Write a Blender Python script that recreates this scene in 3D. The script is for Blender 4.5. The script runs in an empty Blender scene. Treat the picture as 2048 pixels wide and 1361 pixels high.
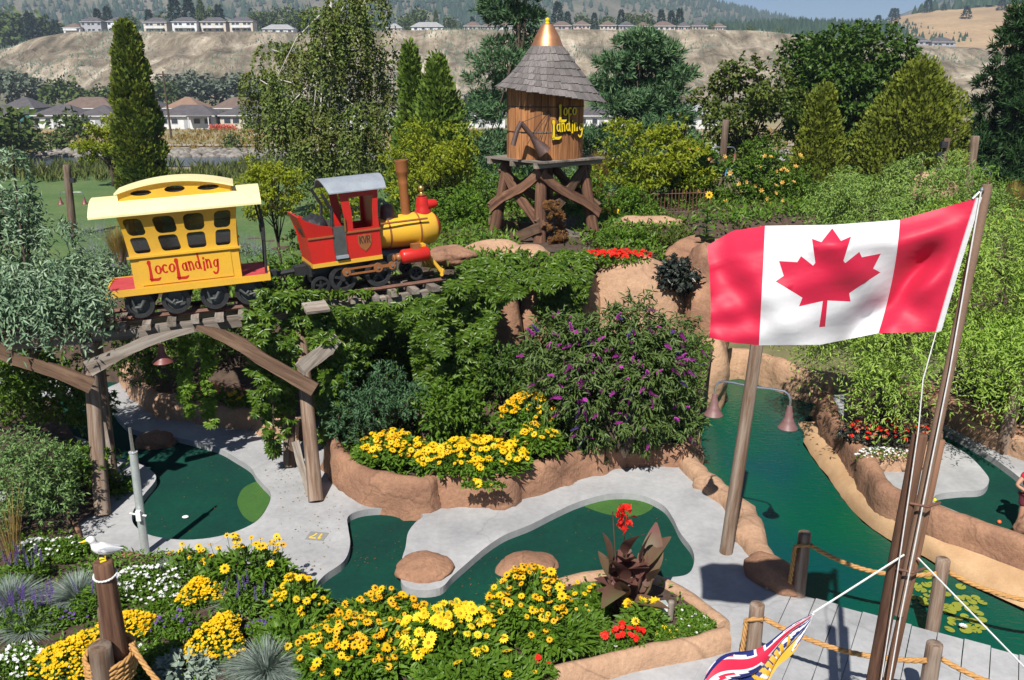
import bpy, bmesh, math, random
import numpy as np
from mathutils import Vector, Matrix, noise, geometry

# ------------------------------------------------------------------ camera, world, sun, exposure
SC = bpy.context.scene
COL = SC.collection
TILT = math.radians(16.8); FPX = 1750.0; CAMH = 7.0
cam_data = bpy.data.cameras.new('camera')
cam_data.sensor_width = 36.0; cam_data.lens = 36.0 * FPX / 2048.0
cam_data.clip_start = 0.1; cam_data.clip_end = 12000
cam = bpy.data.objects.new('camera', cam_data); COL.objects.link(cam)
cam.location = (0, 0, CAMH); cam.rotation_euler = (math.pi/2 - TILT, 0, 0)
SC.camera = cam

SUN_EL = math.radians(50); SUN_AZ = math.radians(195)      # azimuth clockwise from +Y: behind the camera, a little left
world = bpy.data.worlds.new('World'); SC.world = world; world.use_nodes = True
wn = world.node_tree; wn.nodes.clear()
sky = wn.nodes.new('ShaderNodeTexSky'); sky.sky_type = 'NISHITA'; sky.sun_disc = False
sky.sun_elevation = SUN_EL; sky.sun_rotation = SUN_AZ
sky.altitude = 3000; sky.air_density = 1.0; sky.dust_density = 0.0; sky.ozone_density = 5.0
bgn = wn.nodes.new('ShaderNodeBackground'); bgn.inputs['Strength'].default_value = 0.05
won = wn.nodes.new('ShaderNodeOutputWorld')
wn.links.new(sky.outputs[0], bgn.inputs[0]); wn.links.new(bgn.outputs[0], won.inputs[0])
sun_data = bpy.data.lights.new('sun', 'SUN'); sun_data.energy = 5.0; sun_data.angle = math.radians(0.53)
sun_data.color = (1.0, 0.955, 0.88)
sun = bpy.data.objects.new('sun', sun_data); COL.objects.link(sun)
to_sun = Vector((math.sin(SUN_AZ)*math.cos(SUN_EL), math.cos(SUN_AZ)*math.cos(SUN_EL), math.sin(SUN_EL)))
sun.rotation_euler = to_sun.to_track_quat('Z', 'Y').to_euler(); sun.location = to_sun*50
vs = SC.view_settings
vs.view_transform = 'Standard'; vs.look = 'None'; vs.exposure = 0.55; vs.gamma = 1.0; vs.use_curve_mapping = False
SC.cycles.max_bounces = 6; SC.cycles.diffuse_bounces = 3; SC.cycles.glossy_bounces = 3
SC.cycles.transmission_bounces = 4; SC.cycles.transparent_max_bounces = 6; SC.cycles.volume_bounces = 0
SC.cycles.caustics_reflective = False; SC.cycles.caustics_refractive = False

# ------------------------------------------------------------------ survey helpers: where a sight line meets a level, or a distance
CT, ST = math.cos(TILT), math.sin(TILT)
def ray(px, py):
    xc = (px-1024)/FPX; yc = (680.5-py)/FPX
    return Vector((xc, CT + yc*ST, -ST + yc*CT))
def P(px, py, z=0.0):
    d = ray(px, py); t = (z-CAMH)/d.z
    return Vector((d.x*t, d.y*t, z))
def Q(px, py, Y):
    d = ray(px, py); t = Y/d.y
    return Vector((d.x*t, Y, CAMH + d.z*t))
def P2(pts, z=0.0):
    return [tuple(P(a, b, z)[:2]) for a, b in pts]
def catmull(pts, n=6, closed=True):
    pts = [Vector(p) for p in pts]; m = len(pts); out = []
    rng = range(m) if closed else range(m-1)
    for i in rng:
        if closed: a, b, c, d = pts[(i-1) % m], pts[i], pts[(i+1) % m], pts[(i+2) % m]
        else: a, b, c, d = pts[max(i-1, 0)], pts[i], pts[i+1], pts[min(i+2, m-1)]
        for k in range(n):
            t = k/n; t2 = t*t; t3 = t2*t
            out.append(0.5*((2*b) + (c-a)*t + (2*a-5*b+4*c-d)*t2 + (3*b-a-3*c+d)*t3))
    if not closed: out.append(pts[-1])
    return out
def inside(x, y, poly):
    r = False; j = len(poly)-1
    for i in range(len(poly)):
        xi, yi = poly[i][0], poly[i][1]; xj, yj = poly[j][0], poly[j][1]
        if (yi > y) != (yj > y) and x < (xj-xi)*(y-yi)/(yj-yi)+xi: r = not r
        j = i
    return r
def sstep(a, b, x):
    t = max(0.0, min(1.0, (x-a)/(b-a))); return t*t*(3-2*t)
def nz(x, y, z=0.0): return noise.noise(Vector((x, y, z)))
ORD = ['leftmost','second','third','fourth','fifth','sixth','seventh','eighth','ninth','tenth','eleventh','twelfth','thirteenth','fourteenth','fifteenth','sixteenth','seventeenth','eighteenth','nineteenth','twentieth','twenty-first','twenty-second','twenty-third','twenty-fourth','twenty-fifth','twenty-sixth','twenty-seventh','twenty-eighth','twenty-ninth','thirtieth','thirty-first','thirty-second','thirty-third','thirty-fourth','thirty-fifth','thirty-sixth','thirty-seventh','thirty-eighth','thirty-ninth','fortieth']

# ------------------------------------------------------------------ objects
def tag(o, label=None, cat=None, group=None, kind=None):
    if label: o['label'] = label
    if cat: o['category'] = cat
    if group: o['group'] = group
    if kind: o['kind'] = kind
    return o
def empty(name, loc=(0, 0, 0), rot=(0, 0, 0), label=None, cat=None, group=None):
    o = bpy.data.objects.new(name, None); COL.objects.link(o)
    o.location = loc; o.rotation_euler = rot; o.empty_display_size = 0.2
    return tag(o, label, cat, group)
def link(name, me, parent=None, loc=None, rot=None, scale=None):
    o = bpy.data.objects.new(name, me); COL.objects.link(o)
    if parent is not None: o.parent = parent
    if loc is not None: o.location = loc
    if rot is not None: o.rotation_euler = rot
    if scale is not None: o.scale = (scale,)*3 if isinstance(scale, (int, float)) else scale
    return o
def kids(o): return [c for c in bpy.data.objects if c.parent == o]
def copy_tree(o, parent=None):
    c = o.copy(); COL.objects.link(c); c.parent = parent
    for ch in list(o.children): copy_tree(ch, c)
    return c

class MB:
    def __init__(s): s.v = []; s.f = []; s.mi = []
    def add(s, vs_, fs, mi=0):
        k = len(s.v); s.v += [tuple(v) for v in vs_]; s.f += [tuple(i+k for i in f) for f in fs]; s.mi += [mi]*len(fs)
        return s
    def box(s, c, d, R=None, mi=0):
        c = Vector(c); hx, hy, hz = d[0]/2, d[1]/2, d[2]/2; vv = []
        for x, y, z in ((-1,-1,-1),(1,-1,-1),(1,1,-1),(-1,1,-1),(-1,-1,1),(1,-1,1),(1,1,1),(-1,1,1)):
            p = Vector((x*hx, y*hy, z*hz)); p = R @ p if R is not None else p; vv.append(c+p)
        return s.add(vv, [(0,3,2,1),(4,5,6,7),(0,1,5,4),(1,2,6,5),(2,3,7,6),(3,0,4,7)], mi)
    def tube(s, pts, r, n=8, cap=True, mi=0):
        pts = [Vector(p) for p in pts]; m = len(pts)
        rr = r if isinstance(r, (list, tuple)) else [r]*m
        vv = []; ref = None
        for i in range(m):
            t = (pts[min(i+1, m-1)]-pts[max(i-1, 0)])
            t = t.normalized() if t.length > 1e-9 else Vector((0,0,1))
            if ref is None:
                ref = Vector((0,0,1)) if abs(t.z) < 0.9 else Vector((1,0,0))
            a = t.cross(ref)
            if a.length < 1e-6: a = t.orthogonal()
            a.normalize(); b = a.cross(t).normalized(); ref = b
            for k in range(n):
                an = 2*math.pi*k/n; vv.append(pts[i] + a*math.cos(an)*rr[i] + b*math.sin(an)*rr[i])
        ff = [(i*n+k, i*n+(k+1) % n, (i+1)*n+(k+1) % n, (i+1)*n+k) for i in range(m-1) for k in range(n)]
        if cap: ff += [tuple(range(n-1, -1, -1)), tuple((m-1)*n+k for k in range(n))]
        return s.add(vv, ff, mi)
    def lathe(s, prof, c=(0,0,0), n=16, R=None, mi=0):
        c = Vector(c); vv = []; m = len(prof)
        for r, z in prof:
            for k in range(n):
                an = 2*math.pi*k/n; p = Vector((r*math.cos(an), r*math.sin(an), z))
                p = R @ p if R is not None else p; vv.append(c+p)
        ff = [(i*n+k, i*n+(k+1) % n, (i+1)*n+(k+1) % n, (i+1)*n+k) for i in range(m-1) for k in range(n)]
        ff += [tuple(range(n-1, -1, -1)), tuple((m-1)*n+k for k in range(n))]
        return s.add(vv, ff, mi)
    def poly(s, loops, t, fn, mi=0):
        """flat outline with holes (first loop is the outside), thickness t, every point (a, b, depth) placed by fn"""
        L = [[Vector((p[0], p[1], 0)) for p in lp] for lp in loops]
        tris = geometry.tessellate_polygon(L); flat = [p for lp in L for p in lp]; n = len(flat)
        vv = [fn(p.x, p.y, 0.0) for p in flat] + [fn(p.x, p.y, t) for p in flat]
        ff = []
        for a, b, c in tris:
            ar = (flat[b]-flat[a]).cross(flat[c]-flat[a]).z
            if abs(ar) < 1e-12: continue
            if ar < 0: a, b, c = a, c, b
            ff.append((c, b, a)); ff.append((a+n, b+n, c+n))
        k = 0
        for lp in L:
            m = len(lp)
            area = sum(lp[i].x*lp[(i+1) % m].y-lp[(i+1) % m].x*lp[i].y for i in range(m))
            outer = lp is L[0]
            for i in range(m):
                i2 = (i+1) % m
                q = (k+i, k+i2, k+i2+n, k+i+n)
                if (area < 0) == outer: q = q[::-1]
                ff.append(q)
            k += m
        return s.add(vv, ff, mi)
    def mesh(s, name, mats, smooth=False, sharp=None):
        me = bpy.data.meshes.new(name); me.from_pydata([tuple(v) for v in s.v], [], s.f)
        for m in (mats if isinstance(mats, (list, tuple)) else [mats]): me.materials.append(m)
        if any(s.mi): me.polygons.foreach_set('material_index', s.mi)
        if smooth: me.polygons.foreach_set('use_smooth', [True]*len(me.polygons))
        if smooth and sharp:
            me.set_sharp_from_angle(angle=math.radians(sharp))
        me.update(); return me
    def build(s, name, mats, parent=None, smooth=False, loc=None, rot=None, sharp=40):
        return link(name, s.mesh(name, mats, smooth, sharp), parent, loc, rot)

def slab(outer, holes, z0, z1):
    m = MB(); m.poly([outer]+list(holes), z1-z0, lambda a, b, d: (a, b, z0+d)); return m

# ------------------------------------------------------------------ materials
def S(r, g, b, k=1.0):
    def f(c):
        c /= 255.0; return c/12.92 if c <= 0.04045 else ((c+0.055)/1.055)**2.4
    return (f(r)*k, f(g)*k, f(b)*k)
def c4(c): return (c[0], c[1], c[2], 1.0)
def _new(name):
    m = bpy.data.materials.new(name); m.use_nodes = True; nt = m.node_tree
    return m, nt, nt.nodes['Principled BSDF']
def _coords(nt, kind, scale):
    if kind == 'world': s = nt.nodes.new('ShaderNodeNewGeometry').outputs['Position']
    else: s = nt.nodes.new('ShaderNodeTexCoord').outputs['Object']
    mp = nt.nodes.new('ShaderNodeMapping'); mp.inputs['Scale'].default_value = scale if isinstance(scale, (tuple, list)) else (scale,)*3
    nt.links.new(s, mp.inputs[0]); return mp.outputs[0]
def _noise(nt, vec, scale=1.0, detail=5, rough=0.6, dist=0.0):
    n = nt.nodes.new('ShaderNodeTexNoise'); n.inputs['Scale'].default_value = scale
    n.inputs['Detail'].default_value = detail; n.inputs['Roughness'].default_value = rough; n.inputs['Distortion'].default_value = dist
    nt.links.new(vec, n.inputs['Vector']); return n.outputs['Fac']
def _ramp(nt, fac, stops):
    r = nt.nodes.new('ShaderNodeValToRGB'); el = r.color_ramp.elements
    while len(el) < len(stops): el.new(0.5)
    for e, (p, c) in zip(el, stops): e.position = p; e.color = c4(c)
    nt.links.new(fac, r.inputs[0]); return r.outputs[0]
def _mix(nt, fac, a, b, mode='MIX'):
    m = nt.nodes.new('ShaderNodeMix'); m.data_type = 'RGBA'; m.blend_type = mode
    for sock, v in ((m.inputs['Factor'], fac), (m.inputs['A'], a), (m.inputs['B'], b)):
        pass
    def put(sock, v):
        if hasattr(v, 'links'): nt.links.new(v, sock)
        elif isinstance(v, (int, float)): sock.default_value = v
        else: sock.default_value = c4(v)
    put(m.inputs[0], fac); put(m.inputs[6], a); put(m.inputs[7], b)
    return m.outputs[2]
def _bump(nt, bsdf, h, strength=0.4, dist=0.02):
    b = nt.nodes.new('ShaderNodeBump'); b.inputs['Strength'].default_value = strength; b.inputs['Distance'].default_value = dist
    nt.links.new(h, b.inputs['Height']); nt.links.new(b.outputs[0], bsdf.inputs['Normal'])
def mat(name, c, c2=None, scale=3.0, rough=0.7, bump=0.0, bscale=None, bdist=0.02, metal=0.0, coords='world', fine=0.12, lo=0.35, hi=0.65, spec=0.5, detail=6, crack=0.0, cscale=0.5, cwidth=0.012):
    """base colour that wanders between c and c2, with fine mottling and relief"""
    m, nt, b = _new(name)
    v = _coords(nt, coords, scale)
    n1 = _noise(nt, v, 1.0, detail, 0.62)
    c2 = c2 or tuple(x*0.8 for x in c)
    col = _ramp(nt, n1, [(lo, c), (hi, c2)])
    if fine:
        n2 = _noise(nt, v, 14.0, 3, 0.7)
        g = _ramp(nt, n2, [(0.3, (1-fine,)*3), (0.7, (1+fine,)*3)])
        col = _mix(nt, 1.0, col, g, 'MULTIPLY')
    if crack:
        wv = nt.nodes.new('ShaderNodeTexNoise'); wv.inputs['Scale'].default_value = 2.0; wv.inputs['Detail'].default_value = 4; nt.links.new(v, wv.inputs['Vector'])
        ad = nt.nodes.new('ShaderNodeVectorMath'); ad.operation = 'MULTIPLY_ADD'; ad.inputs[1].default_value = (0.5,0.5,0.5); nt.links.new(wv.outputs['Color'], ad.inputs[0]); nt.links.new(v, ad.inputs[2])
        vo = nt.nodes.new('ShaderNodeTexVoronoi'); vo.feature = 'DISTANCE_TO_EDGE'; vo.inputs['Scale'].default_value = cscale; nt.links.new(ad.outputs[0], vo.inputs['Vector'])
        col = _mix(nt, 1.0, col, _ramp(nt, vo.outputs['Distance'], [(0.0, (1-crack,)*3), (cwidth, (1,1,1))]), 'MULTIPLY')
    nt.links.new(col, b.inputs['Base Color'])
    b.inputs['Roughness'].default_value = rough; b.inputs['Metallic'].default_value = metal
    b.inputs['Specular IOR Level'].default_value = spec
    if bump: _bump(nt, b, _noise(nt, v, bscale or 6.0, 6, 0.65), bump, bdist)
    return m
def wood(name, c, c2, grain=14.0, along=0.9, rough=0.85, bump=0.5):
    """grain runs along the object's own Z"""
    m, nt, b = _new(name)
    v = _coords(nt, 'object', (grain, grain, along))
    oi = nt.nodes.new('ShaderNodeObjectInfo')
    ad = nt.nodes.new('ShaderNodeVectorMath'); ad.operation = 'ADD'
    mul = nt.nodes.new('ShaderNodeMath'); mul.operation = 'MULTIPLY'; mul.inputs[1].default_value = 37.0
    nt.links.new(oi.outputs['Random'], mul.inputs[0]); nt.links.new(v, ad.inputs[0]); nt.links.new(mul.outputs[0], ad.inputs[1])
    n1 = _noise(nt, ad.outputs[0], 1.0, 7, 0.7, 0.4)
    col = _ramp(nt, n1, [(0.28, tuple(x*0.45 for x in c2)), (0.42, c2), (0.62, c), (0.8, tuple(min(1, x*1.15) for x in c))])
    hue = nt.nodes.new('ShaderNodeHueSaturation'); mr = nt.nodes.new('ShaderNodeMapRange')
    mr.inputs['To Min'].default_value = 0.72; mr.inputs['To Max'].default_value = 1.22
    nt.links.new(oi.outputs['Random'], mr.inputs['Value']); nt.links.new(mr.outputs[0], hue.inputs['Value']); nt.links.new(col, hue.inputs['Color'])
    nt.links.new(hue.outputs[0], b.inputs['Base Color']); b.inputs['Roughness'].default_value = rough
    b.inputs['Specular IOR Level'].default_value = 0.3
    _bump(nt, b, n1, bump, 0.02); return m
def leaf(name, c1, c2, c3=None, trans=0.28, rough=0.5, patch=0.6, spec=0.22):
    """each leaf its own tint between c1 and c2, wandering patches towards c3"""
    m, nt, b = _new(name)
    g = nt.nodes.new('ShaderNodeNewGeometry')
    col = _ramp(nt, g.outputs['Random Per Island'], [(0.0, c1), (1.0, c2)])
    if c3:
        f = _noise(nt, _coords(nt, 'world', patch), 1.0, 3, 0.6)
        fr = _ramp(nt, f, [(0.45, (0,0,0)), (0.68, (1,1,1))])
        col = _mix(nt, fr, col, c3)
    nt.links.new(col, b.inputs['Base Color']); b.inputs['Roughness'].default_value = rough
    b.inputs['Specular IOR Level'].default_value = spec
    tr = nt.nodes.new('ShaderNodeBsdfTranslucent'); hs = nt.nodes.new('ShaderNodeHueSaturation')
    hs.inputs['Value'].default_value = 1.25; hs.inputs['Hue'].default_value = 0.485
    nt.links.new(col, hs.inputs['Color']); nt.links.new(hs.outputs[0], tr.inputs['Color'])
    mx = nt.nodes.new('ShaderNodeMixShader'); mx.inputs[0].default_value = trans
    out = nt.nodes['Material Output']
    nt.links.new(b.outputs[0], mx.inputs[1]); nt.links.new(tr.outputs[0], mx.inputs[2]); nt.links.new(mx.outputs[0], out.inputs[0])
    return m

M = {}
M['concrete'] = mat('stamped_concrete', (0.44,0.44,0.445), (0.235,0.24,0.25), 0.75, 0.85, 0.4, 14, 0.010, fine=0.09, lo=0.30, hi=0.74, detail=10, crack=0.16, cscale=0.22, cwidth=0.004)
M['carpet'] = mat('putting_carpet', (0.004,0.056,0.036), (0.005,0.030,0.026), 0.8, 0.95, 0.3, 60, 0.01, fine=0.16, spec=0.15, lo=0.3, hi=0.75, detail=9)
M['carpet_light'] = mat('target_carpet', (0.055,0.135,0.03), (0.045,0.115,0.028), 3, 0.95, 0.3, 60, 0.01, fine=0.2, spec=0.15)
M['rock'] = mat('sculpted_rock', (0.37,0.205,0.125), (0.205,0.108,0.07), 1.3, 0.88, 0.9, 4, 0.05, fine=0.15, detail=10, lo=0.3, hi=0.72, crack=0.30, cscale=0.5, cwidth=0.016, spec=0.25)
M['rock_tan'] = mat('tan_rock', (0.47,0.30,0.19), (0.34,0.20,0.128), 1.2, 0.88, 0.9, 4, 0.05, fine=0.13, detail=10, lo=0.3, hi=0.75, crack=0.28, cscale=0.42, cwidth=0.014, spec=0.25)
M['sand'] = mat('sand_shelf', (0.52,0.34,0.19), (0.42,0.26,0.14), 2.0, 0.9, 0.3, 20, 0.01, fine=0.08, spec=0.2)
M['soil'] = mat('bark_soil', (0.060,0.038,0.026), (0.11,0.072,0.05), 6, 0.95, 0.8, 8, 0.04, fine=0.3)
M['lawn'] = mat('lawn_turf', (0.060,0.125,0.030), (0.10,0.15,0.045), 0.35, 0.95, 0.4, 30, 0.05, fine=0.25)
M['dry'] = mat('dry_grass', (0.36,0.27,0.15), (0.20,0.19,0.09), 0.09, 0.95, 0.4, 20, 0.2, fine=0.2)
M['gravel'] = mat('pale_gravel', (0.42,0.39,0.36), (0.33,0.30,0.27), 2, 0.95, 0.4, 20, 0.02, fine=0.2)
M['ground'] = mat('earth', (0.17,0.14,0.07), (0.09,0.11,0.045), 0.12, 0.95, 0.4, 20, 0.1, fine=0.25)
M['post'] = wood('weathered_post', (0.27,0.21,0.165), (0.14,0.085,0.055), 11, 0.7)
M['greywood'] = wood('grey_timber', (0.30,0.265,0.225), (0.17,0.135,0.11), 12, 0.8)
M['brownwood'] = wood('brown_timber', (0.20,0.125,0.08), (0.105,0.06,0.038), 12, 0.8)
M['redwood'] = wood('reddish_timber', (0.22,0.115,0.07), (0.10,0.048,0.03), 11, 0.7)
M['stave'] = wood('cedar_stave', (0.46,0.215,0.085), (0.25,0.10,0.04), 16, 0.8)
M['shingle'] = wood('cedar_shingle', (0.225,0.205,0.20), (0.12,0.105,0.10), 18, 1.6)
M['rust'] = mat('rusty_steel', (0.105,0.05,0.035), (0.17,0.075,0.045), 9, 0.75, 0.3, 9, 0.01)
M['spout'] = mat('brown_iron', (0.16,0.10,0.085), (0.09,0.055,0.05), 7, 0.45, 0.2, metal=0.3)
M['yellow'] = mat('yellow_paint', (0.74,0.41,0.024), (0.64,0.36,0.045), 1.6, 0.42, 0.08, 12, fine=0.04)
M['cream'] = mat('cream_paint', (0.84,0.75,0.40), (0.80,0.69,0.35), 2.5, 0.4, 0.08, 12, fine=0.05)
M['red'] = mat('red_paint', (0.55,0.016,0.010), (0.44,0.020,0.014), 1.8, 0.36, 0.08, 12, fine=0.05)
M['redfloor'] = mat('red_deck', (0.50,0.055,0.06), (0.40,0.04,0.045), 5, 0.75, 0.2)
M['copper_paint'] = mat('copper_brown_paint', (0.30,0.115,0.035), (0.25,0.09,0.03), 4, 0.4)
M['black'] = mat('black_iron', (0.018,0.018,0.020), (0.03,0.03,0.032), 6, 0.5, 0.1)
M['darkgrey'] = mat('dark_grey_paint', (0.075,0.085,0.08), (0.05,0.055,0.055), 6, 0.55)
M['tin'] = mat('galvanised_roof', (0.42,0.46,0.50), (0.34,0.37,0.42), 5, 0.42, 0.1, metal=0.35)
M['copper'] = mat('polished_copper', (0.66,0.33,0.17), (0.52,0.22,0.10), 2.5, 0.45, 0.05, metal=0.75, fine=0.05)
M['brass'] = mat('brass', (0.55,0.33,0.10), (0.45,0.25,0.07), 4, 0.35, metal=0.8)
M['steel'] = mat('bright_steel', (0.62,0.64,0.65), (0.5,0.52,0.54), 5, 0.25, metal=0.9)
M['alu'] = mat('painted_aluminium', (0.62,0.66,0.65), (0.5,0.55,0.54), 5, 0.35, metal=0.4)
M['white'] = mat('white_paint', (0.80,0.80,0.78), (0.72,0.72,0.70), 4, 0.5, fine=0.04)
M['letter_yellow'] = mat('letter_yellow', (0.82,0.60,0.015), (0.80,0.57,0.012), 5, 0.45, fine=0.03)
M['maroon'] = mat('maroon_enamel', (0.20,0.062,0.055), (0.16,0.05,0.045), 6, 0.45)
M['pink_lamp'] = mat('faded_red_enamel', (0.20,0.105,0.10), (0.16,0.08,0.075), 6, 0.5)
M['bark'] = mat('bark', (0.10,0.07,0.05), (0.055,0.038,0.028), 7, 0.95, 0.8, 6, 0.03)
M['birch'] = mat('birch_bark', (0.62,0.58,0.52), (0.40,0.36,0.32), 3, 0.8)
M['stem'] = mat('green_stem', (0.07,0.12,0.03), (0.05,0.09,0.025), 8, 0.7)
M['skin'] = mat('skin', (0.50,0.27,0.18), (0.45,0.23,0.15), 8, 0.5, fine=0.03)
M['rope'] = mat('manila_rope', (0.52,0.29,0.10), (0.38,0.19,0.06), 22, 0.85)
M['cord'] = mat('white_cord', (0.75,0.75,0.73), (0.6,0.6,0.58), 22, 0.7)
# ------------------------------------------------------------------ far land
M['bluff'] = None
def bluff_mat():
    m, nt, b = _new('silt_bluff')
    v = _coords(nt, 'world', (0.055, 0.03, 0.09))
    n1 = _noise(nt, v, 1.0, 8, 0.68, 0.6); n2 = _noise(nt, _coords(nt, 'world', 0.35), 1.0, 4, 0.7)
    n3 = _noise(nt, _coords(nt, 'world', (0.16, 0.02, 0.03)), 1.0, 5, 0.65, 0.8)
    a = _ramp(nt, n1, [(0.34, S(104,95,80)), (0.46, S(146,133,113)), (0.56, S(172,158,138)), (0.68, S(208,197,176))])
    stre = _ramp(nt, n3, [(0.36, (0.62,)*3), (0.62, (1.12,)*3)])
    a = _mix(nt, 1.0, a, stre, 'MULTIPLY')
    f = _ramp(nt, n2, [(0.58, (0,0,0)), (0.68, (1,1,1))])
    col = _mix(nt, f, a, S(112,112,92))
    nt.links.new(col, b.inputs['Base Color']); b.inputs['Roughness'].default_value = 0.95; b.inputs['Specular IOR Level'].default_value = 0.1
    _bump(nt, b, n1, 1.0, 7.0); return m
M['bluff'] = bluff_mat()
M['mountain'] = mat('forest_floor_slope', S(120,112,98), S(78,84,66), 0.008, 1.0, fine=0.25, spec=0.05)
M['hill'] = mat('dry_hillside', S(176,150,118), S(150,128,100), 0.012, 1.0, 0.6, 5, 5.0, fine=0.12, spec=0.05)
M['wooded'] = mat('wooded_slope', S(78,86,62), S(108,102,76), 0.02, 1.0, fine=0.25, spec=0.05)

def interp(tab, x):
    if x <= tab[0][0]: return tab[0][1]
    for (a, u), (b, w) in zip(tab, tab[1:]):
        if x <= b: return u+(w-u)*(x-a)/(b-a)
    return tab[-1][1]
def field(name, xs, ys, fz, material, smooth=True, kind='structure'):
    nx = len(xs); vv = [(x, y, fz(x, y)) for y in ys for x in xs]
    ff = [(j*nx+i, j*nx+i+1, (j+1)*nx+i+1, (j+1)*nx+i) for j in range(len(ys)-1) for i in range(nx-1)]
    m = MB(); m.add(vv, ff); o = m.build(name, material, smooth=smooth, sharp=None); tag(o, kind=kind); return o
def lin(a, b, n): return [a+(b-a)*i/(n-1) for i in range(n)]

# level of the open land: garden terrace, lawn, the drop to the river flat
def gz(x, y):
    if y < 19: return -0.55
    if y < 23: return -0.55+0.55*sstep(19, 23, y)
    if y < 62: return 0.0
    if y < 100: return -5.0*sstep(62, 100, y)
    return -5.0 + 1.2*sstep(250, 430, y)
ground = field('ground', lin(-700, 800, 90), [0.5, 6, 12, 18, 20, 22, 24]+lin(28, 130, 30)+lin(140, 470, 34), gz, M['ground'])

EDGE = [(Q(a, b, 548).x, Q(a, b, 548).z) for a, b in [(-500,120),(-100,112),(0,98),(70,76),(140,64),(300,66),(500,64),(800,62),(1000,60),(1200,60),(1400,61),(1500,64),(1600,71),(1700,82),(1800,88),(1900,95),(2150,104),(2600,110)]]
def bluff_z(x, y):
    ye = 545 + 16*nz(x*0.012, 3.1) + 7*nz(x*0.05, 7.7)
    yf = 428 + 14*nz(x*0.01, 9.3)
    top = interp(EDGE, x)
    if y >= ye: return top + (y-ye)*0.006 + 0.5*nz(x*0.03, y*0.03)
    t = max(0.0, (y-yf)/(ye-yf))
    shp = t**1.15*0.82 + 0.18*sstep(0.72, 1.0, t)
    z = -4.6 + (top+4.6)*shp
    a = 4*t*(1-t)
    z += a*(10.0*(0.45-abs(nz(x*0.022 + 0.3*nz(y*0.02, x*0.01), y*0.006, 2.0))) + 8.0*(0.4-abs(nz(x*0.055, y*0.02, 5.0))) + 1.2*nz(x*0.2, y*0.09, 1.0))
    return max(z, -4.9)
bluff = field('bluff', lin(-420, 560, 420), lin(415, 560, 90)+lin(566, 1100, 24), bluff_z, M['bluff'])

MR = [(Q(a, b, 2600).x, Q(a, b, 2600).z) for a, b in [(-1500,60),(-800,-40),(-300,-120),(200,-170),(700,-190),(1000,-150),(1200,-90),(1320,-36),(1400,4),(1450,20),(1500,30),(1560,42),(1620,54),(1700,70),(1760,74),(1820,46),(1870,14),(1920,-10),(2050,-60),(2300,-130),(2800,-160)]]
def mount_z(x, y):
    r = interp(MR, x*2600/max(y, 1.0) if y < 2600 else x)
    t = sstep(1050, 2600, y) if y < 2600 else 1.0-0.6*sstep(2600, 3800, y)
    base = 20+18*nz(x*0.002, y*0.002)
    return base + (r-base)*t + 26*(t*(1-t)*4)*(nz(x*0.0032, y*0.0024, 1.7)+0.5*nz(x*0.009, y*0.008, 4.0)) + 5*t*nz(x*0.012, y*0.012)
mountain = field('mountain', lin(-2600, 2600, 170), lin(1050, 2600, 60)+lin(2680, 3800, 8), mount_z, M['mountain'])

HR = [(Q(a, b, 1050).x, Q(a, b, 1050).z) for a, b in [(1560,105),(1640,90),(1690,72),(1740,56),(1790,38),(1850,27),(1950,21),(2050,12),(2300,-10),(2700,-20)]]
def hill_z(x, y):
    r = interp(HR, x*1050/max(y, 1.0)); b = 18
    t = sstep(640, 1050, y) if y < 1050 else 1-0.5*sstep(1050, 1500, y)
    return b + (r-b)*t + 3.5*nz(x*0.012, y*0.012, 2.2)*t + 1.2*nz(x*0.05, y*0.04)*t
hill = field('hill', lin(330, 1300, 90), lin(640, 1050, 44)+lin(1070, 1500, 10), hill_z, M['hill'])
WR = [(Q(a, b, 950).x, Q(a, b, 950).z) for a, b in [(1250,70),(1380,72),(1450,68),(1520,66),(1600,64),(1680,64),(1760,66),(1850,75),(2000,95)]]
def wood_z(x, y):
    r = interp(WR, x*950/max(y, 1.0)); b = 22
    t = sstep(700, 950, y) if y < 950 else 1-0.6*sstep(950, 1250, y)
    return b+(r-b)*t+1.5*nz(x*0.02, y*0.02)*t
wooded = field('wooded_ridge', lin(100, 640, 50), lin(700, 950, 22)+lin(970, 1250, 8), wood_z, M['wooded'])

# flat bands of the valley floor
field('lawn', lin(-75, 10, 24), lin(31, 66, 14), lambda x, y: gz(x, y)+0.03+0.05*nz(x*0.2, y*0.2), M['lawn'])
field('dry_meadow', lin(-260, 330, 60), lin(148, 262, 14), lambda x, y: gz(x, y)+0.06+0.25*nz(x*0.05, y*0.05), M['dry'])
field('river_bank', lin(-260, 330, 60), lin(98, 122, 5), lambda x, y: gz(x, y)+0.05+0.15*nz(x*0.05, y*0.05), M['dry'])
m, nt, b = _new('river_water'); b.inputs['Base Color'].default_value = (0.055,0.075,0.085,1); b.inputs['Roughness'].default_value = 0.18
_bump(nt, b, _noise(nt, _coords(nt, 'world', (0.5, 2.0, 1)), 1.0, 4), 0.5, 0.1); M['river'] = m
field('river', lin(-260, 330, 12), lin(122, 136, 3), lambda x, y: gz(x, y)+0.10, M['river'])
field('gravel_path', lin(-75, -8, 20), [28.2, 29.8], lambda x, y: 0.05, M['gravel'])
field('valley_path', lin(-200, 200, 40), [156.5, 158.5], lambda x, y: gz(x, y)+0.36, M['gravel'])

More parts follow.
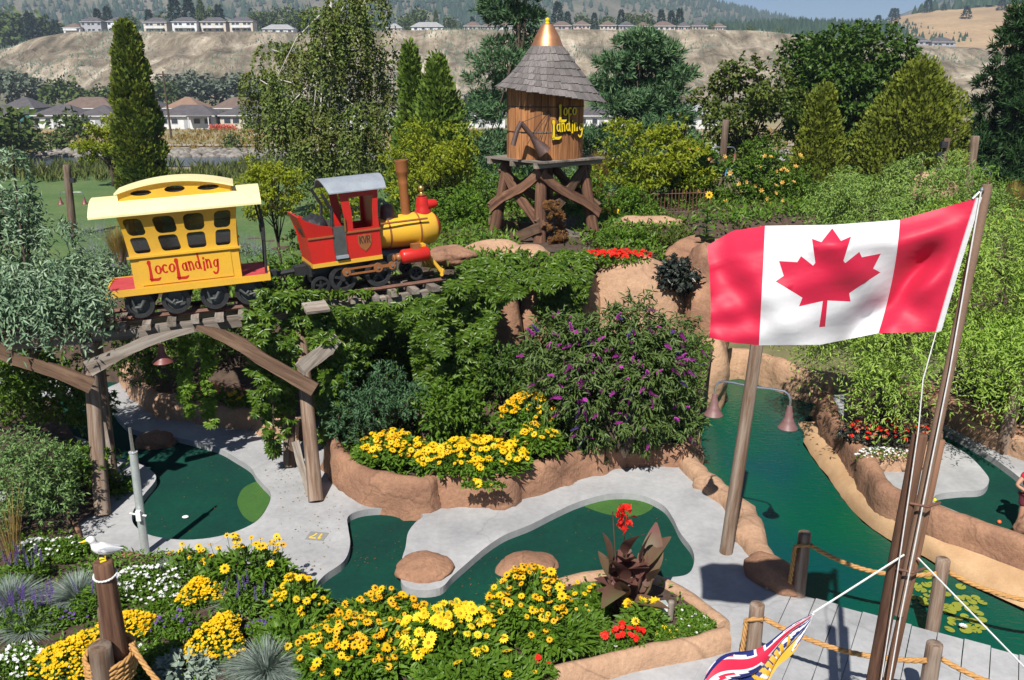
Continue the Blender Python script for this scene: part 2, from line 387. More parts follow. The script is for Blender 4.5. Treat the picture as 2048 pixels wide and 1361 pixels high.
# ------------------------------------------------------------------ mini-golf ground: concrete, carpets, pond
Z_C, Z_G, Z_W = 0.12, 0.0, -0.16
g1 = [(312,958),(298,938),(268,924),(225,912),(180,884),(100,856),(40,838),(60,812),(120,792),(185,772),(205,756),(222,742),(246,748),(240,764),(216,776),(211,792),(222,815),(240,840),(262,857),(300,868),(350,874),(400,886),(440,898),(472,916),(500,934),(512,952),(524,966),(541,986),(536,1012),(510,1045),(450,1070),(375,1080),(305,1072),(270,1052),(265,1026),(286,992)]
g2 = [(695,1036),(712,1024),(745,1018),(795,1018),(845,1030),(830,1046),(816,1066),(811,1095),(804,1120),(803,1165),(833,1180),(880,1176),(905,1152),(930,1130),(970,1096),(1010,1070),(1060,1050),(1110,1025),(1160,1003),(1220,988),(1280,990),(1325,1010),(1345,1035),(1360,1065),(1384,1098),(1388,1126),(1374,1149),(1330,1155),(1260,1155),(1190,1158),(1100,1172),(1000,1200),(900,1230),(800,1232),(700,1216),(642,1196),(633,1172),(650,1150),(688,1122),(700,1090),(697,1060)]
g3 = [(1835,846),(1890,862),(1930,882),(1985,915),(2020,940),(2060,968),(2160,1010),(2170,1090),(2030,1069),(1960,1042),(1900,1018),(1868,1003),(1876,989),(1920,983),(1963,980),(1978,963),(1970,945),(1938,912),(1895,886),(1845,866)]
def ring(px, z, n=5): return [tuple(v[:2]) for v in catmull([Vector((*p, 0)) for p in P2(px, z)], n)]
R1, R2, R3 = ring(g1, Z_C), ring(g2, Z_C), ring(g3, Z_C)
out_main = P2([(-420,1000),(-420,700),(60,700),(240,722),(330,740),(560,820),(800,880),(1150,880),(1340,880),(1398,962),(1430,988),(1465,1014),(1492,1048),(1505,1088),(1530,1132),(1562,1184)], Z_C)
b0 = P(1562,1184,Z_C)
out_main += [(b0.x-0.0, b0.y-0.05), (3.0, 8.6), (2.8, 3.0), (-9.5, 3.0)]
main = slab(out_main, [R1, R2], -0.5, Z_C).build('concrete_path', M['concrete']); tag(main, kind='structure')
out_right = P2([(1650,792),(1680,850),(1720,915),(1768,985),(1830,1022),(1900,1044),(2000,1078),(2200,1130),(2600,1150),(2600,940),(2048,850),(1900,806),(1800,780)], Z_C)
cr = slab(out_right, [R3], -0.5, Z_C).build('concrete_terrace', M['concrete']); tag(cr, kind='structure')
def grow(r, d):
    n = len(r); c = []
    area = sum(r[i][0]*r[(i+1) % n][1]-r[(i+1) % n][0]*r[i][1] for i in range(n)); s = 1 if area > 0 else -1
    for i in range(n):
        a = Vector(r[i-1]); b_ = Vector(r[(i+1) % n]); t = (b_-a).normalized(); c.append((r[i][0]+s*t.y*d, r[i][1]-s*t.x*d))
    return c
for r in (R1, R2, R3):
    o = slab(grow(r, 0.03), [], -0.45, Z_G).build('putting_green', M['carpet']); tag(o, kind='structure')
pad1 = [(475,1000),(488,976),(518,963),(532,972),(541,986),(536,1012),(511,1044),(490,1036),(478,1018)]
pad2 = [(1158,1006),(1190,994),(1235,988),(1280,990),(1307,1002),(1302,1020),(1272,1033),(1230,1032),(1190,1022)]
for pd in (pad1, pad2):
    o = slab(ring(pd, 0.0, 4), [], Z_G-0.02, Z_G+0.005).build('target_mat', M['carpet_light']); tag(o, kind='structure')

# pond
def pond_mat():
    m, nt, b = _new('dyed_pond_water')
    n1 = _noise(nt, _coords(nt, 'world', (0.32, 0.26, 1)), 1.0, 3, 0.5, 0.5)
    col = _ramp(nt, n1, [(0.36, (0.001,0.080,0.038)), (0.54, (0.001,0.068,0.046)), (0.74, (0.001,0.050,0.062))])
    nt.links.new(col, b.inputs['Base Color']); b.inputs['Roughness'].default_value = 0.06; b.inputs['IOR'].default_value = 1.33
    w = _noise(nt, _coords(nt, 'world', (7, 11, 1)), 1.0, 4, 0.55, 0.6)
    _bump(nt, b, w, 0.28, 0.05); return m
M['pond'] = pond_mat()
pond_px = [(1325,880),(1385,930),(1440,985),(1495,1060),(1545,1150),(1600,1240),(1660,1420),(2300,1560),(2500,1400),(2200,1290),(2048,1224),(1920,1164),(1850,1118),(1788,1090),(1726,1046),(1686,1000),(1664,968),(1630,924),(1606,890),(1610,840),(1640,800),(1660,760),(1560,770),(1450,736),(1420,740),(1380,800)]
pond = slab(P2(pond_px, Z_W), [], -0.5, Z_W).build('pond_water', M['pond']); tag(pond, kind='structure')
# sand shelf sloping into the water
shelf_o = [(1590,850),(1606,878),(1628,914),(1662,958),(1684,990),(1724,1036),(1786,1080),(1848,1108),(1920,1152),(2048,1212),(2250,1300)]
shelf_i = [(1640,848),(1652,873),(1679,913),(1704,944),(1732,987),(1754,1024),(1788,1046),(1834,1067),(1880,1086),(1942,1107),(2060,1152)]
mo = MB(); A = catmull([P(*p, -0.22) for p in shelf_o], 5, False); B = catmull([P(*p, 0.0) for p in shelf_i], 5, False)
n = min(len(A), len(B)); rows = 6; vv = []
for i in range(n):
    for k in range(rows):
        t = k/(rows-1); p = A[i].lerp(B[i], t); p.z = -0.26 + 0.30*math.sqrt(t); p += Vector((0.03*nz(p.x*3, p.y*3), 0.03*nz(p.y*3, p.x*3, 4), 0.012*nz(p.x*4, p.y*4, 9))); vv.append(p)
mo.add(vv, [(i*rows+k, (i+1)*rows+k, (i+1)*rows+k+1, i*rows+k+1) for i in range(n-1) for k in range(rows-1)])
mo.f = [f[::-1] for f in mo.f]
tag(mo.build('sand_shelf', M['sand'], smooth=True, sharp=None), kind='structure')

# ------------------------------------------------------------------ sculpted rock walls, each with its own run
def rockwall(name, pts, z0, h, t, label, material, cat='rock wall', seed=0.0, amp=0.05, step=0.10, lean=0.0, knob=0.05, hs=None):
    path = catmull([Vector((p[0], p[1], 0)) for p in pts], 10, False)
    L = [0.0]
    for a, b_ in zip(path, path[1:]): L.append(L[-1]+(b_-a).length)
    n = max(3, int(L[-1]/step)); pp = []; j = 0; hh = []
    for i in range(n+1):
        s = L[-1]*i/n
        while j < len(L)-2 and L[j+1] < s: j += 1
        u = (s-L[j])/max(1e-9, L[j+1]-L[j]); pp.append(path[j].lerp(path[j+1], u))
        hh.append(interp(hs, i/n) if hs else h)
    prof = [(-0.56,-0.25),(-0.60,0.0),(-0.54,0.25),(-0.50,0.5),(-0.47,0.75),(-0.38,0.92),(-0.2,1.0),(0.0,1.02),(0.2,1.0),(0.38,0.92),(0.47,0.75),(0.50,0.5),(0.56,0.0),(0.58,-0.25)]
    m_ = MB(); vv = []; k = len(prof)
    for i, p in enumerate(pp):
        tg = (pp[min(i+1, n)]-pp[max(i-1, 0)]).normalized(); nn = Vector((tg.y, -tg.x, 0))
        for a, c in prof:
            q = p + nn*(a*-t) * 1.0 + Vector((0, 0, z0 + c*hh[i])) 
            d = amp*(nz(q.x*1.7+seed, q.y*1.7, q.z*2.2)+0.5*nz(q.x*4+seed, q.y*4, q.z*4))
            kn = knob*max(0.0, nz(q.x*2.6+seed*2, q.y*2.6, q.z*3.0+7)-0.25)*3
            q += nn*(-a*2)*(d+kn)*t*3 + Vector((0, 0, (d*1.2)*max(0.0, c)))
            vv.append(q)
    ff = [(i*k+j2, i*k+j2+1, (i+1)*k+j2+1, (i+1)*k+j2) for i in range(n) for j2 in range(k-1)]
    ff += [tuple(range(k)), tuple(n*k+j2 for j2 in range(k-1, -1, -1))]
    m_.add(vv, ff); o = m_.build(name, material, smooth=True, sharp=60)
    bm = bmesh.new(); bm.from_mesh(o.data); bmesh.ops.recalc_face_normals(bm, faces=bm.faces); bm.to_mesh(o.data); bm.free()
    return tag(o, label, cat)
def boulder(name, c, r, label, material, seed=0.0, amp=0.18, cat='boulder', rotz=0.0, sub=4, flat=0.0, group=None):
    bm = bmesh.new(); bmesh.ops.create_icosphere(bm, subdivisions=sub, radius=1.0)
    for v in bm.verts:
        d = 1+amp*(nz(v.co.x*1.3+seed, v.co.y*1.3, v.co.z*1.3)*1.5+0.8*nz(v.co.x*2.6+seed, v.co.y*2.6, v.co.z*2.6)-0.6*abs(nz(v.co.x*2.1+seed, v.co.y*2.1+4, v.co.z*2.1)))
        v.co = Vector((v.co.x*d*r[0], v.co.y*d*r[1], max(v.co.z*d, -flat if flat else -9)*r[2]))
    for f in bm.faces: f.smooth = True
    me = bpy.data.meshes.new(name); bm.to_mesh(me); bm.free(); me.materials.append(material)
    o = link(name, me, None, c, (0, 0, rotz)); return tag(o, label, cat, group)
def shift(pts, d): return [(p[0]+d[0], p[1]+d[1]) for p in pts]
def P2z(pts, z): return [(P(a, b, z).x, P(a, b, z).y) for a, b in pts]

rockwall('planter_wall', shift(P2z([(662,935),(684,970),(735,1010),(790,1020),(850,1028),(872,1014),(960,1014),(1012,1014),(1030,1000),(1090,985),(1150,960),(1230,938),(1320,932),(1362,934),(1390,905)], Z_C), (0.0, 0.16)), 0.0, 0.62, 0.32, 'long curved terracotta rock wall holding up the central yellow daisy bed', M['rock'], seed=3.0, amp=0.05, knob=0.12, hs=[(0,0.70),(0.55,0.66),(0.7,0.6),(0.85,0.45),(1,0.5)])
rockwall('pond_curb', P2z([(1372,925),(1398,957),(1430,984),(1465,1010),(1492,1045),(1506,1086),(1531,1130),(1560,1180)], Z_C), -0.3, 0.62, 0.42, 'orange-brown rock curb between grey concrete and left side of the pond', M['rock_tan'], seed=11.0, amp=0.05, knob=0.1)
wo = [(1640,830),(1652,873),(1679,913),(1704,944),(1732,987),(1754,1024),(1788,1046),(1834,1067),(1880,1086),(1942,1107),(2060,1152),(2250,1220)]
rockwall('pond_wall', shift(P2z(wo, 0.0), (0.14, 0.16)), -0.1, 0.58, 0.34, 'brown cracked rock wall above the sandy shelf right of the pond', M['rock'], seed=21.0, amp=0.04, knob=0.06)
rockwall('planter_wall', shift(P2z([(246,766),(262,790),(288,815),(313,833),(345,840),(396,848),(450,856),(504,862),(552,876),(600,885)], Z_C), (0.05, 0.16)), 0.0, 0.55, 0.34, 'shaded tan rock wall of the flower bed under the railway trestle', M['rock_tan'], seed=31.0, amp=0.06, knob=0.1)
rockwall('planter_curb', P2z([(1090,1192),(1140,1178),(1200,1168),(1270,1167),(1330,1183),(1390,1220),(1446,1268)], Z_C), 0.0, 0.30, 0.22, 'low rock edging behind the dark red canna plant', M['rock_tan'], seed=41.0, amp=0.03, knob=0.03)
rockwall('planter_wall', P2z([(1452,1268),(1400,1282),(1300,1300),(1200,1322),(1090,1350),(980,1388),(880,1430)], 0.3), -0.5, 0.86, 0.24, 'smooth tan rock wall along bottom edge of the picture', M['rock_tan'], seed=51.0, amp=0.03, knob=0.03)
rockwall('garden_curb', P2z([(118,985),(140,1040),(158,1088),(200,1113),(290,1124),(400,1118),(462,1140),(545,1158),(610,1196),(660,1222)], Z_C), 0.0, 0.22, 0.22, 'low curved rock curb around front flower garden beside the seagull post', M['rock'], seed=61.0, amp=0.04, knob=0.05)
rockwall('back_wall', P2z([(1836,800),(1880,826),(1930,848),(1985,876),(2048,905),(2150,945)], Z_C), -0.1, 0.62, 0.36, 'brown rock wall behind the tall lamp post at right edge', M['rock'], seed=71.0, amp=0.05, knob=0.08)
rockwall('planter_wall', shift(P2z([(1690,880),(1712,915),(1740,938),(1790,943),(1840,940),(1872,905),(1868,870)], Z_C), (0, 0.1)), 0.0, 0.46, 0.24, 'tan rock wall of the shaded bed under the willow', M['rock_tan'], seed=81.0, amp=0.04, knob=0.05)
rockwall('inlet_wall', P2z([(1405,770),(1430,748),(1480,740),(1540,758),(1600,780),(1660,795)], 0.0), -0.4, 0.95, 0.4, 'tan rock wall closing far end of the green pond', M['rock_tan'], seed=91.0, amp=0.05)
tag(slab(P2z([(1800,770),(1880,812),(1990,868),(2200,940),(2500,930),(2500,780),(1900,740)], 0.45), [], -0.3, 0.46).build('sandy_terrace', M['rock_tan']), kind='structure')

boulder('boulder', P(848,1142,Z_C)+Vector((0,0.05,0.02)), (0.42,0.40,0.13), 'flat brown boulder at tip of the concrete between two putting greens', M['rock'], 2.0, 0.13, rotz=0.3)
boulder('boulder', P(1056,1135,0)+Vector((0,0,0.0)), (0.46,0.44,0.13), 'rounded brown boulder on the green behind orange-eyed daisies', M['rock'], 5.0, 0.10)
boulder('boulder', P(300,900,0)+Vector((0,0.3,0.05)), (0.42,0.34,0.2), 'dark boulder on the shaded putting green under the trestle', M['rock'], 7.0, 0.12)
boulder('boulder', P(845,1012,Z_C), (0.20,0.16,0.20), 'small terracotta rock knob jutting from the central bed wall', M['rock'], 9.0, 0.2)
boulder('boulder', P(1545,1160,Z_C)+Vector((0,0.0,0.08)), (0.30,0.50,0.24), 'smooth rock lump ending the pond curb beside the first rope post', M['rock'], 12.0, 0.1, rotz=0.5)
boulder('boulder', P(1757,940,Z_C)+Vector((0,0,0.14)), (0.17,0.15,0.17), 'left one of two pale round rocks on willow bed wall', M['rock_tan'], 14.0, 0.14)
boulder('boulder', P(1815,940,Z_C)+Vector((0,0,0.14)), (0.22,0.17,0.18), 'right one of two pale round rocks on willow bed wall', M['rock_tan'], 15.0, 0.2)
boulder('boulder', P(2046,1068,0.1)+Vector((0.1,0,0.1)), (0.24,0.2,0.2), 'grey-brown rock by the feet of the child in red', M['rock'], 16.0, 0.14)
boulder('boulder', P(1975,858,0.3)+Vector((0,0,0.1)), (0.28,0.26,0.42), 'upright brown rock beside the lamp post at right', M['rock'], 18.0, 0.12)

# big bank of earth the railway runs into
BANK = [(-14.5,20.6),(-9,19.4),(-5.5,19.0),(-3.4,18.0),(-2.2,17.2),(-0.6,17.6),(0.9,18.6),(1.6,19.1),(4.0,19.4),(4.7,22.0),(5.4,24.0),(9,25.5),(15,26),(22,29),(22,40),(-16,40)]
def dist_in(x, y, poly):
    d = 1e9; n_ = len(poly)
    for i in range(n_):
        ax, ay = poly[i]; bx, by = poly[(i+1) % n_]; dx, dy = bx-ax, by-ay
        t = max(0, min(1, ((x-ax)*dx+(y-ay)*dy)/(dx*dx+dy*dy))); d = min(d, math.hypot(x-ax-t*dx, y-ay-t*dy))
    return d if inside(x, y, poly) else -d
def bank_z(x, y):
    d = dist_in(x, y, BANK) + 0.25*nz(x*0.9, y*0.9, 3)
    top = 1.9 + 1.0*sstep(-6.0, -2.5, x)
    top *= 1 - (1-sstep(-5, -1.0, x))*sstep(23.0, 29.0, y)
    top *= 1 - sstep(31, 38, y)
    return -0.6 + (top+0.6)*sstep(-0.15, 0.9, d) + 0.07*nz(x*1.3, y*1.3) + 0.04*nz(x*4, y*4)
field('garden_bank', lin(-15, 22, 124), lin(16.6, 40, 84), bank_z, M['soil'])
# soil filling the beds
def bed(name, pts, zf, step=0.22, material=None):
    xs = [p[0] for p in pts]; ys = [p[1] for p in pts]
    V2 = [Vector(p) for p in pts]; ed = [(i, (i+1) % len(pts)) for i in range(len(pts))]
    nx = max(3, int((max(xs)-min(xs))/step)); ny = max(3, int((max(ys)-min(ys))/step))
    for y in lin(min(ys), max(ys), ny):
        for x in lin(min(xs), max(xs), nx):
            if inside(x, y, pts) and dist_in(x, y, pts) > step*0.3: V2.append(Vector((x+0.01*nz(x*7, y*7), y)))
    res = geometry.delaunay_2d_cdt(V2, ed, [], 0, 1e-6); vv = []; ff = []
    for p in res[0]: vv.append((p.x, p.y, zf(p.x, p.y, max(0.0, dist_in(p.x, p.y, pts)))+0.03*nz(p.x*3, p.y*3)+0.02*nz(p.x*9, p.y*9)))
    for f in res[2]:
        if inside(sum(res[0][i].x for i in f)/len(f), sum(res[0][i].y for i in f)/len(f), pts): ff.append(tuple(f))
    m_ = MB(); m_.add(vv, ff); return tag(m_.build(name, material or M['soil'], smooth=True, sharp=None), kind='structure')
bedC = P2z([(655,930),(690,965),(740,1000),(850,1012),(1012,1003),(1090,975),(1150,948),(1320,920),(1395,890),(1420,800),(1330,740),(1100,700),(900,690),(700,700),(640,800)], Z_C)
def bedC_z(x, y, d): return 0.5 + 0.9*sstep(14.5, 18.0, y)
bed('bed_soil', bedC, bedC_z)
bedF = P2z([(105,985),(140,1055),(160,1095),(200,1118),(300,1130),(400,1124),(470,1145),(545,1164),(620,1205),(700,1240),(850,1262),(1000,1232),(1130,1186),(1200,1174),(1270,1174),(1330,1192),(1390,1228),(1440,1270),(1300,1300),(1100,1345),(980,1385),(900,1425)], Z_C) + [(-0.9,6.0),(-9.5,6.0),(-9.5,12.0)]
bed('bed_soil', bedF, lambda x, y, d: 0.24+0.08*sstep(0, 1.0, d))
bedL = P2z([(-300,990),(-300,760),(100,800),(150,880),(180,910),(200,960),(205,1020),(150,1060),(110,985)], Z_C)
bed('bed_soil', bedL, lambda x, y, d: 0.2+0.25*sstep(0, 1.5, d))
bedT = P2z([(252,765),(290,812),(345,832),(450,848),(552,868),(620,880),(640,800),(560,700),(300,690)], 0.12)
bed('bed_soil', bedT, lambda x, y, d: 0.45+0.5*sstep(0.2, 2.0, d))
bedW = P2z([(1690,875),(1715,910),(1745,932),(1840,932),(1868,900),(1860,850),(1780,800),(1690,800)], Z_C)
bed('bed_soil', bedW, lambda x, y, d: 0.40)

# rock faces of the bank
boulder('rock_outcrop', (2.75,19.4,1.45), (1.28,0.66,1.66), 'big smooth tan rock below the red geraniums, facing the pond', M['rock_tan'], 23.0, 0.10, 'rock', sub=4)
boulder('rock_outcrop', (1.62,19.1,1.9), (0.36,0.36,1.05), 'narrow tan rock knob left of the red geraniums', M['rock_tan'], 25.0, 0.08, 'rock', sub=4)
boulder('rock_outcrop', (4.45,19.6,1.5), (0.62,1.0,1.78), 'brown canyon rock half hidden behind left end of the flag', M['rock'], 27.0, 0.14, 'rock', sub=4)
boulder('rock_outcrop', (4.35,18.5,0.5), (0.50,0.55,1.15), 'tan rock pillar standing in far end of the pond', M['rock_tan'], 29.0, 0.13, 'rock', sub=4)
boulder('rock_outcrop', (-0.15,17.75,1.3), (0.42,0.3,1.55), 'flat orange rock face showing between the creepers', M['rock'], 33.0, 0.08, 'rock', sub=4)
boulder('rock_outcrop', (0.55,18.3,1.2), (0.5,0.35,1.5), 'dark rock in shade behind the purple butterfly bush', M['rock'], 35.0, 0.1, 'rock', sub=4)
boulder('rock_outcrop', Q(985,508,20.9), (0.78,0.5,0.34), 'pale tan rock rim in front of left tower leg', M['rock_tan'], 37.0, 0.12, 'rock', sub=4)
boulder('rock_outcrop', Q(1052,508,20.6), (0.62,0.4,0.22), 'low tan rock rim in front of the water tower, beside the pale rim', M['rock_tan'], 39.0, 0.1, 'rock', sub=4)
boulder('rock_outcrop', Q(900,512,19.2), (0.6,0.4,0.22), 'tan rock ledge directly in front of the locomotive nose', M['rock'], 43.0, 0.12, 'rock', sub=4)
boulder('rock_outcrop', Q(1300,455,25.0), (1.1,0.5,0.35), 'tan low rock edge of the bed right of the tower', M['rock_tan'], 45.0, 0.14, 'rock', sub=4)
boulder('rock_outcrop', Q(1400,510,21.5), (0.9,0.5,0.45), 'brown sloping rock right of the red geraniums', M['rock'], 47.0, 0.12, 'rock', sub=4)
boulder('rock_outcrop', Q(1860,385,30), (0.8,0.5,0.8), 'tan rock behind the willow top beneath two far lamp posts', M['rock_tan'], 49.0, 0.12, 'rock', sub=4)
# ------------------------------------------------------------------ timber helpers
def plank(name, p0, p1, w, t, material, parent=None, normal=(0,-1,0), wav=0.0, rough=0.012, seed=0.0, nseg=12, off=None, waves=1.5):
    """timber from p0 to p1, w across, t thick, broad face towards normal; own local Z runs along the grain"""
    p0, p1 = Vector(p0), Vector(p1); z = (p1-p0); L = z.length; z.normalize(); y = Vector(normal) - z*Vector(normal).dot(z); y.normalize(); x = y.cross(z)
    vv = []
    for i in range(nseg+1):
        u = i/nseg; s = u*L; c = wav*math.sin(u*math.pi*waves*2+seed)
        wa = w/2*(1+0.10*nz(u*5, seed, 1)); wb = w/2*(1+0.10*nz(u*5, seed, 5))
        for sx, sy in ((-1,-1),(1,-1),(1,1),(-1,1)):
            ww = wa if sx < 0 else wb
            vv.append((c+sx*ww+rough*nz(u*9, seed+sx, sy), sy*t/2+rough*nz(u*9, seed+sx*3, sy+9), s))
    ff = [(i*4+k, i*4+(k+1) % 4, (i+1)*4+(k+1) % 4, (i+1)*4+k) for i in range(nseg) for k in range(4)] + [(3,2,1,0), tuple(nseg*4+k for k in range(4))]
    m_ = MB(); m_.add(vv, ff); o = m_.build(name, material, parent)
    Mx = Matrix((x, y, z)).transposed().to_4x4(); Mx.translation = p0 - (Vector(off) if off is not None else Vector((0,0,0)))
    o.matrix_basis = Mx; return o
def pole(name, p0, p1, r0, r1, material, parent=None, off=None, n=14, seed=0.0, amp=0.05, nseg=10, cap_bevel=0.15):
    p0, p1 = Vector(p0), Vector(p1); z = (p1-p0); L = z.length; R = z.to_track_quat('Z', 'Y').to_matrix()
    m_ = MB(); prof = [(u, r0+(r1-r0)*u) for u in lin(0, 1, nseg)]
    vv = []
    rows = [(u*L, r) for u, r in prof]; rows[-1] = (L-r1*cap_bevel, r1); rows.append((L, r1*(1-cap_bevel)))
    for s, r in rows:
        for k in range(n):
            a = 2*math.pi*k/n; d = 1+amp*nz(math.cos(a)*1.3+seed, math.sin(a)*1.3, s*0.8)+amp*0.6*nz(math.cos(a)*4+seed, math.sin(a)*4, s*0.5)
            vv.append((r*d*math.cos(a), r*d*math.sin(a), s))
    k = len(rows)
    ff = [(i*n+j, i*n+(j+1) % n, (i+1)*n+(j+1) % n, (i+1)*n+j) for i in range(k-1) for j in range(n)] + [tuple(range(n-1,-1,-1)), tuple((k-1)*n+j for j in range(n))]
    m_.add(vv, ff); o = m_.build(name, material, parent, smooth=True, sharp=50)
    Mx = R.to_4x4(); Mx.translation = p0 - (Vector(off) if off is not None else Vector((0,0,0))); o.matrix_basis = Mx; return o

# hand-drawn lettering: strokes of (x, y, width)
def arc(cx, cy, rx, ry, a0, a1, w0, w1, n=12):
    return [(cx+rx*math.cos(math.radians(a0+(a1-a0)*i/n)), cy+ry*math.sin(math.radians(a0+(a1-a0)*i/n)), w0+(w1-w0)*abs(math.sin(math.radians(a0+(a1-a0)*i/n)))) for i in range(n+1)]
GL = {
 'L': (0.62, [[(0.08,1.0,0.05),(0.14,0.95,0.22),(0.17,0.78,0.13),(0.18,0.45,0.13),(0.17,0.12,0.17),(0.14,0.02,0.2)], [(0.10,0.02,0.14),(0.30,0.045,0.13),(0.52,0.035,0.14),(0.64,0.09,0.09),(0.70,0.13,0.03)]]),
 'o': (0.50, [arc(0.24,0.24,0.17,0.19,0,360,0.15,0.08,18)]),
 'c': (0.44, [arc(0.24,0.24,0.17,0.19,48,318,0.15,0.09,14), [(0.36,0.36,0.10),(0.33,0.40,0.12)]]),
 'a': (0.50, [arc(0.21,0.22,0.14,0.17,0,360,0.13,0.08,16), [(0.37,0.44,0.12),(0.37,0.2,0.12),(0.39,0.04,0.12),(0.46,0.02,0.06)]]),
 'n': (0.54, [[(0.06,0.42,0.08),(0.11,0.42,0.14),(0.12,0.2,0.12),(0.12,0.0,0.16)], [(0.12,0.30,0.08),(0.22,0.41,0.11),(0.34,0.38,0.12),(0.38,0.2,0.12),(0.38,0.0,0.16)]]),
 'd': (0.52, [arc(0.20,0.22,0.14,0.17,0,360,0.13,0.08,16), [(0.33,0.86,0.06),(0.37,0.82,0.14),(0.37,0.4,0.12),(0.38,0.06,0.13),(0.46,0.02,0.06)]]),
 'i': (0.26, [[(0.08,0.42,0.08),(0.13,0.42,0.14),(0.13,0.2,0.12),(0.13,0.0,0.17)], [(0.13,0.54,0.10),(0.135,0.60,0.15),(0.14,0.66,0.10)]]),
 'g': (0.54, [arc(0.21,0.23,0.14,0.16,0,360,0.13,0.08,16), [(0.37,0.44,0.13),(0.38,0.15,0.12),(0.37,-0.1,0.12),(0.28,-0.24,0.13),(0.12,-0.25,0.15),(0.02,-0.16,0.09)]]),
 'K': (0.55, [[(0.1,1,0.16),(0.1,0,0.16)], [(0.5,1,0.14),(0.14,0.48,0.12)], [(0.2,0.55,0.12),(0.52,0,0.16)]]),
 'V': (0.55, [[(0.02,1,0.16),(0.27,0,0.12)], [(0.52,1,0.12),(0.27,0,0.12)]]),
 'R': (0.55, [[(0.1,1,0.16),(0.1,0,0.16)], [(0.1,0.95,0.12),(0.4,0.93,0.12),(0.47,0.74,0.14),(0.38,0.54,0.12),(0.1,0.52,0.12)], [(0.26,0.5,0.12),(0.52,0,0.16)]]),
 '1': (0.35, [[(0.02,0.78,0.08),(0.17,1.0,0.13),(0.17,0.0,0.16)]]),
 '7': (0.55, [[(0.02,0.95,0.15),(0.5,0.95,0.14),(0.3,0.5,0.14),(0.2,0.0,0.16)]]),
}
def letter(ch, sx, sy, ox, oy, fn, thick, material, parent, grow_=0.0, name='letter', rot=0.0, bold=0.55):
    m_ = MB(); ca, sa = math.cos(rot), math.sin(rot)
    for st in GL[ch][1]:
        pts = catmull([Vector(p) for p in st], 3, False) if len(st) > 2 else [Vector(p) for p in st]
        vv = []
        for i, p in enumerate(pts):
            a = pts[max(i-1, 0)]; b_ = pts[min(i+1, len(pts)-1)]; t = Vector(((b_.x-a.x)*sx, (b_.y-a.y)*sy)); t = t.normalized() if t.length > 0 else Vector((1,0))
            w = abs(p.z)*(bold if 'anding'.find(ch) < 0 or sx < 0.3 else 0.40)*min(sx, sy) + grow_
            ex = 0.0
            if i == 0: ex = -grow_
            if i == len(pts)-1: ex = grow_
            cx, cy = p.x*sx+t.x*ex, p.y*sy+t.y*ex
            for s_ in (1, -1):
                x_, y_ = cx - t.y*w*s_, cy + t.x*w*s_
                X, Y_ = ox + x_*ca - y_*sa, oy + x_*sa + y_*ca
                vv.append((X, Y_))
        n_ = len(pts); V = [fn(a, b_, thick) for a, b_ in vv]+[fn(a, b_, 0.0) for a, b_ in vv]; k = 2*n_; F = []
        for i in range(n_-1):
            q = (2*i, 2*i+1, 2*i+3, 2*i+2); F.append(q); F.append(tuple(x_+k for x_ in q[::-1]))
            F.append((2*i, 2*i+2, 2*i+2+k, 2*i+k)); F.append((2*i+1, 2*i+1+k, 2*i+3+k, 2*i+3))
        F.append((0, k, k+1, 1)); F.append((2*n_-2, 2*n_-1, 2*n_-1+k, 2*n_-2+k))
        m_.add(V, F)
    o = m_.build(name, material, parent)
    bm = bmesh.new(); bm.from_mesh(o.data); bmesh.ops.recalc_face_normals(bm, faces=bm.faces); bm.to_mesh(o.data); bm.free()
    return o
def word(text, x, y, sx, sy, fn, thick, material, parent, jig=0.0, grow_=0.0, name='letter', seed=1):
    rr = random.Random(seed)
    for i, ch in enumerate(text):
        letter(ch, sx, sy, x, y+jig*rr.uniform(-1, 1)*sy, fn, thick, material, parent, grow_, name, rr.uniform(-0.12, 0.12)*(1 if jig else 0)); x += GL[ch][0]*sx
    return x

# ------------------------------------------------------------------ trestle and track
RAIL = catmull([P(*p) for p in [(-140,668,3.08),(0,660,3.09),(140,646,3.11),(227,637,3.13),(390,620,3.17),(500,609,3.20),(579,598,3.23),(715,580,3.28),(800,568,3.32),(890,555,3.36)]], 8, False)
GAUGE = 0.62
def rail_at(px):      # the near rail where it crosses a picture column
    best = min(RAIL, key=lambda p: abs((p.x/(p.y*CT+(CAMH-p.z)*ST))*FPX+1024-px)); return best.copy()
def heading(i):
    a, b_ = RAIL[max(i-2, 0)], RAIL[min(i+2, len(RAIL)-1)]; return (b_-a).normalized()
NRM = [Vector((-heading(i).y, heading(i).x, 0)).normalized() for i in range(len(RAIL))]
far = [p+n_*GAUGE for p, n_ in zip(RAIL, NRM)]
tro = rail_at(400); tro.z = 0.12
trestle = empty('railway_trestle', tro, (0,0,0), 'weathered timber trestle with leaning posts carrying the small railway track', 'trestle')
def rel(p): return Vector(p)-tro
for line in (RAIL, far):
    m_ = MB(); m_.tube([rel(p)-Vector((0,0,0.035)) for p in line], 0.042, 4); m_.build('rail', M['rust'], trestle)
Ls = [0.0]
for a, b_ in zip(RAIL, RAIL[1:]): Ls.append(Ls[-1]+(b_-a).length)
def at_len(s):
    for i in range(len(Ls)-1):
        if Ls[i+1] >= s: break
    u = (s-Ls[i])/(Ls[i+1]-Ls[i]); return RAIL[i].lerp(RAIL[i+1], u), NRM[i]
rr = random.Random(4); s = 0.15; k = 0
while s < Ls[-1]-0.1:
    p, n_ = at_len(s); e = 0.30+rr.uniform(-0.06, 0.10)
    plank('tie', p-n_*e-Vector((0,0,0.115)), p+n_*(GAUGE+0.3)-Vector((0,0,0.115)), 0.14+rr.uniform(-0.015,0.02), 0.10, M['greywood'], trestle, (0,0,1), 0.0, 0.012, k*1.7, 4, tro)
    s += 0.385+rr.uniform(-0.02,0.02); k += 1
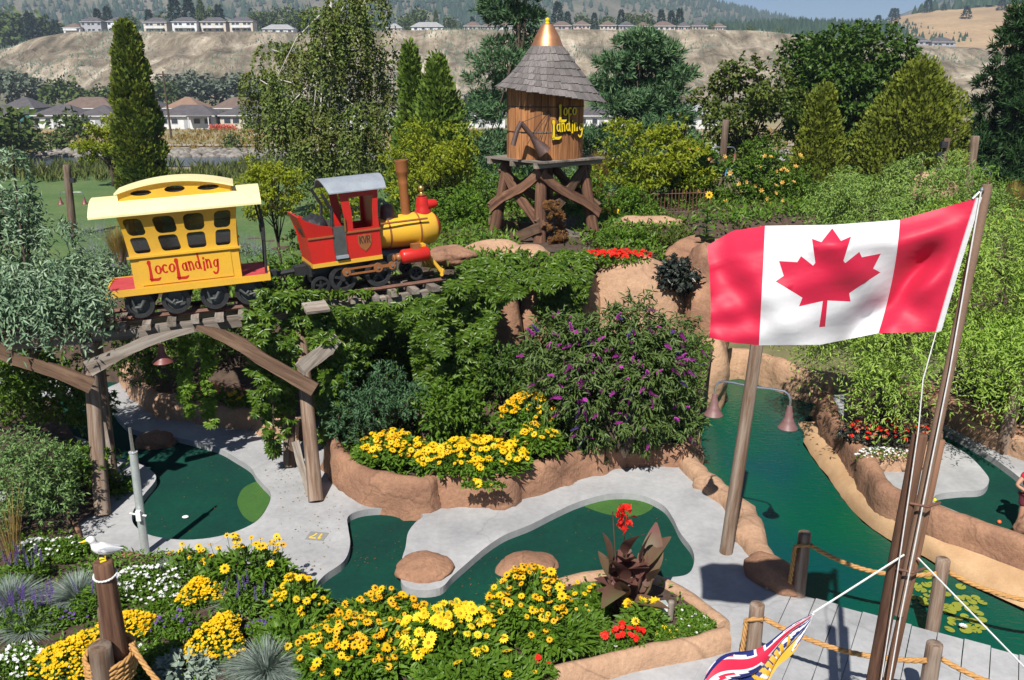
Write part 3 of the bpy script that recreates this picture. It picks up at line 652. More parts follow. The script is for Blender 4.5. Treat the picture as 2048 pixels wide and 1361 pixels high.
for side, o_ in ((0, -0.10), (1, GAUGE+0.10)):
    cuts = [0.0, 2.35, 4.75, 7.3, Ls[-1]]
    for a, b_ in zip(cuts, cuts[1:]):
        pa, na = at_len(a+0.01); pb, nb = at_len(b_-0.01)
        plank('stringer', pa+na*o_-Vector((0,0,0.25)), pb+nb*o_-Vector((0,0,0.25)), 0.20, 0.165, M['greywood'], trestle, (0,0,1), 0.0, 0.02, a+side*7, 14, tro)
def bent(px_top, base_f, base_r, sd):
    p = rail_at(px_top); i = min(range(len(RAIL)), key=lambda k_: (RAIL[k_]-p).length); n_ = NRM[i]
    tf = p - n_*0.10 - Vector((0,0,0.40)); tb = p + n_*(GAUGE+0.15) - Vector((0,0,0.40))
    pole('post', base_f, tf+Vector((0,0,0.06)), 0.128, 0.112, M['post'], trestle, tro, seed=sd, amp=0.06)
    pole('post', base_r, tb+Vector((0,0,0.06)), 0.11, 0.095, M['post'], trestle, tro, seed=sd+3, amp=0.09)
    plank('cap_beam', tf-n_*0.25+Vector((0,0,0.03)), tb+n_*0.25+Vector((0,0,0.03)), 0.2, 0.16, M['greywood'], trestle, (0,0,1), 0, 0.015, sd, 5, tro)
    return tf
Z0 = 0.12
t1 = bent(176, P(206,1030,Z0), P(224,950,Z0), 1.0)
t2 = bent(600, P(632,1003,Z0), P(578,934,Z0), 5.0)
t3 = bent(868, P(850,885,0.5), P(905,800,0.6), 9.0)
NF = (0.25,-0.95,0.1)
def bow(name, pts, t, material, seed):
    """sawn brace with a natural bow: centre line and width measured at stations, real thickness"""
    c = [Q(x, y, Yv) for x, y, w_, Yv in pts]; ws = [w_ for _, _, w_, _ in pts]; o0 = c[0]; z = (c[-1]-c[0]).normalized(); y = Vector(NF)-z*Vector(NF).dot(z); y.normalize(); x = y.cross(z); Mi = Matrix((x, y, z))
    cc = catmull([Vector((*(Mi @ (p-o0)), )) for p in c], 5, False); n_ = len(cc)-1; vv = []
    for i, p in enumerate(cc):
        u = i/n_*(len(ws)-1); k = min(int(u), len(ws)-2); w_ = ws[k]+(ws[k+1]-ws[k])*(u-k); tg = (cc[min(i+1, n_)]-cc[max(i-1, 0)]); tg.y = 0; tg.normalize(); sd = Vector((tg.z, 0, -tg.x))
        for sx, sy in ((-1,-1),(1,-1),(1,1),(-1,1)):
            q = p+sd*sx*w_*0.5*(1+0.09*nz(i*0.5, seed, sx))+Vector((0, sy*t/2, 0)); vv.append(q)
    ff = [(i*4+k, i*4+(k+1) % 4, (i+1)*4+(k+1) % 4, (i+1)*4+k) for i in range(n_) for k in range(4)] + [(3,2,1,0), tuple(n_*4+k for k in range(4))]
    m_ = MB(); m_.add(vv, ff); o = m_.build(name, material, trestle); Mx = Mi.transposed().to_4x4(); Mx.translation = o0-tro; o.matrix_basis = Mx
    bm = bmesh.new(); bm.from_mesh(o.data); bmesh.ops.recalc_face_normals(bm, faces=bm.faces); bm.to_mesh(o.data); bm.free(); return o
bow('brace', [(394,655,0.07,14.0),(435,668,0.18,14.0),(480,688,0.23,13.95),(530,722,0.21,13.9),(580,750,0.22,13.85),(630,780,0.24,13.8)], 0.09, M['brownwood'], 0.5)
bow('brace', [(176,738,0.27,13.25),(212,720,0.22,13.35),(256,700,0.17,13.5),(290,685,0.18,13.6),(336,671,0.13,13.75),(388,660,0.06,13.9)], 0.09, M['greywood'], 2.2)
bow('brace', [(-70,672,0.2,12.6),(0,704,0.21,12.75),(45,724,0.17,12.85),(110,742,0.2,13.0),(184,772,0.24,13.1)], 0.09, M['brownwood'], 0.4)
plank('brace', Q(603,742,13.8), Q(672,676,14.6), 0.24, 0.09, M['greywood'], trestle, NF, 0.03, 0.015, 1.0, 10, tro, 0.9)
plank('brace', Q(590,885,14.3), P(621,992,Z0), 0.13, 0.07, M['greywood'], trestle, NF, 0.01, 0.02, 1.0, 8, tro)
plank('brace', Q(203,815,13.9), P(224,985,Z0), 0.12, 0.06, M['greywood'], trestle, NF, 0.01, 0.02, 4.0, 8, tro)
for pp_ in ((612,612,13.9),):
    plank('plank', Q(608,618,14.3), Q(655,612,14.5), 0.30, 0.05, M['greywood'], trestle, (0,-0.4,1), 0, 0.01, 3.0, 4, tro)

# ------------------------------------------------------------------ pendant and arm lamps
def lamp_shade(parent, loc, r=0.19, material=None, name='lamp_shade'):
    m_ = MB(); m_.lathe([(0.035,0.30),(0.045,0.22),(0.055,0.20),(0.055,0.13),(0.075,0.11),(0.08,0.08),(r*0.75,0.035),(r,-0.02),(r*0.97,-0.03),(r*0.7,0.01),(0.07,0.05)][::-1], loc, 20)
    return m_.build(name, material or M['maroon'], parent, smooth=True, sharp=50)
hl = Q(325,722,13.9)
pend = empty('pendant_lamp', hl, (0,0,0), 'maroon barn lamp hanging below the trestle', 'lamp')
lamp_shade(pend, (0,0,0), 0.17); m_ = MB(); m_.tube([(0,0,0.28),(0,0,0.62)], 0.014, 6); m_.build('hanger', M['steel'], pend)

# ------------------------------------------------------------------ yellow passenger car
def glass_mat():
    m, nt, b = _new('window_acrylic'); g = nt.nodes.new('ShaderNodeBsdfGlossy'); g.inputs['Roughness'].default_value = 0.12
    t = nt.nodes.new('ShaderNodeBsdfTransparent'); t.inputs['Color'].default_value = (0.42,0.44,0.44,1)  # pane tint darkened to stand in for the shade inside the car
    mx = nt.nodes.new('ShaderNodeMixShader'); mx.inputs[0].default_value = 0.10
    nt.links.new(t.outputs[0], mx.inputs[1]); nt.links.new(g.outputs[0], mx.inputs[2]); nt.links.new(mx.outputs[0], nt.nodes['Material Output'].inputs[0]); return m
M['acrylic'] = glass_mat()
iC = min(range(len(RAIL)), key=lambda k_: (RAIL[k_]-rail_at(388)).length)
pc = RAIL[iC] + NRM[iC]*GAUGE/2; hc = heading(iC)
car = empty('passenger_car', pc, (0, -math.asin(hc.z)-0.022, math.atan2(hc.y, hc.x)), 'yellow toy-like passenger car with red lettering and four black wheels', 'train car')
W2 = 0.50
def wmap(side):
    def f(x, z, d):
        t = max(0.0, (z-1.02)/0.72); fl = t**1.8
        return (x*(1+0.085*fl), side*(W2 + 0.13*fl - d), z)
    return f
def rrect(cx, cz, w, h, top=0.5, skew=0.0, n=5):
    out = []; r = min(w, h)*0.5*top
    for sx, sz, a0 in ((1,1,0),(-1,1,90),(-1,-1,180),(1,-1,270)):
        for k_ in range(n+1):
            a = math.radians(a0+90*k_/n); zz = sz*(h/2-r)+r*math.sin(a); xx = sx*(w/2-r)+r*math.cos(a)
            out.append((cx+xx+skew*zz, cz+zz))
    return out
def walls(side):
    out = [(-0.85,0.52),(0.85,0.52),(0.85,1.02)]+[(0.85,1.02+0.72*t) for t in lin(0.15,1,6)]+[(-0.85,1.74-0.72*t) for t in lin(0,0.85,6)]+[(-0.85,1.02)]
    holes = []; panes = []
    for cx, w, sk in ((-0.655,0.26,0.10),(-0.215,0.31,0.12),(0.215,0.30,0.02),(0.64,0.25,-0.06)):
        up = rrect(cx, 1.535, w, 0.29, 0.55, -sk); lo_ = rrect(cx+sk*0.12, 1.225, w*0.95, 0.27, 0.42, -sk*1.3)
        holes += [up, lo_]; panes += [up, lo_]
    m_ = MB(); m_.poly([out]+holes, 0.028, wmap(side)); o = m_.build('side_wall', M['yellow'], car)
    bm = bmesh.new(); bm.from_mesh(o.data); bmesh.ops.recalc_face_normals(bm, faces=bm.faces); bm.to_mesh(o.data); bm.free()
    for pn in panes:
        m_ = MB(); m_.poly([pn], 0.004, lambda a, b_, d: wmap(side)(a, b_, 0.012+d)); m_.build('pane', M['acrylic'], o)
    m_ = MB()
    m_.box((0, side*(W2+0.022), 1.035), (1.78, 0.045, 0.035)); m_.build('belt_rail', M['yellow'], o)
    m_ = MB(); m_.box((0.0, side*(W2+0.006), 0.77), (1.44, 0.012, 0.43)); m_.build('name_board', M['yellow'], o)
    return o
wn_ = walls(-1); walls(1)
for sx in (-1, 1):
    m_ = MB(); out = [(-W2,0.52),(-W2,1.02)]+[(-W2-0.13*t**1.8, 1.02+0.72*t) for t in lin(0.15,1,6)]+[(W2+0.13*t**1.8, 1.02+0.72*t) for t in lin(1,0.15,6)]+[(W2,1.02),(W2,0.52)]
    hole = [(-0.22,0.54),(-0.22,1.5),(0.22,1.5),(0.22,0.54)]
    m_.poly([out, hole], 0.03, lambda a, b_, d: (sx*((0.85-0.03+d)*(1+0.085*max(0,(b_-1.02)/0.72)**1.8)), a*0.94, b_)); o = m_.build('end_wall', M['yellow'], car)
    bm = bmesh.new(); bm.from_mesh(o.data); bmesh.ops.recalc_face_normals(bm, faces=bm.faces); bm.to_mesh(o.data); bm.free()
m_ = MB(); m_.box((0,0,0.505), (2.58,1.08,0.03)); m_.build('deck', M['redfloor'], car)
m_ = MB()
for sy in (-1, 1): m_.box((0, sy*0.555, 0.475), (2.62,0.03,0.11))
for sx in (-1, 1): m_.box((sx*1.295, 0, 0.475), (0.03,1.08,0.11))
m_.build('floor_frame', M['yellow'], car)
# curved roof with clerestory
m_ = MB(); secs = lin(-1, 1, 13); vv = []
for x in (-1.32, 1.32):
    for dz in (0.0, 0.035):
        for u in secs: vv.append((x, 0.72*u, 1.955+dz-0.215*abs(u)**2.2))
n_ = len(secs); ff = []
for i in range(n_-1):
    ff += [(n_+i, 3*n_+i, 3*n_+i+1, n_+i+1), (i, i+1, 2*n_+i+1, 2*n_+i), (i, n_+i, n_+i+1, i+1), (2*n_+i, 2*n_+i+1, 3*n_+i+1, 3*n_+i)]
ff += [(0, 2*n_, 3*n_, n_), (n_-1, 2*n_-1, 4*n_-1, 3*n_-1)]
m_.add(vv, ff); m_.build('roof', M['cream'], car, smooth=True, sharp=40)
def cler(x): return 2.06 + 0.13*(1-((x+0.02)/0.86)**2)
for sd in (-1, 1):
    out = [(-0.86,1.90),(0.86,1.90)]+[(x, cler(x)) for x in lin(0.86,-0.86,15)]
    def ov(cx, w, h): return [(cx+w*math.cos(a), 2.045+h*math.sin(a)+0.05*(0 if abs(cx) > 0.1 else 0.4)) for a in lin(0, 2*math.pi*15/16, 16)]
    m_ = MB(); m_.poly([out, ov(-0.52,0.16,0.045), ov(0.0,0.16,0.055), ov(0.52,0.17,0.045)], 0.03, lambda a, b_, d: (a, sd*(0.36-d), b_)); o = m_.build('clerestory_wall', M['yellow'], car)
    bm = bmesh.new(); bm.from_mesh(o.data); bmesh.ops.recalc_face_normals(bm, faces=bm.faces); bm.to_mesh(o.data); bm.free()
m_ = MB(); xs = lin(-0.92, 0.92, 17); vv = []
for x in xs:
    for y in (-0.42, 0.42):
        for dz in (0, 0.03): vv.append((x, y, cler(x)+dz))
ff = []
for i in range(len(xs)-1):
    a = 4*i; ff += [(a+1, a+5, a+7, a+3)[::1], (a, a+2, a+6, a+4), (a, a+4, a+5, a+1), (a+2, a+3, a+7, a+6)]
ff += [(0,1,3,2), (4*16, 4*16+2, 4*16+3, 4*16+1)]
m_.add(vv, ff); m_.build('clerestory_roof', M['cream'], car, smooth=True, sharp=40)
for sx in (-1, 1): m_ = MB(); m_.box((sx*0.87,0,2.0), (0.02,0.70,0.13)); m_.build('clerestory_end', M['yellow'], car)
# lettering on the near side
fL = lambda a, b_, d: (a, -(W2+0.0125+d), b_)
letter('L', 0.28, 0.33, -0.62, 0.625, fL, 0.004, M['red'], car); x = word('oco', -0.50, 0.725, 0.22, 0.34, fL, 0.004, M['red'], car, 0.05, seed=3)
letter('L', 0.30, 0.34, -0.20, 0.605, fL, 0.004, M['red'], car); word('anding', -0.075, 0.715, 0.205, 0.35, fL, 0.004, M['red'], car, 0.05, seed=5)
# wheels and bogies
def wheel_mesh(r, w, spokes=0):
    m_ = MB(); RY = Matrix.Rotation(math.pi/2, 3, 'X')
    m_.lathe([(r*0.70,-w/2),(r*0.98,-w/2),(r,-w*0.3),(r,w*0.3),(r*0.98,w/2),(r*0.70,w/2),(r*0.66,w*0.25),(r*0.66,-w*0.25),(r*0.70,-w/2)], (0,0,0), 28, RY); return m_
def wheel(parent, loc, r, w, disc, spokes=0):
    o = wheel_mesh(r, w).build('wheel', M['black'], parent, True, loc)
    m_ = MB(); RY = Matrix.Rotation(math.pi/2, 3, 'X')
    if spokes:
        m_.lathe([(r*0.2,-w*0.55),(r*0.2,w*0.55)], (0,0,0), 12, RY)
        for k_ in range(spokes):
            a = 2*math.pi*k_/spokes+0.3; m_.box((math.cos(a)*r*0.42, 0, math.sin(a)*r*0.42), (r*0.56, w*0.5, r*0.20), Matrix.Rotation(-a, 3, 'Y'))
    else:
        m_.lathe([(0.01,-w*0.12),(r*0.67,-w*0.12),(r*0.67,w*0.12),(0.01,w*0.12)], (0,0,0), 24, RY); m_.lathe([(r*0.16,-w*0.5),(r*0.16,w*0.5)], (0,0,0), 10, RY)
    m_.build('spokes' if spokes else 'hub', M['black'] if not disc else disc, o); return o
for sy in (-1, 1):
    for x in (-0.83, -0.26, 0.36, 0.93):
        wheel(car, (x, sy*0.40, 0.235), 0.235, 0.11, M['darkgrey'])
    for cx in (-0.545, 0.645):
        m_ = MB(); y = sy*0.49
        m_.tube([(cx-0.36,y,0.19),(cx-0.40,y,0.42),(cx+0.10,y,0.43)], 0.024, 8); m_.tube([(cx+0.0,y-0.01*sy,0.43),(cx+0.40,y,0.42),(cx+0.40,y,0.22),(cx+0.28,y,0.20)], 0.024, 8)
        m_.box((cx-0.02,y,0.43), (0.46,0.06,0.055)); m_.tube([(cx-0.36,y,0.20),(cx-0.27,y,0.20),(cx-0.20,y,0.31)], 0.03, 8); m_.tube([(cx+0.13,y,0.30),(cx+0.22,y,0.21),(cx+0.28,y,0.26)], 0.026, 8)
        m_.build('bogie_frame', M['darkgrey'], car, smooth=True)
for y in (-0.40, 0.40):
    m_ = MB(); m_.tube([(1.27,y,1.78),(1.31,y,1.35),(1.25,y,0.52)], 0.022, 8); m_.tube([(1.21,y,1.78),(1.26,y,1.38),(1.30,y,1.20)], 0.016, 8); m_.box((1.275,y,1.16), (0.06,0.05,0.14)); m_.build('handrail', M['black'], car, smooth=True)
m_ = MB(); m_.box((1.36,0,0.42), (0.18,0.16,0.10)); m_.build('coupler', M['black'], car)

# ------------------------------------------------------------------ locomotive
iL = min(range(len(RAIL)), key=lambda k_: (RAIL[k_]-rail_at(684)).length)
pl = RAIL[iL] + NRM[iL]*GAUGE/2; hlv = heading(iL)
loco = empty('steam_locomotive', pl, (0, -math.asin(hlv.z)-0.012, math.atan2(hlv.y, hlv.x)+0.06), 'red and yellow miniature steam locomotive with tall brown chimney', 'locomotive')
HW = 0.40
def lp(out, holes, side, material, name, t=0.03, fl=None):
    m_ = MB()
    def f(x, z, d): return (x, side*(HW-d+(fl(x, z) if fl else 0)), z)
    m_.poly([out]+holes, t, f); o = m_.build(name, material, loco)
    bm = bmesh.new(); bm.from_mesh(o.data); bmesh.ops.recalc_face_normals(bm, faces=bm.faces); bm.to_mesh(o.data); bm.free(); return o
for sd in (-1, 1):
    # flared tender side, then cab side with its window
    lp([(-0.50,0.58),(-0.09,0.58),(-0.09,1.03),(-0.09,1.21),(-0.30,1.26),(-0.52,1.36),(-0.64,1.44),(-0.60,1.25),(-0.55,1.03)], [], sd, M['red'], 'tender_side', 0.03, lambda x, z: 0.06*max(0, z-1.03)/0.4)
    lp([(0.16,0.58),(0.77,0.58),(0.77,1.05),(0.76,1.30),(0.80,1.78),(0.09,1.78),(0.12,1.60),(0.16,1.20)], [[(0.29,1.12),(0.66,1.12),(0.67,1.40),(0.70,1.68),(0.26,1.68),(0.29,1.40)]], sd, M['red'], 'cab_side')
    m_ = MB(); m_.box((-0.31, sd*(HW+0.008), 1.045), (0.46,0.03,0.03)); m_.box((0.465, sd*(HW+0.012), 1.075), (0.64,0.03,0.03)); m_.build('trim_strip', M['copper_paint'], loco)
    m_ = MB(); m_.tube([(0.14,sd*(HW+0.03),1.10),(0.14,sd*(HW+0.03),1.34)], 0.018, 8); m_.build('grab_handle', M['brass'], loco)
m_ = MB(); m_.poly([[(-0.37,0.58),(0.37,0.58),(0.37,1.03),(0.43,1.44),(-0.43,1.44),(-0.37,1.03)]], 0.03, lambda a, b_, d: (-0.50+d-0.13*max(0,(b_-1.03)/0.41)-0.04*(b_-0.58)/0.86, a, b_)); o = m_.build('tender_back', M['red'], loco)
bm = bmesh.new(); bm.from_mesh(o.data); bmesh.ops.recalc_face_normals(bm, faces=bm.faces); bm.to_mesh(o.data); bm.free()
m_ = MB(); m_.box((0.135,0,0.555), (1.28,0.815,0.075)); m_.build('running_board', M['yellow'], loco)
m_ = MB(); m_.box((0.135,0,0.60), (1.22,0.74,0.02)); m_.build('cab_floor', M['black'], loco)
bm = bmesh.new(); bmesh.ops.create_icosphere(bm, subdivisions=3, radius=1)
for v in bm.verts: v.co = Vector((v.co.x*0.26-0.33, v.co.y*0.36, max(-0.3, v.co.z)*0.22*(1+0.3*nz(v.co.x*4, v.co.y*4, v.co.z*4))+1.18))
me = bpy.data.meshes.new('coal_load'); bm.to_mesh(me); bm.free(); me.materials.append(M['black']); link('coal_load', me, loco)
m_ = MB(); m_.box((0.74,0,1.15), (0.03,0.74,1.2)); m_.build('cab_front', M['red'], loco)
for sd in (-1, 1):
    m_ = MB(); m_.tube([(-0.08,sd*0.37,1.20),(-0.05,sd*0.37,1.5),(-0.20,sd*0.37,1.80)], 0.03, 6); m_.build('door_post', M['black'], loco)
    m_ = MB(); m_.box((0.03,sd*0.385,0.9), (0.23,0.02,0.6)); m_.build('cab_door', M['darkgrey'], loco)
m_ = MB(); m_.box((0.035,-0.41,0.66), (0.22,0.10,0.05)); m_.build('step', M['tin'], loco)
m_ = MB(); us = lin(-1, 1, 13); vv = []
for x0 in (-0.10, 0.93):
    for dz in (0, 0.02):
        for u in us: vv.append((x0+0.05*(1-u*u)*(1 if x0 > 0 else -1), 0.50*u, 1.785+dz+0.20*(1-abs(u)**2.0)))
n_ = len(us); ff = []
for i in range(n_-1): ff += [(n_+i, 3*n_+i, 3*n_+i+1, n_+i+1), (i, i+1, 2*n_+i+1, 2*n_+i), (i, n_+i, n_+i+1, i+1), (2*n_+i, 2*n_+i+1, 3*n_+i+1, 3*n_+i)]
ff += [(0, 2*n_, 3*n_, n_), (n_-1, 2*n_-1, 4*n_-1, 3*n_-1)]
m_.add(vv, ff); m_.build('cab_roof', M['tin'], loco, smooth=True, sharp=40)
RX = Matrix.Rotation(math.pi/2, 3, 'Y')
m_ = MB(); m_.lathe([(0.275,0.76),(0.28,1.0),(0.305,1.3),(0.315,1.6),(0.305,1.90),(0.265,1.95)], (0,0,0.90), 28, RX); boil = m_.build('boiler', M['yellow'], loco, smooth=True, sharp=50)
m_ = MB()
for x0 in (1.02, 1.60): m_.lathe([(0.307+(0.006 if x0 > 1.2 else -0.022),x0-0.018),(0.322+(0.0 if x0 > 1.2 else -0.03),x0-0.015),(0.322+(0.0 if x0 > 1.2 else -0.03),x0+0.015),(0.307+(0.006 if x0 > 1.2 else -0.022),x0+0.018)], (0,0,0.90), 28, RX)
m_.build('boiler_band', M['copper_paint'], boil, smooth=True, sharp=50)
m_ = MB(); m_.lathe([(0.262,1.95),(0.24,1.98),(0.16,2.04),(0.05,2.06)], (0,0,0.90), 24, RX); m_.build('smokebox_door', M['red'], boil, smooth=True)
m_ = MB(); m_.tube([(0.80,-0.31,1.13),(1.72,-0.33,1.13)], 0.02, 8); m_.tube([(0.80,0.31,1.13),(1.72,0.33,1.13)], 0.02, 8); m_.build('handrail', M['copper_paint'], loco, smooth=True)
m_ = MB(); m_.lathe([(0.085,1.10),(0.085,1.75),(0.09,1.77),(0.085,1.79),(0.09,1.92),(0.115,1.96),(0.12,2.0),(0.12,2.15),(0.128,2.17),(0.128,2.19),(0.10,2.19),(0.09,2.0)], (1.42,0,0), 24); m_.build('chimney', M['copper_paint'], loco, smooth=True, sharp=40)
m_ = MB(); m_.lathe([(0.14,1.08),(0.135,1.30),(0.12,1.33),(0.125,1.345),(0.10,1.41),(0.03,1.44)], (1.06,0,0), 22); m_.build('steam_dome', M['spout'], loco, smooth=True, sharp=50)
m_ = MB(); m_.lathe([(0.15,1.16),(0.16,1.22),(0.12,1.27),(0.13,1.34),(0.11,1.42),(0.10,1.48),(0.04,1.50)], (1.76,0,0), 20); m_.lathe([(0.02,-0.10),(0.085,-0.09),(0.10,-0.02),(0.085,0.16),(0.07,0.20),(0.02,0.20)], (1.83,0,1.33), 16, RX); m_.build('headlamp', M['red'], loco, smooth=True, sharp=50)
m_ = MB(); m_.lathe([(0.07,1.50),(0.09,1.52),(0.04,1.55),(0.03,1.57),(0.055,1.60),(0.06,1.64),(0.045,1.68),(0.01,1.70)], (1.76,0,0), 14); m_.build('finial', M['brass'], loco, smooth=True)
# chassis, wheels, motion
m_ = MB(); m_.box((0.55,0,0.45), (2.1,0.42,0.14)); m_.box((0.30,0,0.30), (1.6,0.30,0.2)); m_.build('chassis', M['black'], loco)
for sy in (-1, 1):
    for x in (0.02, 0.68): wheel(loco, (x, sy*0.33, 0.25), 0.25, 0.07, None, 5)
    wheel(loco, (-0.38, sy*0.30, 0.17), 0.17, 0.06, None, 5); wheel(loco, (1.42, sy*0.30, 0.13), 0.13, 0.06, None, 5)
    m_ = MB(); m_.lathe([(0.05,-0.32),(0.075,-0.30),(0.12,-0.27),(0.135,-0.24),(0.135,0.22),(0.12,0.25),(0.05,0.26)], (1.40,sy*0.42,0.50), 20, RX); o = m_.build('cylinder', M['red'], loco, smooth=True, sharp=40)
    m_ = MB(); m_.lathe([(0.05,-0.44),(0.07,-0.42),(0.055,-0.38),(0.08,-0.35),(0.08,-0.31)], (1.40,sy*0.42,0.50), 14, RX); m_.box((1.41,sy*0.42,0.66), (0.16,0.12,0.11)); m_.build('valve_box', M['copper_paint'], o, smooth=True, sharp=40)
    m_ = MB(); y = sy*0.45
    for z in (0.43, 0.33): m_.box((0.34,y,z), (0.60,0.03,0.03))
    for x, rr_ in ((0.07,0.075),(0.66,0.085),(0.92,0.07)): m_.lathe([(rr_,-0.02),(rr_,0.02)], (x,y,0.38), 16, Matrix.Rotation(math.pi/2,3,'X'))
    m_.box((0.79,y,0.39), (0.26,0.03,0.05)); o = m_.build('connecting_rod', M['copper_paint'], loco)
    m_ = MB(); m_.tube([(0.92,y,0.40),(1.08,sy*0.43,0.46)], 0.022, 8)
    for x in (0.07,0.66,0.92): m_.lathe([(0.022,-0.04),(0.022,0.04)], (x,y,0.38), 8, Matrix.Rotation(math.pi/2,3,'X'))
    m_.build('pin', M['steel'], o, smooth=True, sharp=40)
m_ = MB()
for i in range(9):
    u = -1+2*i/8; m_.tube([(1.58,u*0.34,0.62),(2.0-0.12*u*u,u*0.46,0.08)], 0.026, 6)
m_.box((1.58,0,0.64), (0.08,0.80,0.07)); m_.tube([(1.86,-0.48,0.07),(2.0,-0.2,0.07),(2.01,0.2,0.07),(1.86,0.48,0.07)], 0.036, 6); m_.build('cowcatcher', M['yellow'], loco)
# shield emblem
fS = lambda a, b_, d: (a, -(HW+0.001+d), b_)
m_ = MB(); sh = [(0.355,1.0),(0.42,0.985),(0.475,1.01),(0.53,0.985),(0.595,1.0),(0.60,0.86),(0.565,0.78),(0.475,0.70),(0.385,0.78),(0.35,0.86)]
m_.poly([sh], 0.012, fS); o = m_.build('emblem', M['copper_paint'], loco)
bm = bmesh.new(); bm.from_mesh(o.data); bmesh.ops.recalc_face_normals(bm, faces=bm.faces); bm.to_mesh(o.data); bm.free()
M['emblem_dark'] = mat('emblem_ink', (0.10,0.03,0.015))
word('KVR', 0.372, 0.845, 0.125, 0.135, lambda a, b_, d: (a, -(HW+0.014+d), b_), 0.004, M['emblem_dark'], o)
m_ = MB(); m_.box((-0.62,0,0.44), (0.28,0.20,0.16)); m_.tube([(-0.74,0,0.44),(-1.05,0,0.43)], 0.05, 8); m_.build('coupler', M['black'], loco)
m_ = MB(); m_.box((-0.52,0,0.44), (0.05,0.5,0.20)); m_.build('buffer_beam', M['black'], loco)

# ------------------------------------------------------------------ water tower
TB = P(1088,484,2.72); TY = TB.y + 0.1
tower = empty('water_tower', (TB.x, TY, 2.7), (0,0,0), 'wooden water tower with shingled witch-hat roof, copper cap and yellow sign', 'water tower')
ZP = Q(1088,314,TY).z - 2.7           # platform level
def tz(py): return Q(1088, py, TY).z - 2.7
legs = []
for a, rb, rt in ((-97,1.30,0.98),(-3,1.40,1.0),(83,1.3,0.98),(180,1.42,0.98)):
    a = math.radians(a); b_ = Vector((rb*math.cos(a), rb*math.sin(a), -0.15)); t = Vector((rt*math.cos(a), rt*math.sin(a), ZP-0.14)); legs.append((b_, t))
    pole('leg', b_, t, 0.17, 0.135, M['redwood'], tower, seed=a*3, amp=0.1, n=12)
def on(i, u): b_, t = legs[i]; return b_.lerp(t, u)
def br(i, u, j, v, w=0.24, o_=0.16, wav=0.05, material='brownwood', sd=0.0):
    a, b_ = on(i, u), on(j, v); mid = (a+b_)/2; nr = Vector((mid.x, mid.y, 0)).normalized()
    d = (b_-a).normalized()*0.18
    plank('brace', a+nr*o_-d, b_+nr*o_+d, w, 0.09, M[material], tower, nr, wav, 0.02, sd, 14, None, 1.0)
br(3,0.50,0,0.90, sd=0.3, material='redwood'); br(3,0.90,0,0.36, o_=0.07, sd=2.0, material='redwood'); br(3,0.08,0,0.30, w=0.26, sd=1.0)
br(0,0.88,1,0.45, sd=3.0, material='redwood'); br(1,0.92,0,0.40, o_=0.07, sd=4.0); br(1,0.10,0,0.34, w=0.26, material='greywood', sd=5.0, o_=0.05)
br(1,0.5,2,0.9, sd=1.3); br(2,0.9,3,0.5, sd=2.6); br(2,0.4,3,0.9, o_=0.07, sd=0.4); br(2,0.12,3,0.3, o_=0.07, sd=0.8); br(1,0.9,2,0.4, o_=0.07, sd=1.9)
# platform: two bearers and deck planks
ca, sa = math.cos(math.radians(40)), math.sin(math.radians(40))
def rotp(x, y, z): return Vector((x*ca-y*sa, x*sa+y*ca, z))
for v_ in (-0.92, 0.0, 0.92): plank('bearer', rotp(-1.15,v_,ZP-0.10), rotp(1.15,v_,ZP-0.10), 0.13, 0.14, M['greywood'], tower, (0,0,1), 0, 0.012, v_, 6)
for i in range(9):
    x = -1.02+2.04*i/8; e = 0.05*nz(i*3.3, 1)
    plank('deck_plank', rotp(x,-1.10+e,ZP-0.02), rotp(x,1.10+e*0.6,ZP-0.02), 0.245, 0.045, M['greywood'], tower, (0,0,1), 0, 0.008, i*2.0, 6)
RT = 0.965; ZT0 = ZP+0.005; ZT1 = tz(170)
NS = 34; m_ = MB(); w = 2*math.pi*RT/NS*0.965
m_.box((0,0,(ZT1-ZT0)/2), (w, 0.05, ZT1-ZT0)); bm = None
stave_me = m_.mesh('stave', M['stave'])
for i in range(NS):
    a = 2*math.pi*i/NS + 0.05; r_ = RT + 0.006*math.sin(i*5.1)
    link('stave', stave_me, tower, (r_*math.cos(a), r_*math.sin(a), ZT0), (0.006*math.sin(i*3.7), 0, a+math.pi/2))
m_ = MB(); m_.lathe([(RT-0.05,ZT0),(RT-0.05,ZT1)], (0,0,0), 34); m_.build('tank_core', M['brownwood'], tower)
for py in (212, 261):
    z = tz(py); m_ = MB(); m_.tube([((RT+0.035)*math.cos(a), (RT+0.035)*math.sin(a), z) for a in lin(0, 2*math.pi, 49)], 0.012, 6); m_.build('hoop', M['black'], tower, smooth=True)
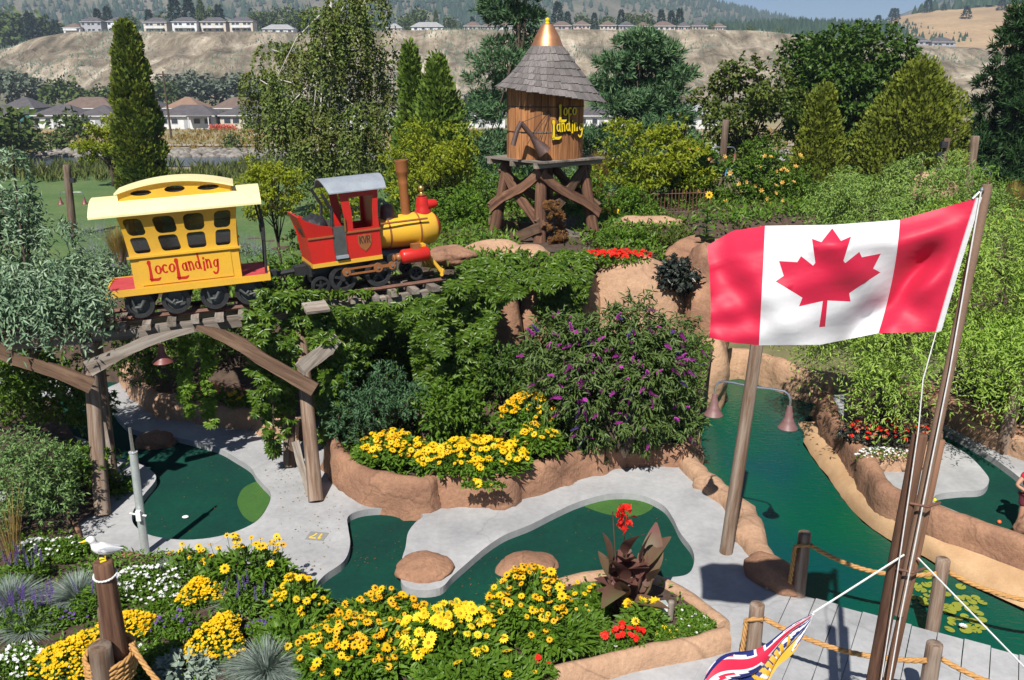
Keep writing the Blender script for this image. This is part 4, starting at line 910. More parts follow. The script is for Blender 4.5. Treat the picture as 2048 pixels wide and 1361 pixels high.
# roof: shingles row by row on a slightly crooked cone
roof = empty('roof', (0.03,0,0)); roof.parent = tower
def crook(p):          # the cone sags towards the right at its eave
    t = max(0.0, (zc0-p.z)/(zc0-ze)); return Vector((p.x+0.13*t, p.y, p.z-0.155*t*p.x))
zc0, ze = tz(92)-0.02, tz(188); 
def cone_r(z): t = (zc0-z)/(zc0-ze); return 0.38 + (1.36-0.38)*(t*0.86+0.14*t*t*t)
ROWS = 7; rr = random.Random(8); sh_me = []
for v_ in range(4):
    m_ = MB(); m_.box((0,0,0), (1.0, 1.0, 1.0)); sh_me.append(m_.mesh('shingle', M['shingle']))
for i in range(ROWS):
    zt = zc0 + (ze-zc0)*(i/ROWS); zb = zc0 + (ze-zc0)*((i+1)/ROWS); rt_, rb_ = cone_r(zt), cone_r(zb)
    n_ = int(2*math.pi*rb_/(0.155)); Ln = math.hypot(rb_-rt_, zt-zb); sl = math.atan2(zt-zb, rb_-rt_)
    a = rr.random()
    for k_ in range(n_):
        wd = 2*math.pi*rb_/n_; ang = a + 2*math.pi*k_/n_
        mid = (rt_+rb_)/2; zz = (zt+zb)/2; lg = Ln*1.22+rr.uniform(-0.02,0.05)
        o = link('shingle', sh_me[k_ % 4], roof)
        pt_, pb_ = crook(Vector((rt_*math.cos(ang), rt_*math.sin(ang), zt))), crook(Vector((rb_*math.cos(ang), rb_*math.sin(ang), zb))); pq_ = crook(Vector((rb_*math.cos(ang+0.02), rb_*math.sin(ang+0.02), zb)))
        Dn = (pb_-pt_).normalized(); X = (pq_-pb_); X = (X-Dn*X.dot(Dn)).normalized()
        tilt = 0.06+rr.uniform(0,0.05); N_ = X.cross(Dn); N_ = -N_ if N_.z < 0 else N_
        Dn = (Dn*math.cos(tilt)+N_*math.sin(tilt)).normalized(); N_ = X.cross(Dn); N_ = -N_ if N_.z < 0 else N_
        R_ = Matrix((X, N_, Dn)).transposed()
        if R_.determinant() < 0: R_ = Matrix((-X, N_, Dn)).transposed()
        Mx = (R_ @ Matrix.Diagonal((wd*rr.uniform(0.90,1.02), 0.022, lg))).to_4x4(); Mx.translation = crook(Vector((mid*math.cos(ang), mid*math.sin(ang), zz))) + N_*0.02 + Dn*0.03
        o.matrix_basis = Mx
m_ = MB(); m_.lathe([(0.30,zc0),(cone_r((zc0+ze)/2)-0.05,(zc0+ze)/2),(cone_r(ze)-0.07,ze+0.01),(cone_r(ze)-0.10,ze-0.02),(0.2,ze+0.05)], (0,0,0), 40); m_.v = [tuple(crook(Vector(v))) for v in m_.v]; m_.build('roof_deck', M['brownwood'], roof, smooth=True, sharp=30)
zk = tz(50); m_ = MB(); m_.lathe([(0.42,zc0-0.05),(0.41,zc0),(0.31,(zc0+zk)/2-0.02),(0.16,zk-0.02),(0.145,zk),(0.02,zk+0.03)], (0,0,0), 24); m_.build('copper_cap', M['copper'], roof, smooth=True, sharp=35)
m_ = MB(); m_.lathe([(0.05,zk),(0.055,zk+0.05),(0.04,zk+0.07),(0.06,zk+0.11),(0.05,zk+0.15),(0.01,zk+0.17)], (0,0,0), 14); m_.build('finial', M['letter_yellow'], roof, smooth=True)
# name on the tank: yellow letters on dark backing, wrapped round the staves
sz0 = tz(276)
def fT(a, b_, d):          # boards hang flat against the curved staves
    th = math.radians(-90+26); u = (a-0.50)*0.80; r_ = RT+0.05+d
    return (r_*math.cos(th)-u*math.sin(th), r_*math.sin(th)+u*math.cos(th), sz0+b_)
for back in (True, False):
    g_ = 0.012 if back else 0.0; mt = M['black'] if back else M['letter_yellow']; nm = 'letter_backing' if back else 'letter'
    fn = fT if back else (lambda a, b_, d: fT(a, b_, d+0.02))
    letter('L', 0.44, 0.40, 0.26, 0.46, fn, 0.018, mt, tower, g_, nm); word('oco', 0.44, 0.60, 0.33, 0.44, fn, 0.018, mt, tower, 0.05, g_, nm, 3)
    letter('L', 0.52, 0.44, 0.02, 0.04, fn, 0.018, mt, tower, g_, nm); word('anding', 0.21, 0.19, 0.335, 0.50, fn, 0.018, mt, tower, 0.05, g_, nm, 5)
# spout and its chains
off = Vector((TB.x, TY, 2.7)); yf = TY-1.25
sp = [Q(1090,306,yf)-off, Q(1082,296,yf)-off, Q(1070,282,yf-0.05)-off, Q(1065,274,yf-0.08)-off]
m_ = MB(); m_.tube(sp, [0.18,0.155,0.09,0.07], 14); m_.tube([sp[3], Q(1042,246,yf-0.15)-off], 0.062, 12); m_.tube([Q(1043,244,yf-0.15)-off, Q(1034,262,yf-0.18)-off, Q(1026,291,yf-0.22)-off], [0.062,0.06,0.066], 12); m_.build('spout', M['spout'], tower, smooth=True, sharp=45)
m_ = MB()
for a, b_ in (((1042,246),(1101,222)),((1066,276),(1101,224)),((1076,284),(1102,226))): m_.tube([Q(*a,yf-0.1)-off, Q(*b_,TY-RT-0.02)-off], 0.007, 5)
m_.build('spout_chain', M['black'], tower)
# ------------------------------------------------------------------ footbridge of plank-stamped slabs
A0 = P(1585,1186,Z_C); A1 = P(2048,1312,Z_C); bd = (A1-A0).normalized(); bn = Vector((bd.y, -bd.x, 0)).normalized()
bn = bn if bn.y < 0 else -bn
bridge = empty('footbridge', A0, (0,0,math.atan2(bd.y, bd.x)), 'grey plank-patterned footbridge crossing the pond at lower right', 'bridge')
rr = random.Random(3); pm = []
for v_ in range(3):
    m_ = MB(); vv = []
    for x in (-0.148, 0.148):
        for j in range(9):
            y = -3.0*j/8
            for z in (-0.14, 0.0): vv.append((x+0.006*nz(x*9, y*2+v_*5), y, z+(0.004*nz(y*3, v_) if z == 0 else 0)))
    ff = []
    for j in range(8):
        a = 2*j; b_ = 18+2*j; ff += [(a+1,a+3,b_+3,b_+1), (a,a+1,b_+1,b_)[:0] or (a,a+2,a+3,a+1), (b_,b_+1,b_+3,b_+2)]
    ff += [(0,1,19,18), (16,34,35,17)]
    m_.add(vv, ff); me = m_.mesh('plank', M['concrete'])
    bm = bmesh.new(); bm.from_mesh(me); bmesh.ops.recalc_face_normals(bm, faces=bm.faces); bm.to_mesh(me); bm.free(); pm.append(me)
for i in range(-4, 17):
    link('plank', pm[i % 3], bridge, (0.152+i*0.306, 0.02*math.sin(i*2.1), 0.004*(i % 2)), (0,0,0))
m_ = MB(); m_.box((2.0,-1.5,-0.22), (6.2,2.9,0.14)); m_.build('bridge_beam', M['concrete'], bridge)

# rope posts and ropes
RPOST = {'a': (P(1610,1065,1.09), 'weathered post with rope beside pond curb, far side of the footbridge, by the water'),
 'b': (P(1887,1118,1.09), 'weathered rope post standing behind the lily pads at far bridge edge'),
 'c': (P(1515,1208,1.09), 'weathered rope post nearest the tan planter corner and the furled flag'),
 'd': (P(1870,1287,1.09), 'weathered rope post at near bridge edge right of the flagpole'),}
bp = (RPOST['b'][0]-RPOST['a'][0])
RPOST['e'] = (RPOST['b'][0]+bp, 'weathered rope post at the far bridge edge, rightmost of the row')
RPOST['f'] = (RPOST['d'][0]+bp, 'weathered rope post at the near bridge edge, rightmost of the row')
for k_, (p, lb) in RPOST.items():
    base = Vector((p.x, p.y, -0.4 if k_ in 'be' else 0.10)); rp = empty('rope_post', base, (0,0,0), lb, 'post', 'rope posts along the footbridge')
    pole('post', base, p, 0.092, 0.086, M['post'], rp, base, seed=ord(k_)*0.7, amp=0.04, cap_bevel=0.12)
def rope_mesh(pts, r, m_=None, twist=9.0, strands=3):
    m_ = m_ or MB(); pts = [Vector(p) for p in pts]; L = 0.0; rows = []
    for i, p in enumerate(pts):
        if i: L += (p-pts[i-1]).length
        t = (pts[min(i+1, len(pts)-1)]-pts[max(i-1, 0)]).normalized(); a = t.cross(Vector((0,0,1))); a = a.normalized() if a.length > 1e-4 else Vector((1,0,0)); b_ = a.cross(t); rows.append((p, a, b_, L))
    for s_ in range(strands):
        m_.tube([p + (a*math.cos(L_*twist/r*0.09+s_*2*math.pi/strands) + b_*math.sin(L_*twist/r*0.09+s_*2*math.pi/strands))*r*0.52 for p, a, b_, L_ in rows], r*0.56, 5)
    return m_
def sag(a, b_, d, n=70): return [a.lerp(b_, u) - Vector((0,0,d*4*u*(1-u))) for u in lin(0, 1, n)]
def rope(name, pts, label, r=0.031):
    m_ = rope_mesh(pts, r); o = m_.build(name, M['rope'], smooth=True, sharp=None); return tag(o, label, 'rope')
hz_ = Vector((0,0,-0.17)); pa, pb, pcx, pd, pe, pf = [RPOST[k_][0]+hz_ for k_ in 'abcdef']
fr = Vector((0.02,-0.09,0))
rope('barrier_rope', sag(pa+Vector((0.08,-0.04,0)), pb+Vector((-0.08,-0.04,-0.02)), 0.18), 'manila rope sagging over the water between the far bridge posts')
rope('barrier_rope', sag(pb+Vector((0.08,-0.04,0)), pe+Vector((-0.08,-0.04,0)), 0.16), 'manila rope above the lily pads running off right edge')
rope('barrier_rope', sag(pcx+Vector((0.08,-0.04,0)), pd+Vector((-0.08,-0.04,-0.02)), 0.15), 'manila rope crossing in front of the flagpole over the footbridge')
rope('barrier_rope', sag(pd+Vector((0.08,-0.04,0)), pf+Vector((-0.08,-0.04,0)), 0.16), 'manila rope in the bottom right corner beyond the near post')
for q, lb in ((pa, 'rope end hanging down the left side of the far bridge post'), (pcx, 'rope end hanging down the left side of the near bridge post')):
    rope('rope_tail', [q+Vector((0.05,-0.09,0.02)), q+Vector((-0.06,-0.09,0.02)), q+Vector((-0.115,-0.03,-0.03))]+[q+Vector((-0.12-0.02*u, -0.02, -0.05-0.55*u)) for u in lin(0,1,24)], lb)

# ------------------------------------------------------------------ flagpole, maple-leaf flag, lines
FY = 6.5
pt = Q(1975,370,FY); pm_ = Q(1868,885,FY); pb0 = Q(1760,1361,FY); dirp = (pb0-pm_).normalized(); base = pm_ + dirp*((pm_.z-0.1)/-dirp.z)
flagpole = empty('flagpole', base, (0,0,0), 'tall slim brown flagpole bolted to a rough timber post', 'flagpole')
M['pole_paint'] = mat('brown_pole_paint', (0.26,0.165,0.115), (0.22,0.135,0.095), 4, 0.5)
pole('support_post', base, Q(1848,868,FY-0.02)+Vector((-0.03,0,0)), 0.068, 0.060, M['redwood'], flagpole, base, seed=2.0, amp=0.06)
pole('support_post', base+Vector((0.105,0.03,0)), Q(1882,880,FY+0.03)+Vector((0.0,0,0)), 0.045, 0.036, M['redwood'], flagpole, base, seed=6.0, amp=0.08)
m_ = MB(); lo_ = pm_ + (pm_-pt).normalized()*1.6; m_.tube([lo_-base, pm_-base, pt-base], [0.042,0.042,0.036], 14); m_.build('pole', M['pole_paint'], flagpole, smooth=True, sharp=50)
for py in (1000, 1130): q = Q(1868-(py-885)*0.222, py, FY-0.02)-base; m_ = MB(); m_.tube([q+Vector((-0.12,-0.06,0)), q+Vector((0,-0.12,0)), q+Vector((0.13,-0.05,0))], 0.012, 6); m_.build('pole_clamp', M['rust'], flagpole)
m_ = MB(); m_.tube([Q(1945,398,FY-0.02)-base, Q(1955,388,FY-0.02)-base, Q(1966,378,FY-0.02)-base], 0.010, 6); m_.lathe([(0.005,-0.02),(0.02,0),(0.005,0.02)], Q(1964,380,FY-0.03)-base, 8); m_.build('pulley', M['steel'], flagpole, smooth=True)

def leaf_outline():
    h = [(0,1.0),(0.12,0.77),(0.24,0.835),(0.175,0.44),(0.20,0.40),(0.36,0.57),(0.40,0.48),(0.63,0.525),(0.56,0.29),(0.66,0.22),(0.30,-0.075),(0.335,-0.20),(0.03,-0.155),(0.04,-0.52)]
    return [(x, y) for x, y in h] + [(-x, y) for x, y in h[::-1][:-1]]
def flag_at(u, v):
    """u 0 at the hoist to 1 at the fly, v 0 bottom to 1 top; surveyed corners, then folds in depth"""
    T = [(0.0,(1953,397)),(0.25,(1800,440)),(0.5,(1665,450)),(0.75,(1530,452)),(0.88,(1465,462)),(1.0,(1414,492))]
    Mid = [(0.0,(1914,520)),(0.25,(1786,552)),(0.5,(1655,560)),(0.75,(1524,575)),(0.88,(1470,582)),(1.0,(1421,590))]
    Bt = [(0.0,(1872,664)),(0.25,(1757,667)),(0.5,(1640,690)),(0.75,(1518,691)),(0.88,(1466,686)),(1.0,(1419,676))]
    def g(tab):
        return interp([(a, c[0]) for a, c in tab], u), interp([(a, c[1]) for a, c in tab], u)
    a, b_, c = g(T), g(Mid), g(Bt)
    x = a[0]*v*(2*v-1) + b_[0]*4*v*(1-v) + c[0]*(1-v)*(1-2*v); y = a[1]*v*(2*v-1) + b_[1]*4*v*(1-v) + c[1]*(1-v)*(1-2*v)
    env = min(1.0, u*3.2)
    f = 0.10*math.sin(u*7.5+v*1.6-0.4)*env + 0.035*math.sin(u*17-v*5+1.0)*env + 0.22*max(0, v-0.80)*env*4
    tri = max(0.0, 1-u*2.6)
    f += 0.16*math.exp(-((v-0.75+1.9*u)/0.20)**2)*sstep(0.02,0.2,u)*sstep(0.5,0.3,u) + tri*0.06*math.sin((v-0.25*u)*15)*sstep(0, 0.15, u) + 0.018*math.sin(u*9+v*21+2)*(1-v)*env + 0.012*math.sin(u*31-v*13)*env
    f -= 0.06*math.exp(-((u-0.92)/0.09)**2)*math.sin(v*5.0)
    return Q(x, y, FY-0.03+f)
lo2 = leaf_outline(); LX, LY, LS = 0.5, 0.415, 0.55     # leaf scaled to the cloth: width 2, height 1
leafuv = [(1-(LX - x*LS*0.55), LY + y*LS) for x, y in lo2]
pts = []; edges = []
def addloop(lst, closed=True):
    k0 = len(pts); pts.extend(lst); n_ = len(lst)
    for i in range(n_ if closed else n_-1): edges.append((k0+i, k0+(i+1) % n_))
dens = []
for i in range(len(leafuv)):
    a, b_ = Vector(leafuv[i]), Vector(leafuv[(i+1) % len(leafuv)])
    for k_ in range(3): dens.append(tuple(a.lerp(b_, k_/3)))
addloop(dens)
for u0 in (0.25, 0.75): addloop([(u0, v_) for v_ in lin(0, 1, 25)], False)
for i in range(49):
    for j in range(25):
        u_, v_ = i/48, j/24
        if abs(u_-0.25) < 0.008 or abs(u_-0.75) < 0.008: continue
        pts.append((u_, v_))
res = geometry.delaunay_2d_cdt([Vector(p) for p in pts], edges, [], 0, 1e-6)
vco, fcs = res[0], res[2]
m_ = MB(); P3 = [flag_at(p.x, p.y) for p in vco]; fo = flag_at(0.0, 1.0)
F0 = []; F1 = []
for f in fcs:
    cx = sum(vco[i].x for i in f)/len(f); cy = sum(vco[i].y for i in f)/len(f)
    (F1 if (cx < 0.25 or cx > 0.75 or inside(cx, cy, dens)) else F0).append(tuple(f))
def cloth(name, c, tr=0.25):
    m, nt, b = _new(name); b.inputs['Base Color'].default_value = c4(c); b.inputs['Roughness'].default_value = 0.55; b.inputs['Sheen Weight'].default_value = 0.1
    t = nt.nodes.new('ShaderNodeBsdfTranslucent'); t.inputs['Color'].default_value = c4(c); mx = nt.nodes.new('ShaderNodeMixShader'); mx.inputs[0].default_value = tr
    nt.links.new(b.outputs[0], mx.inputs[1]); nt.links.new(t.outputs[0], mx.inputs[2]); nt.links.new(mx.outputs[0], nt.nodes['Material Output'].inputs[0])
    _bump(nt, b, _noise(nt, _coords(nt, 'world', (5, 5, 9)), 1.0, 2, 0.5, 0.0), 0.18, 0.04); return m
M['flag_white'] = cloth('white_nylon', (0.80,0.80,0.82)); M['flag_red'] = cloth('red_nylon', (0.70,0.016,0.065)); M['flag_blue'] = cloth('blue_nylon', (0.012,0.022,0.17)); M['flag_gold'] = cloth('gold_nylon', (0.72,0.38,0.02))
flag = empty('flag', fo, (0,0,0), 'red and white maple-leaf flag flying from the tall pole', 'flag')
m_ = MB(); m_.add([p-fo for p in P3], F0, 0); m_.add([p-fo for p in P3], F1, 1); o = m_.build('cloth', [M['flag_white'], M['flag_red']], flag, smooth=True, sharp=None)
bm = bmesh.new(); bm.from_mesh(o.data); bmesh.ops.remove_doubles(bm, verts=bm.verts, dist=1e-5); bmesh.ops.delete(bm, geom=[v for v in bm.verts if not v.link_faces], context='VERTS'); bmesh.ops.recalc_face_normals(bm, faces=bm.faces); bm.to_mesh(o.data); bm.free()
m_ = MB(); hp = [flag_at(0.0, v_)-fo for v_ in lin(0, 1, 13)]; vv = []
for p in hp: vv += [p+Vector((-0.004,-0.012,0)), p+Vector((0.034,-0.012,0.008)), p+Vector((0.034,0.006,0.008)), p+Vector((-0.004,0.006,0))]
m_.add(vv, [(4*i+k_, 4*i+(k_+1) % 4, 4*i+4+(k_+1) % 4, 4*i+4+k_) for i in range(12) for k_ in range(4)] + [(3,2,1,0),(48,49,50,51)]); m_.build('heading_band', M['flag_white'], flag)
def line(name, pts_, r, label, material='cord'):
    m_ = MB(); m_.tube(pts_, r, 5); return tag(m_.build(name, M[material], smooth=True), label, 'line')
line('halyard', [Q(1962,384,FY-0.06), Q(1900,740,FY-0.08), Q(1800,1240,FY-0.16), Q(1778,1370,FY-0.16)], 0.006, 'white halyard running down the front of the flagpole')
line('halyard', [Q(1872,666,FY-0.04), Q(1846,760,FY-0.08), Q(1837,860,FY-0.12), Q(1790,1180,FY-0.16), Q(1762,1361,FY-0.16)], 0.005, 'white line hanging from lower corner of the maple-leaf flag')
line('stay_line', [Q(1808,1110,FY-0.1), Q(1626,1226,FY-0.5)], 0.008, 'white stay line from flagpole down left to the furled flag')
line('stay_line', [Q(1836,1116,FY-0.05), Q(2060,1346,FY-0.4), Q(2300,1590,FY-0.8)], 0.008, 'white stay line from flagpole to bottom right corner')

# furled provincial flag on the stay line
def bc(u, v):          # design in cloth coordinates
    if v > 0.60:
        x, y = u, (v-0.60)/0.40
        d1 = abs((x-0.5)*0.5-(y-0.5)); d2 = abs((x-0.5)*0.5+(y-0.5))
        if abs(x-0.5) < 0.035 or abs(y-0.5) < 0.09: return 0
        if abs(x-0.5) < 0.06 or abs(y-0.5) < 0.15: return 1
        if d1 < 0.035 or d2 < 0.035: return 0
        if d1 < 0.09 or d2 < 0.09: return 1
        return 2
    r = math.hypot((u-0.5)*2.0, v); a = math.atan2(v, (u-0.5)*2.0)
    if r < 0.34: return 3
    if r < 0.34 + 0.36*(0.5+0.5*math.cos(a*24)): return 3
    w_ = int((v+0.018*math.sin(u*26))*16) % 2
    return 1 if w_ else 2
Tt, Tb = Q(1626,1228,FY-0.5), Q(1622,1240,FY-0.48)
E0, E1, E2 = Q(1398,1362,FY-1.0), Q(1500,1400,FY-0.95), Q(1500,1392,FY-0.9)
fl2 = empty('flag', Tt, (0,0,0), 'furled blue, gold and red provincial flag hanging from a stay line at bottom', 'flag')
nu, nv = 90, 54; vv = []
for j in range(nv+1):
    for i in range(nu+1):
        u, v = i/nu, j/nv
        w_ = abs(2*v-1)
        a = Tt.lerp(Tb, 1-v); e = E0.lerp(E2, 1-v)
        p = a.lerp(e, u)
        sp_ = 0.02+u*0.75
        p += Vector((0.04*math.sin(v*19+u*3), -0.09*math.cos(v*15+u*2.5), 0.05*math.sin(v*15+1)))*sp_
        p += Vector((0.02,-0.04,-0.10))*u*math.sin(u*9+v*4)*0.6
        p.z -= 0.10*math.sin(math.pi*u)*(1-v)
        vv.append(p-Tt)
ff = []; mi = []
for j in range(nv):
    for i in range(nu):
        ff.append((j*(nu+1)+i, j*(nu+1)+i+1, (j+1)*(nu+1)+i+1, (j+1)*(nu+1)+i)); mi.append(bc((i+0.5)/nu, (j+0.5)/nv))
m_ = MB(); m_.v = vv; m_.f = ff; m_.mi = mi; m_.build('cloth', [M['flag_red'], M['flag_white'], M['flag_blue'], M['flag_gold']], fl2, smooth=True, sharp=None)
m_ = MB(); m_.tube([(0,0,0), Tb-Tt, (Tb-Tt)*1.6], 0.012, 6); m_.build('heading_band', M['flag_white'], fl2)

# ------------------------------------------------------------------ lamp posts
def lamp_post(top, bot, r, arms, label, shade=None, material='post', boxes=(), pipe=True):
    lp_ = empty('lamp_post', bot, (0,0,0), label, 'lamp post'); pole('post', bot, top, r*1.12, r, M[material], lp_, bot, seed=bot.x, amp=0.04)
    for hgt, ang, reach in arms:
        ax = (top-bot).normalized(); c = bot + ax*hgt - bot; d = Vector((math.cos(ang), math.sin(ang), 0))
        m_ = MB(); e = c+d*reach; m_.tube([c, c+d*reach*0.5+Vector((0,0,0.015)), c+d*(reach-0.09)+Vector((0,0,0.01)), c+d*(reach-0.03)+Vector((0,0,-0.03)), e+Vector((0,0,-0.10)), e+Vector((0,0,-0.26))], 0.017, 8); o = m_.build('lamp_arm', M['steel'], lp_, smooth=True)
        lamp_shade(o, e+Vector((0,0,-0.50)), 0.14, shade)
    for (h_, dx) in boxes:
        m_ = MB(); c = (top-bot).normalized()*h_; m_.box(c+Vector((dx,-0.1,0)), (0.2,0.18,0.2)); m_.build('speaker_box', M['black'], lp_)
    return lp_
lb = P(1452,1105,Z_C); lamp_post(Q(1527,600,lb.y), lb, 0.088, [(2.66, math.radians(-28), 0.56), (2.66, math.radians(152), 0.50)], 'tall lamp post on the concrete in front of the flag, two faded red lamps', M['pink_lamp'])
lb = P(2006,905,Z_C); lamp_post(Q(2075,560,lb.y), lb, 0.115, [], 'leaning timber post by the right edge behind the child in red')
lb = Q(1438,400,30.0); lamp_post(Q(1452,240,30.0), lb, 0.11, [(1.75, 0.0, 0.4), (1.75, math.pi, 0.4)], 'grey lamp post left of flag among orange trumpet flowers')
lb = Q(1874,400,30.0); lamp_post(Q(1895,277,30.0), lb, 0.10, [(1.05, 0.1, 0.35), (1.05, math.pi, 0.35)], 'left one of two grey lamp posts above the flag corner', boxes=((1.85,-0.14),(1.5,-0.22)))
lb = Q(1930,420,24.0); lamp_post(Q(1951,272,24.0), lb, 0.11, [(1.08, 0.05, 0.55), (1.08, math.pi, 0.55)], 'right one of two grey lamp posts above the flag corner, closest to dark pine')
lb = P(147,474,0.0); lamp_post(Q(133,330,lb.y), lb, 0.16, [(2.0, 0.1, 0.6), (2.0, math.pi, 0.45)], 'brown lamp post on the lawn at far left with two maroon lamps', boxes=((2.55,0.25),))

# ------------------------------------------------------------------ silver pole, bollards with gull
sb = P(291,1108,Z_C); sp_ = empty('metal_pole', sb, (0,0,0), 'short telescoping silver pole beside the left putting green', 'pole')
st = Q(259,856,sb.y)-sb; mid = Q(266,905,sb.y)-sb
m_ = MB(); m_.tube([(0,0,0), mid], [0.062,0.056], 16); m_.tube([mid*0.999, mid+(st-mid)*0.02], 0.064, 16); m_.build('shaft', M['alu'], sp_, smooth=True, sharp=40)
m_ = MB(); m_.tube([mid, st], [0.026,0.022], 10); m_.build('upper_shaft', M['steel'], sp_, smooth=True, sharp=40)
m_ = MB(); q = mid*0.42; m_.box(q+Vector((0.02,-0.11,0)), (0.07,0.05,0.16)); m_.tube([q+Vector((-0.12,-0.08,0.02)), q+Vector((0.12,-0.08,-0.02))], 0.015, 6); m_.build('cleat', M['white'], sp_)
BY = 8.0
b1t, b1b = Q(206,1122,BY), Q(255,1440,BY)
bo = Vector((b1b.x, b1b.y, 0.2)); boll = empty('mooring_post', bo, (0,0,0), 'cluster of three weathered mooring posts bound with rope, gull on top', 'mooring post')
pole('post', b1b, b1t, 0.125, 0.10, M['redwood'], boll, bo, seed=1.0, amp=0.06); pole('post', Q(240,1440,BY+0.22), Q(214,1214,BY+0.22), 0.11, 0.10, M['post'], boll, bo, seed=4.0, amp=0.05); pole('post', Q(222,1470,BY-0.2), Q(200,1290,BY-0.2), 0.125, 0.115, M['post'], boll, bo, seed=7.0, amp=0.05)
cc = (Q(222,1322,BY)+Vector((0,0.0,0)))-bo; m_ = MB(); pts_ = []
for i in range(5*28+1):
    a = 2*math.pi*i/28; pts_.append(cc+Vector((0.235*math.cos(a), 0.27*math.sin(a), 0.14-0.056*i/28+0.015*math.sin(a))))
rope_mesh(pts_, 0.032, m_); m_.build('rope_coil', M['rope'], boll, smooth=True, sharp=None)
m_ = MB(); rope_mesh([b1t-bo+Vector((0.112*math.cos(a), 0.112*math.sin(a), -0.16+0.02*math.sin(a))) for a in lin(0, 6.6, 30)], 0.012, m_); m_.build('rope_ring', M['cord'], boll, smooth=True)
rope('mooring_rope', [Q(262,1287,BY-0.12).lerp(Q(345,1385,BY-0.5), u)-Vector((0,0,0.10*4*u*(1-u))) for u in lin(0,1,50)], 'thick manila rope running from the gull post down to the bottom edge', 0.030)

def skin_obj(name, verts, edges_, radii, material, parent=None, sub=2, root=0):
    me = bpy.data.meshes.new(name); me.from_pydata([tuple(v) for v in verts], edges_, []); me.materials.append(material)
    o = link(name, me, parent); sk = o.modifiers.new('skin', 'SKIN'); sk.use_smooth_shade = True
    lay = me.skin_vertices[0].data
    for i, r in enumerate(radii): lay[i].radius = (r, r) if not isinstance(r, tuple) else r; lay[i].use_root = (i == root)
    ss = o.modifiers.new('subdivision', 'SUBSURF'); ss.levels = sub; ss.render_levels = sub; return o
gp = b1t+Vector((0.0,0.01,0.0)); gull = empty('seagull', gp, (0,0,math.radians(28)), 'painted white seagull figure with yellow beak on the tall post', 'seagull figure'); gull.scale = (0.82,0.82,0.82)
gb = catmull([Vector(p) for p in ((0.25,0,0.10),(0.17,0,0.115),(0.09,0,0.135),(0.01,0,0.165),(-0.05,0,0.205),(-0.075,0,0.25),(-0.085,0,0.285),(-0.10,0,0.315),(-0.135,0,0.325),(-0.16,0,0.322))], 4, False); gr = catmull([Vector((r,0,0)) for r in (0.012,0.035,0.066,0.082,0.070,0.048,0.044,0.050,0.036,0.014)], 4, False)
m_ = MB(); m_.tube(gb, [v.x for v in gr], 14); m_.build('body', M['white'], gull, smooth=True, sharp=None)
m_ = MB(); m_.lathe([(0.004,0.075),(0.012,0.055),(0.017,0.02),(0.019,0)][::-1], (-0.15,0,0.320), 8, Matrix.Rotation(-math.pi/2-0.15,3,'Y')); m_.build('beak', M['letter_yellow'], gull, smooth=True)
M['gull_grey'] = mat('grey_feathers', (0.34,0.36,0.40), (0.45,0.46,0.48), 9, 0.6)
for sy in (-1,1):
    bm = bmesh.new(); bmesh.ops.create_icosphere(bm, subdivisions=2, radius=1)
    for v in bm.verts: t_ = (v.co.x+1)/2; v.co = Vector((0.10+v.co.x*0.16, sy*(0.076-0.035*t_)+v.co.y*0.014, 0.185+v.co.z*0.055*(1.1-0.8*t_)-0.07*t_))
    for f in bm.faces: f.smooth = True
    me = bpy.data.meshes.new('wing'); bm.to_mesh(me); bm.free(); me.materials.append(M['gull_grey']); link('wing', me, gull)
    m_ = MB(); m_.tube([(0.03,sy*0.03,0.08),(0.02,sy*0.03,0.01)], 0.008, 6); m_.tube([(0.03,sy*0.03,0.008),(-0.04,sy*0.045,0.006)], [0.012,0.018], 6); m_.build('leg', M['letter_yellow'], gull)
    m_ = MB(); m_.lathe([(0.002,-0.004),(0.007,0),(0.002,0.004)], (-0.115,sy*0.040,0.338), 8, Matrix.Rotation(math.pi/2,3,'X')); m_.build('eye', M['black'], gull)

# ------------------------------------------------------------------ small things on the course
def golf_ball(p, material, label):
    bm = bmesh.new(); bmesh.ops.create_icosphere(bm, subdivisions=3, radius=0.034)
    for v in bm.verts: v.co *= 1-0.02*max(0, math.sin(v.co.x*420)*math.sin(v.co.y*420)*math.sin(v.co.z*420))
    for f in bm.faces: f.smooth = True
    me = bpy.data.meshes.new('golf_ball'); bm.to_mesh(me); bm.free(); me.materials.append(material); tag(link('golf_ball', me, None, p+Vector((0,0,0.034))), label, 'golf ball')
M['ball_y'] = mat('ball_yellow', (0.75,0.72,0.05), rough=0.35); M['ball_o'] = mat('ball_orange', (0.85,0.16,0.06), rough=0.35)
golf_ball(P(1869,1004,0.02), M['ball_y'], 'yellow golf ball on green by the flagpole'); golf_ball(P(1998,1048,0.0), M['ball_o'], 'orange golf ball beside shadow of the child'); golf_ball(P(1869,985,Z_C), M['ball_y'], 'pale yellow ball near edge of the grey concrete point') if False else None
m_ = MB(); bm = bmesh.new(); bmesh.ops.create_icosphere(bm, subdivisions=2, radius=1)
for v in bm.verts: v.co = Vector((v.co.x*0.055, v.co.y*0.045, v.co.z*0.02*(1+0.4*nz(v.co.x*3, v.co.y*3))+0.018))
me = bpy.data.meshes.new('hole_liner'); bm.to_mesh(me); bm.free(); me.materials.append(M['white'])
tag(link('fallen_petal', me, None, P(371,1036,0.003)), 'small white scrap lying on the left putting green', 'scrap')
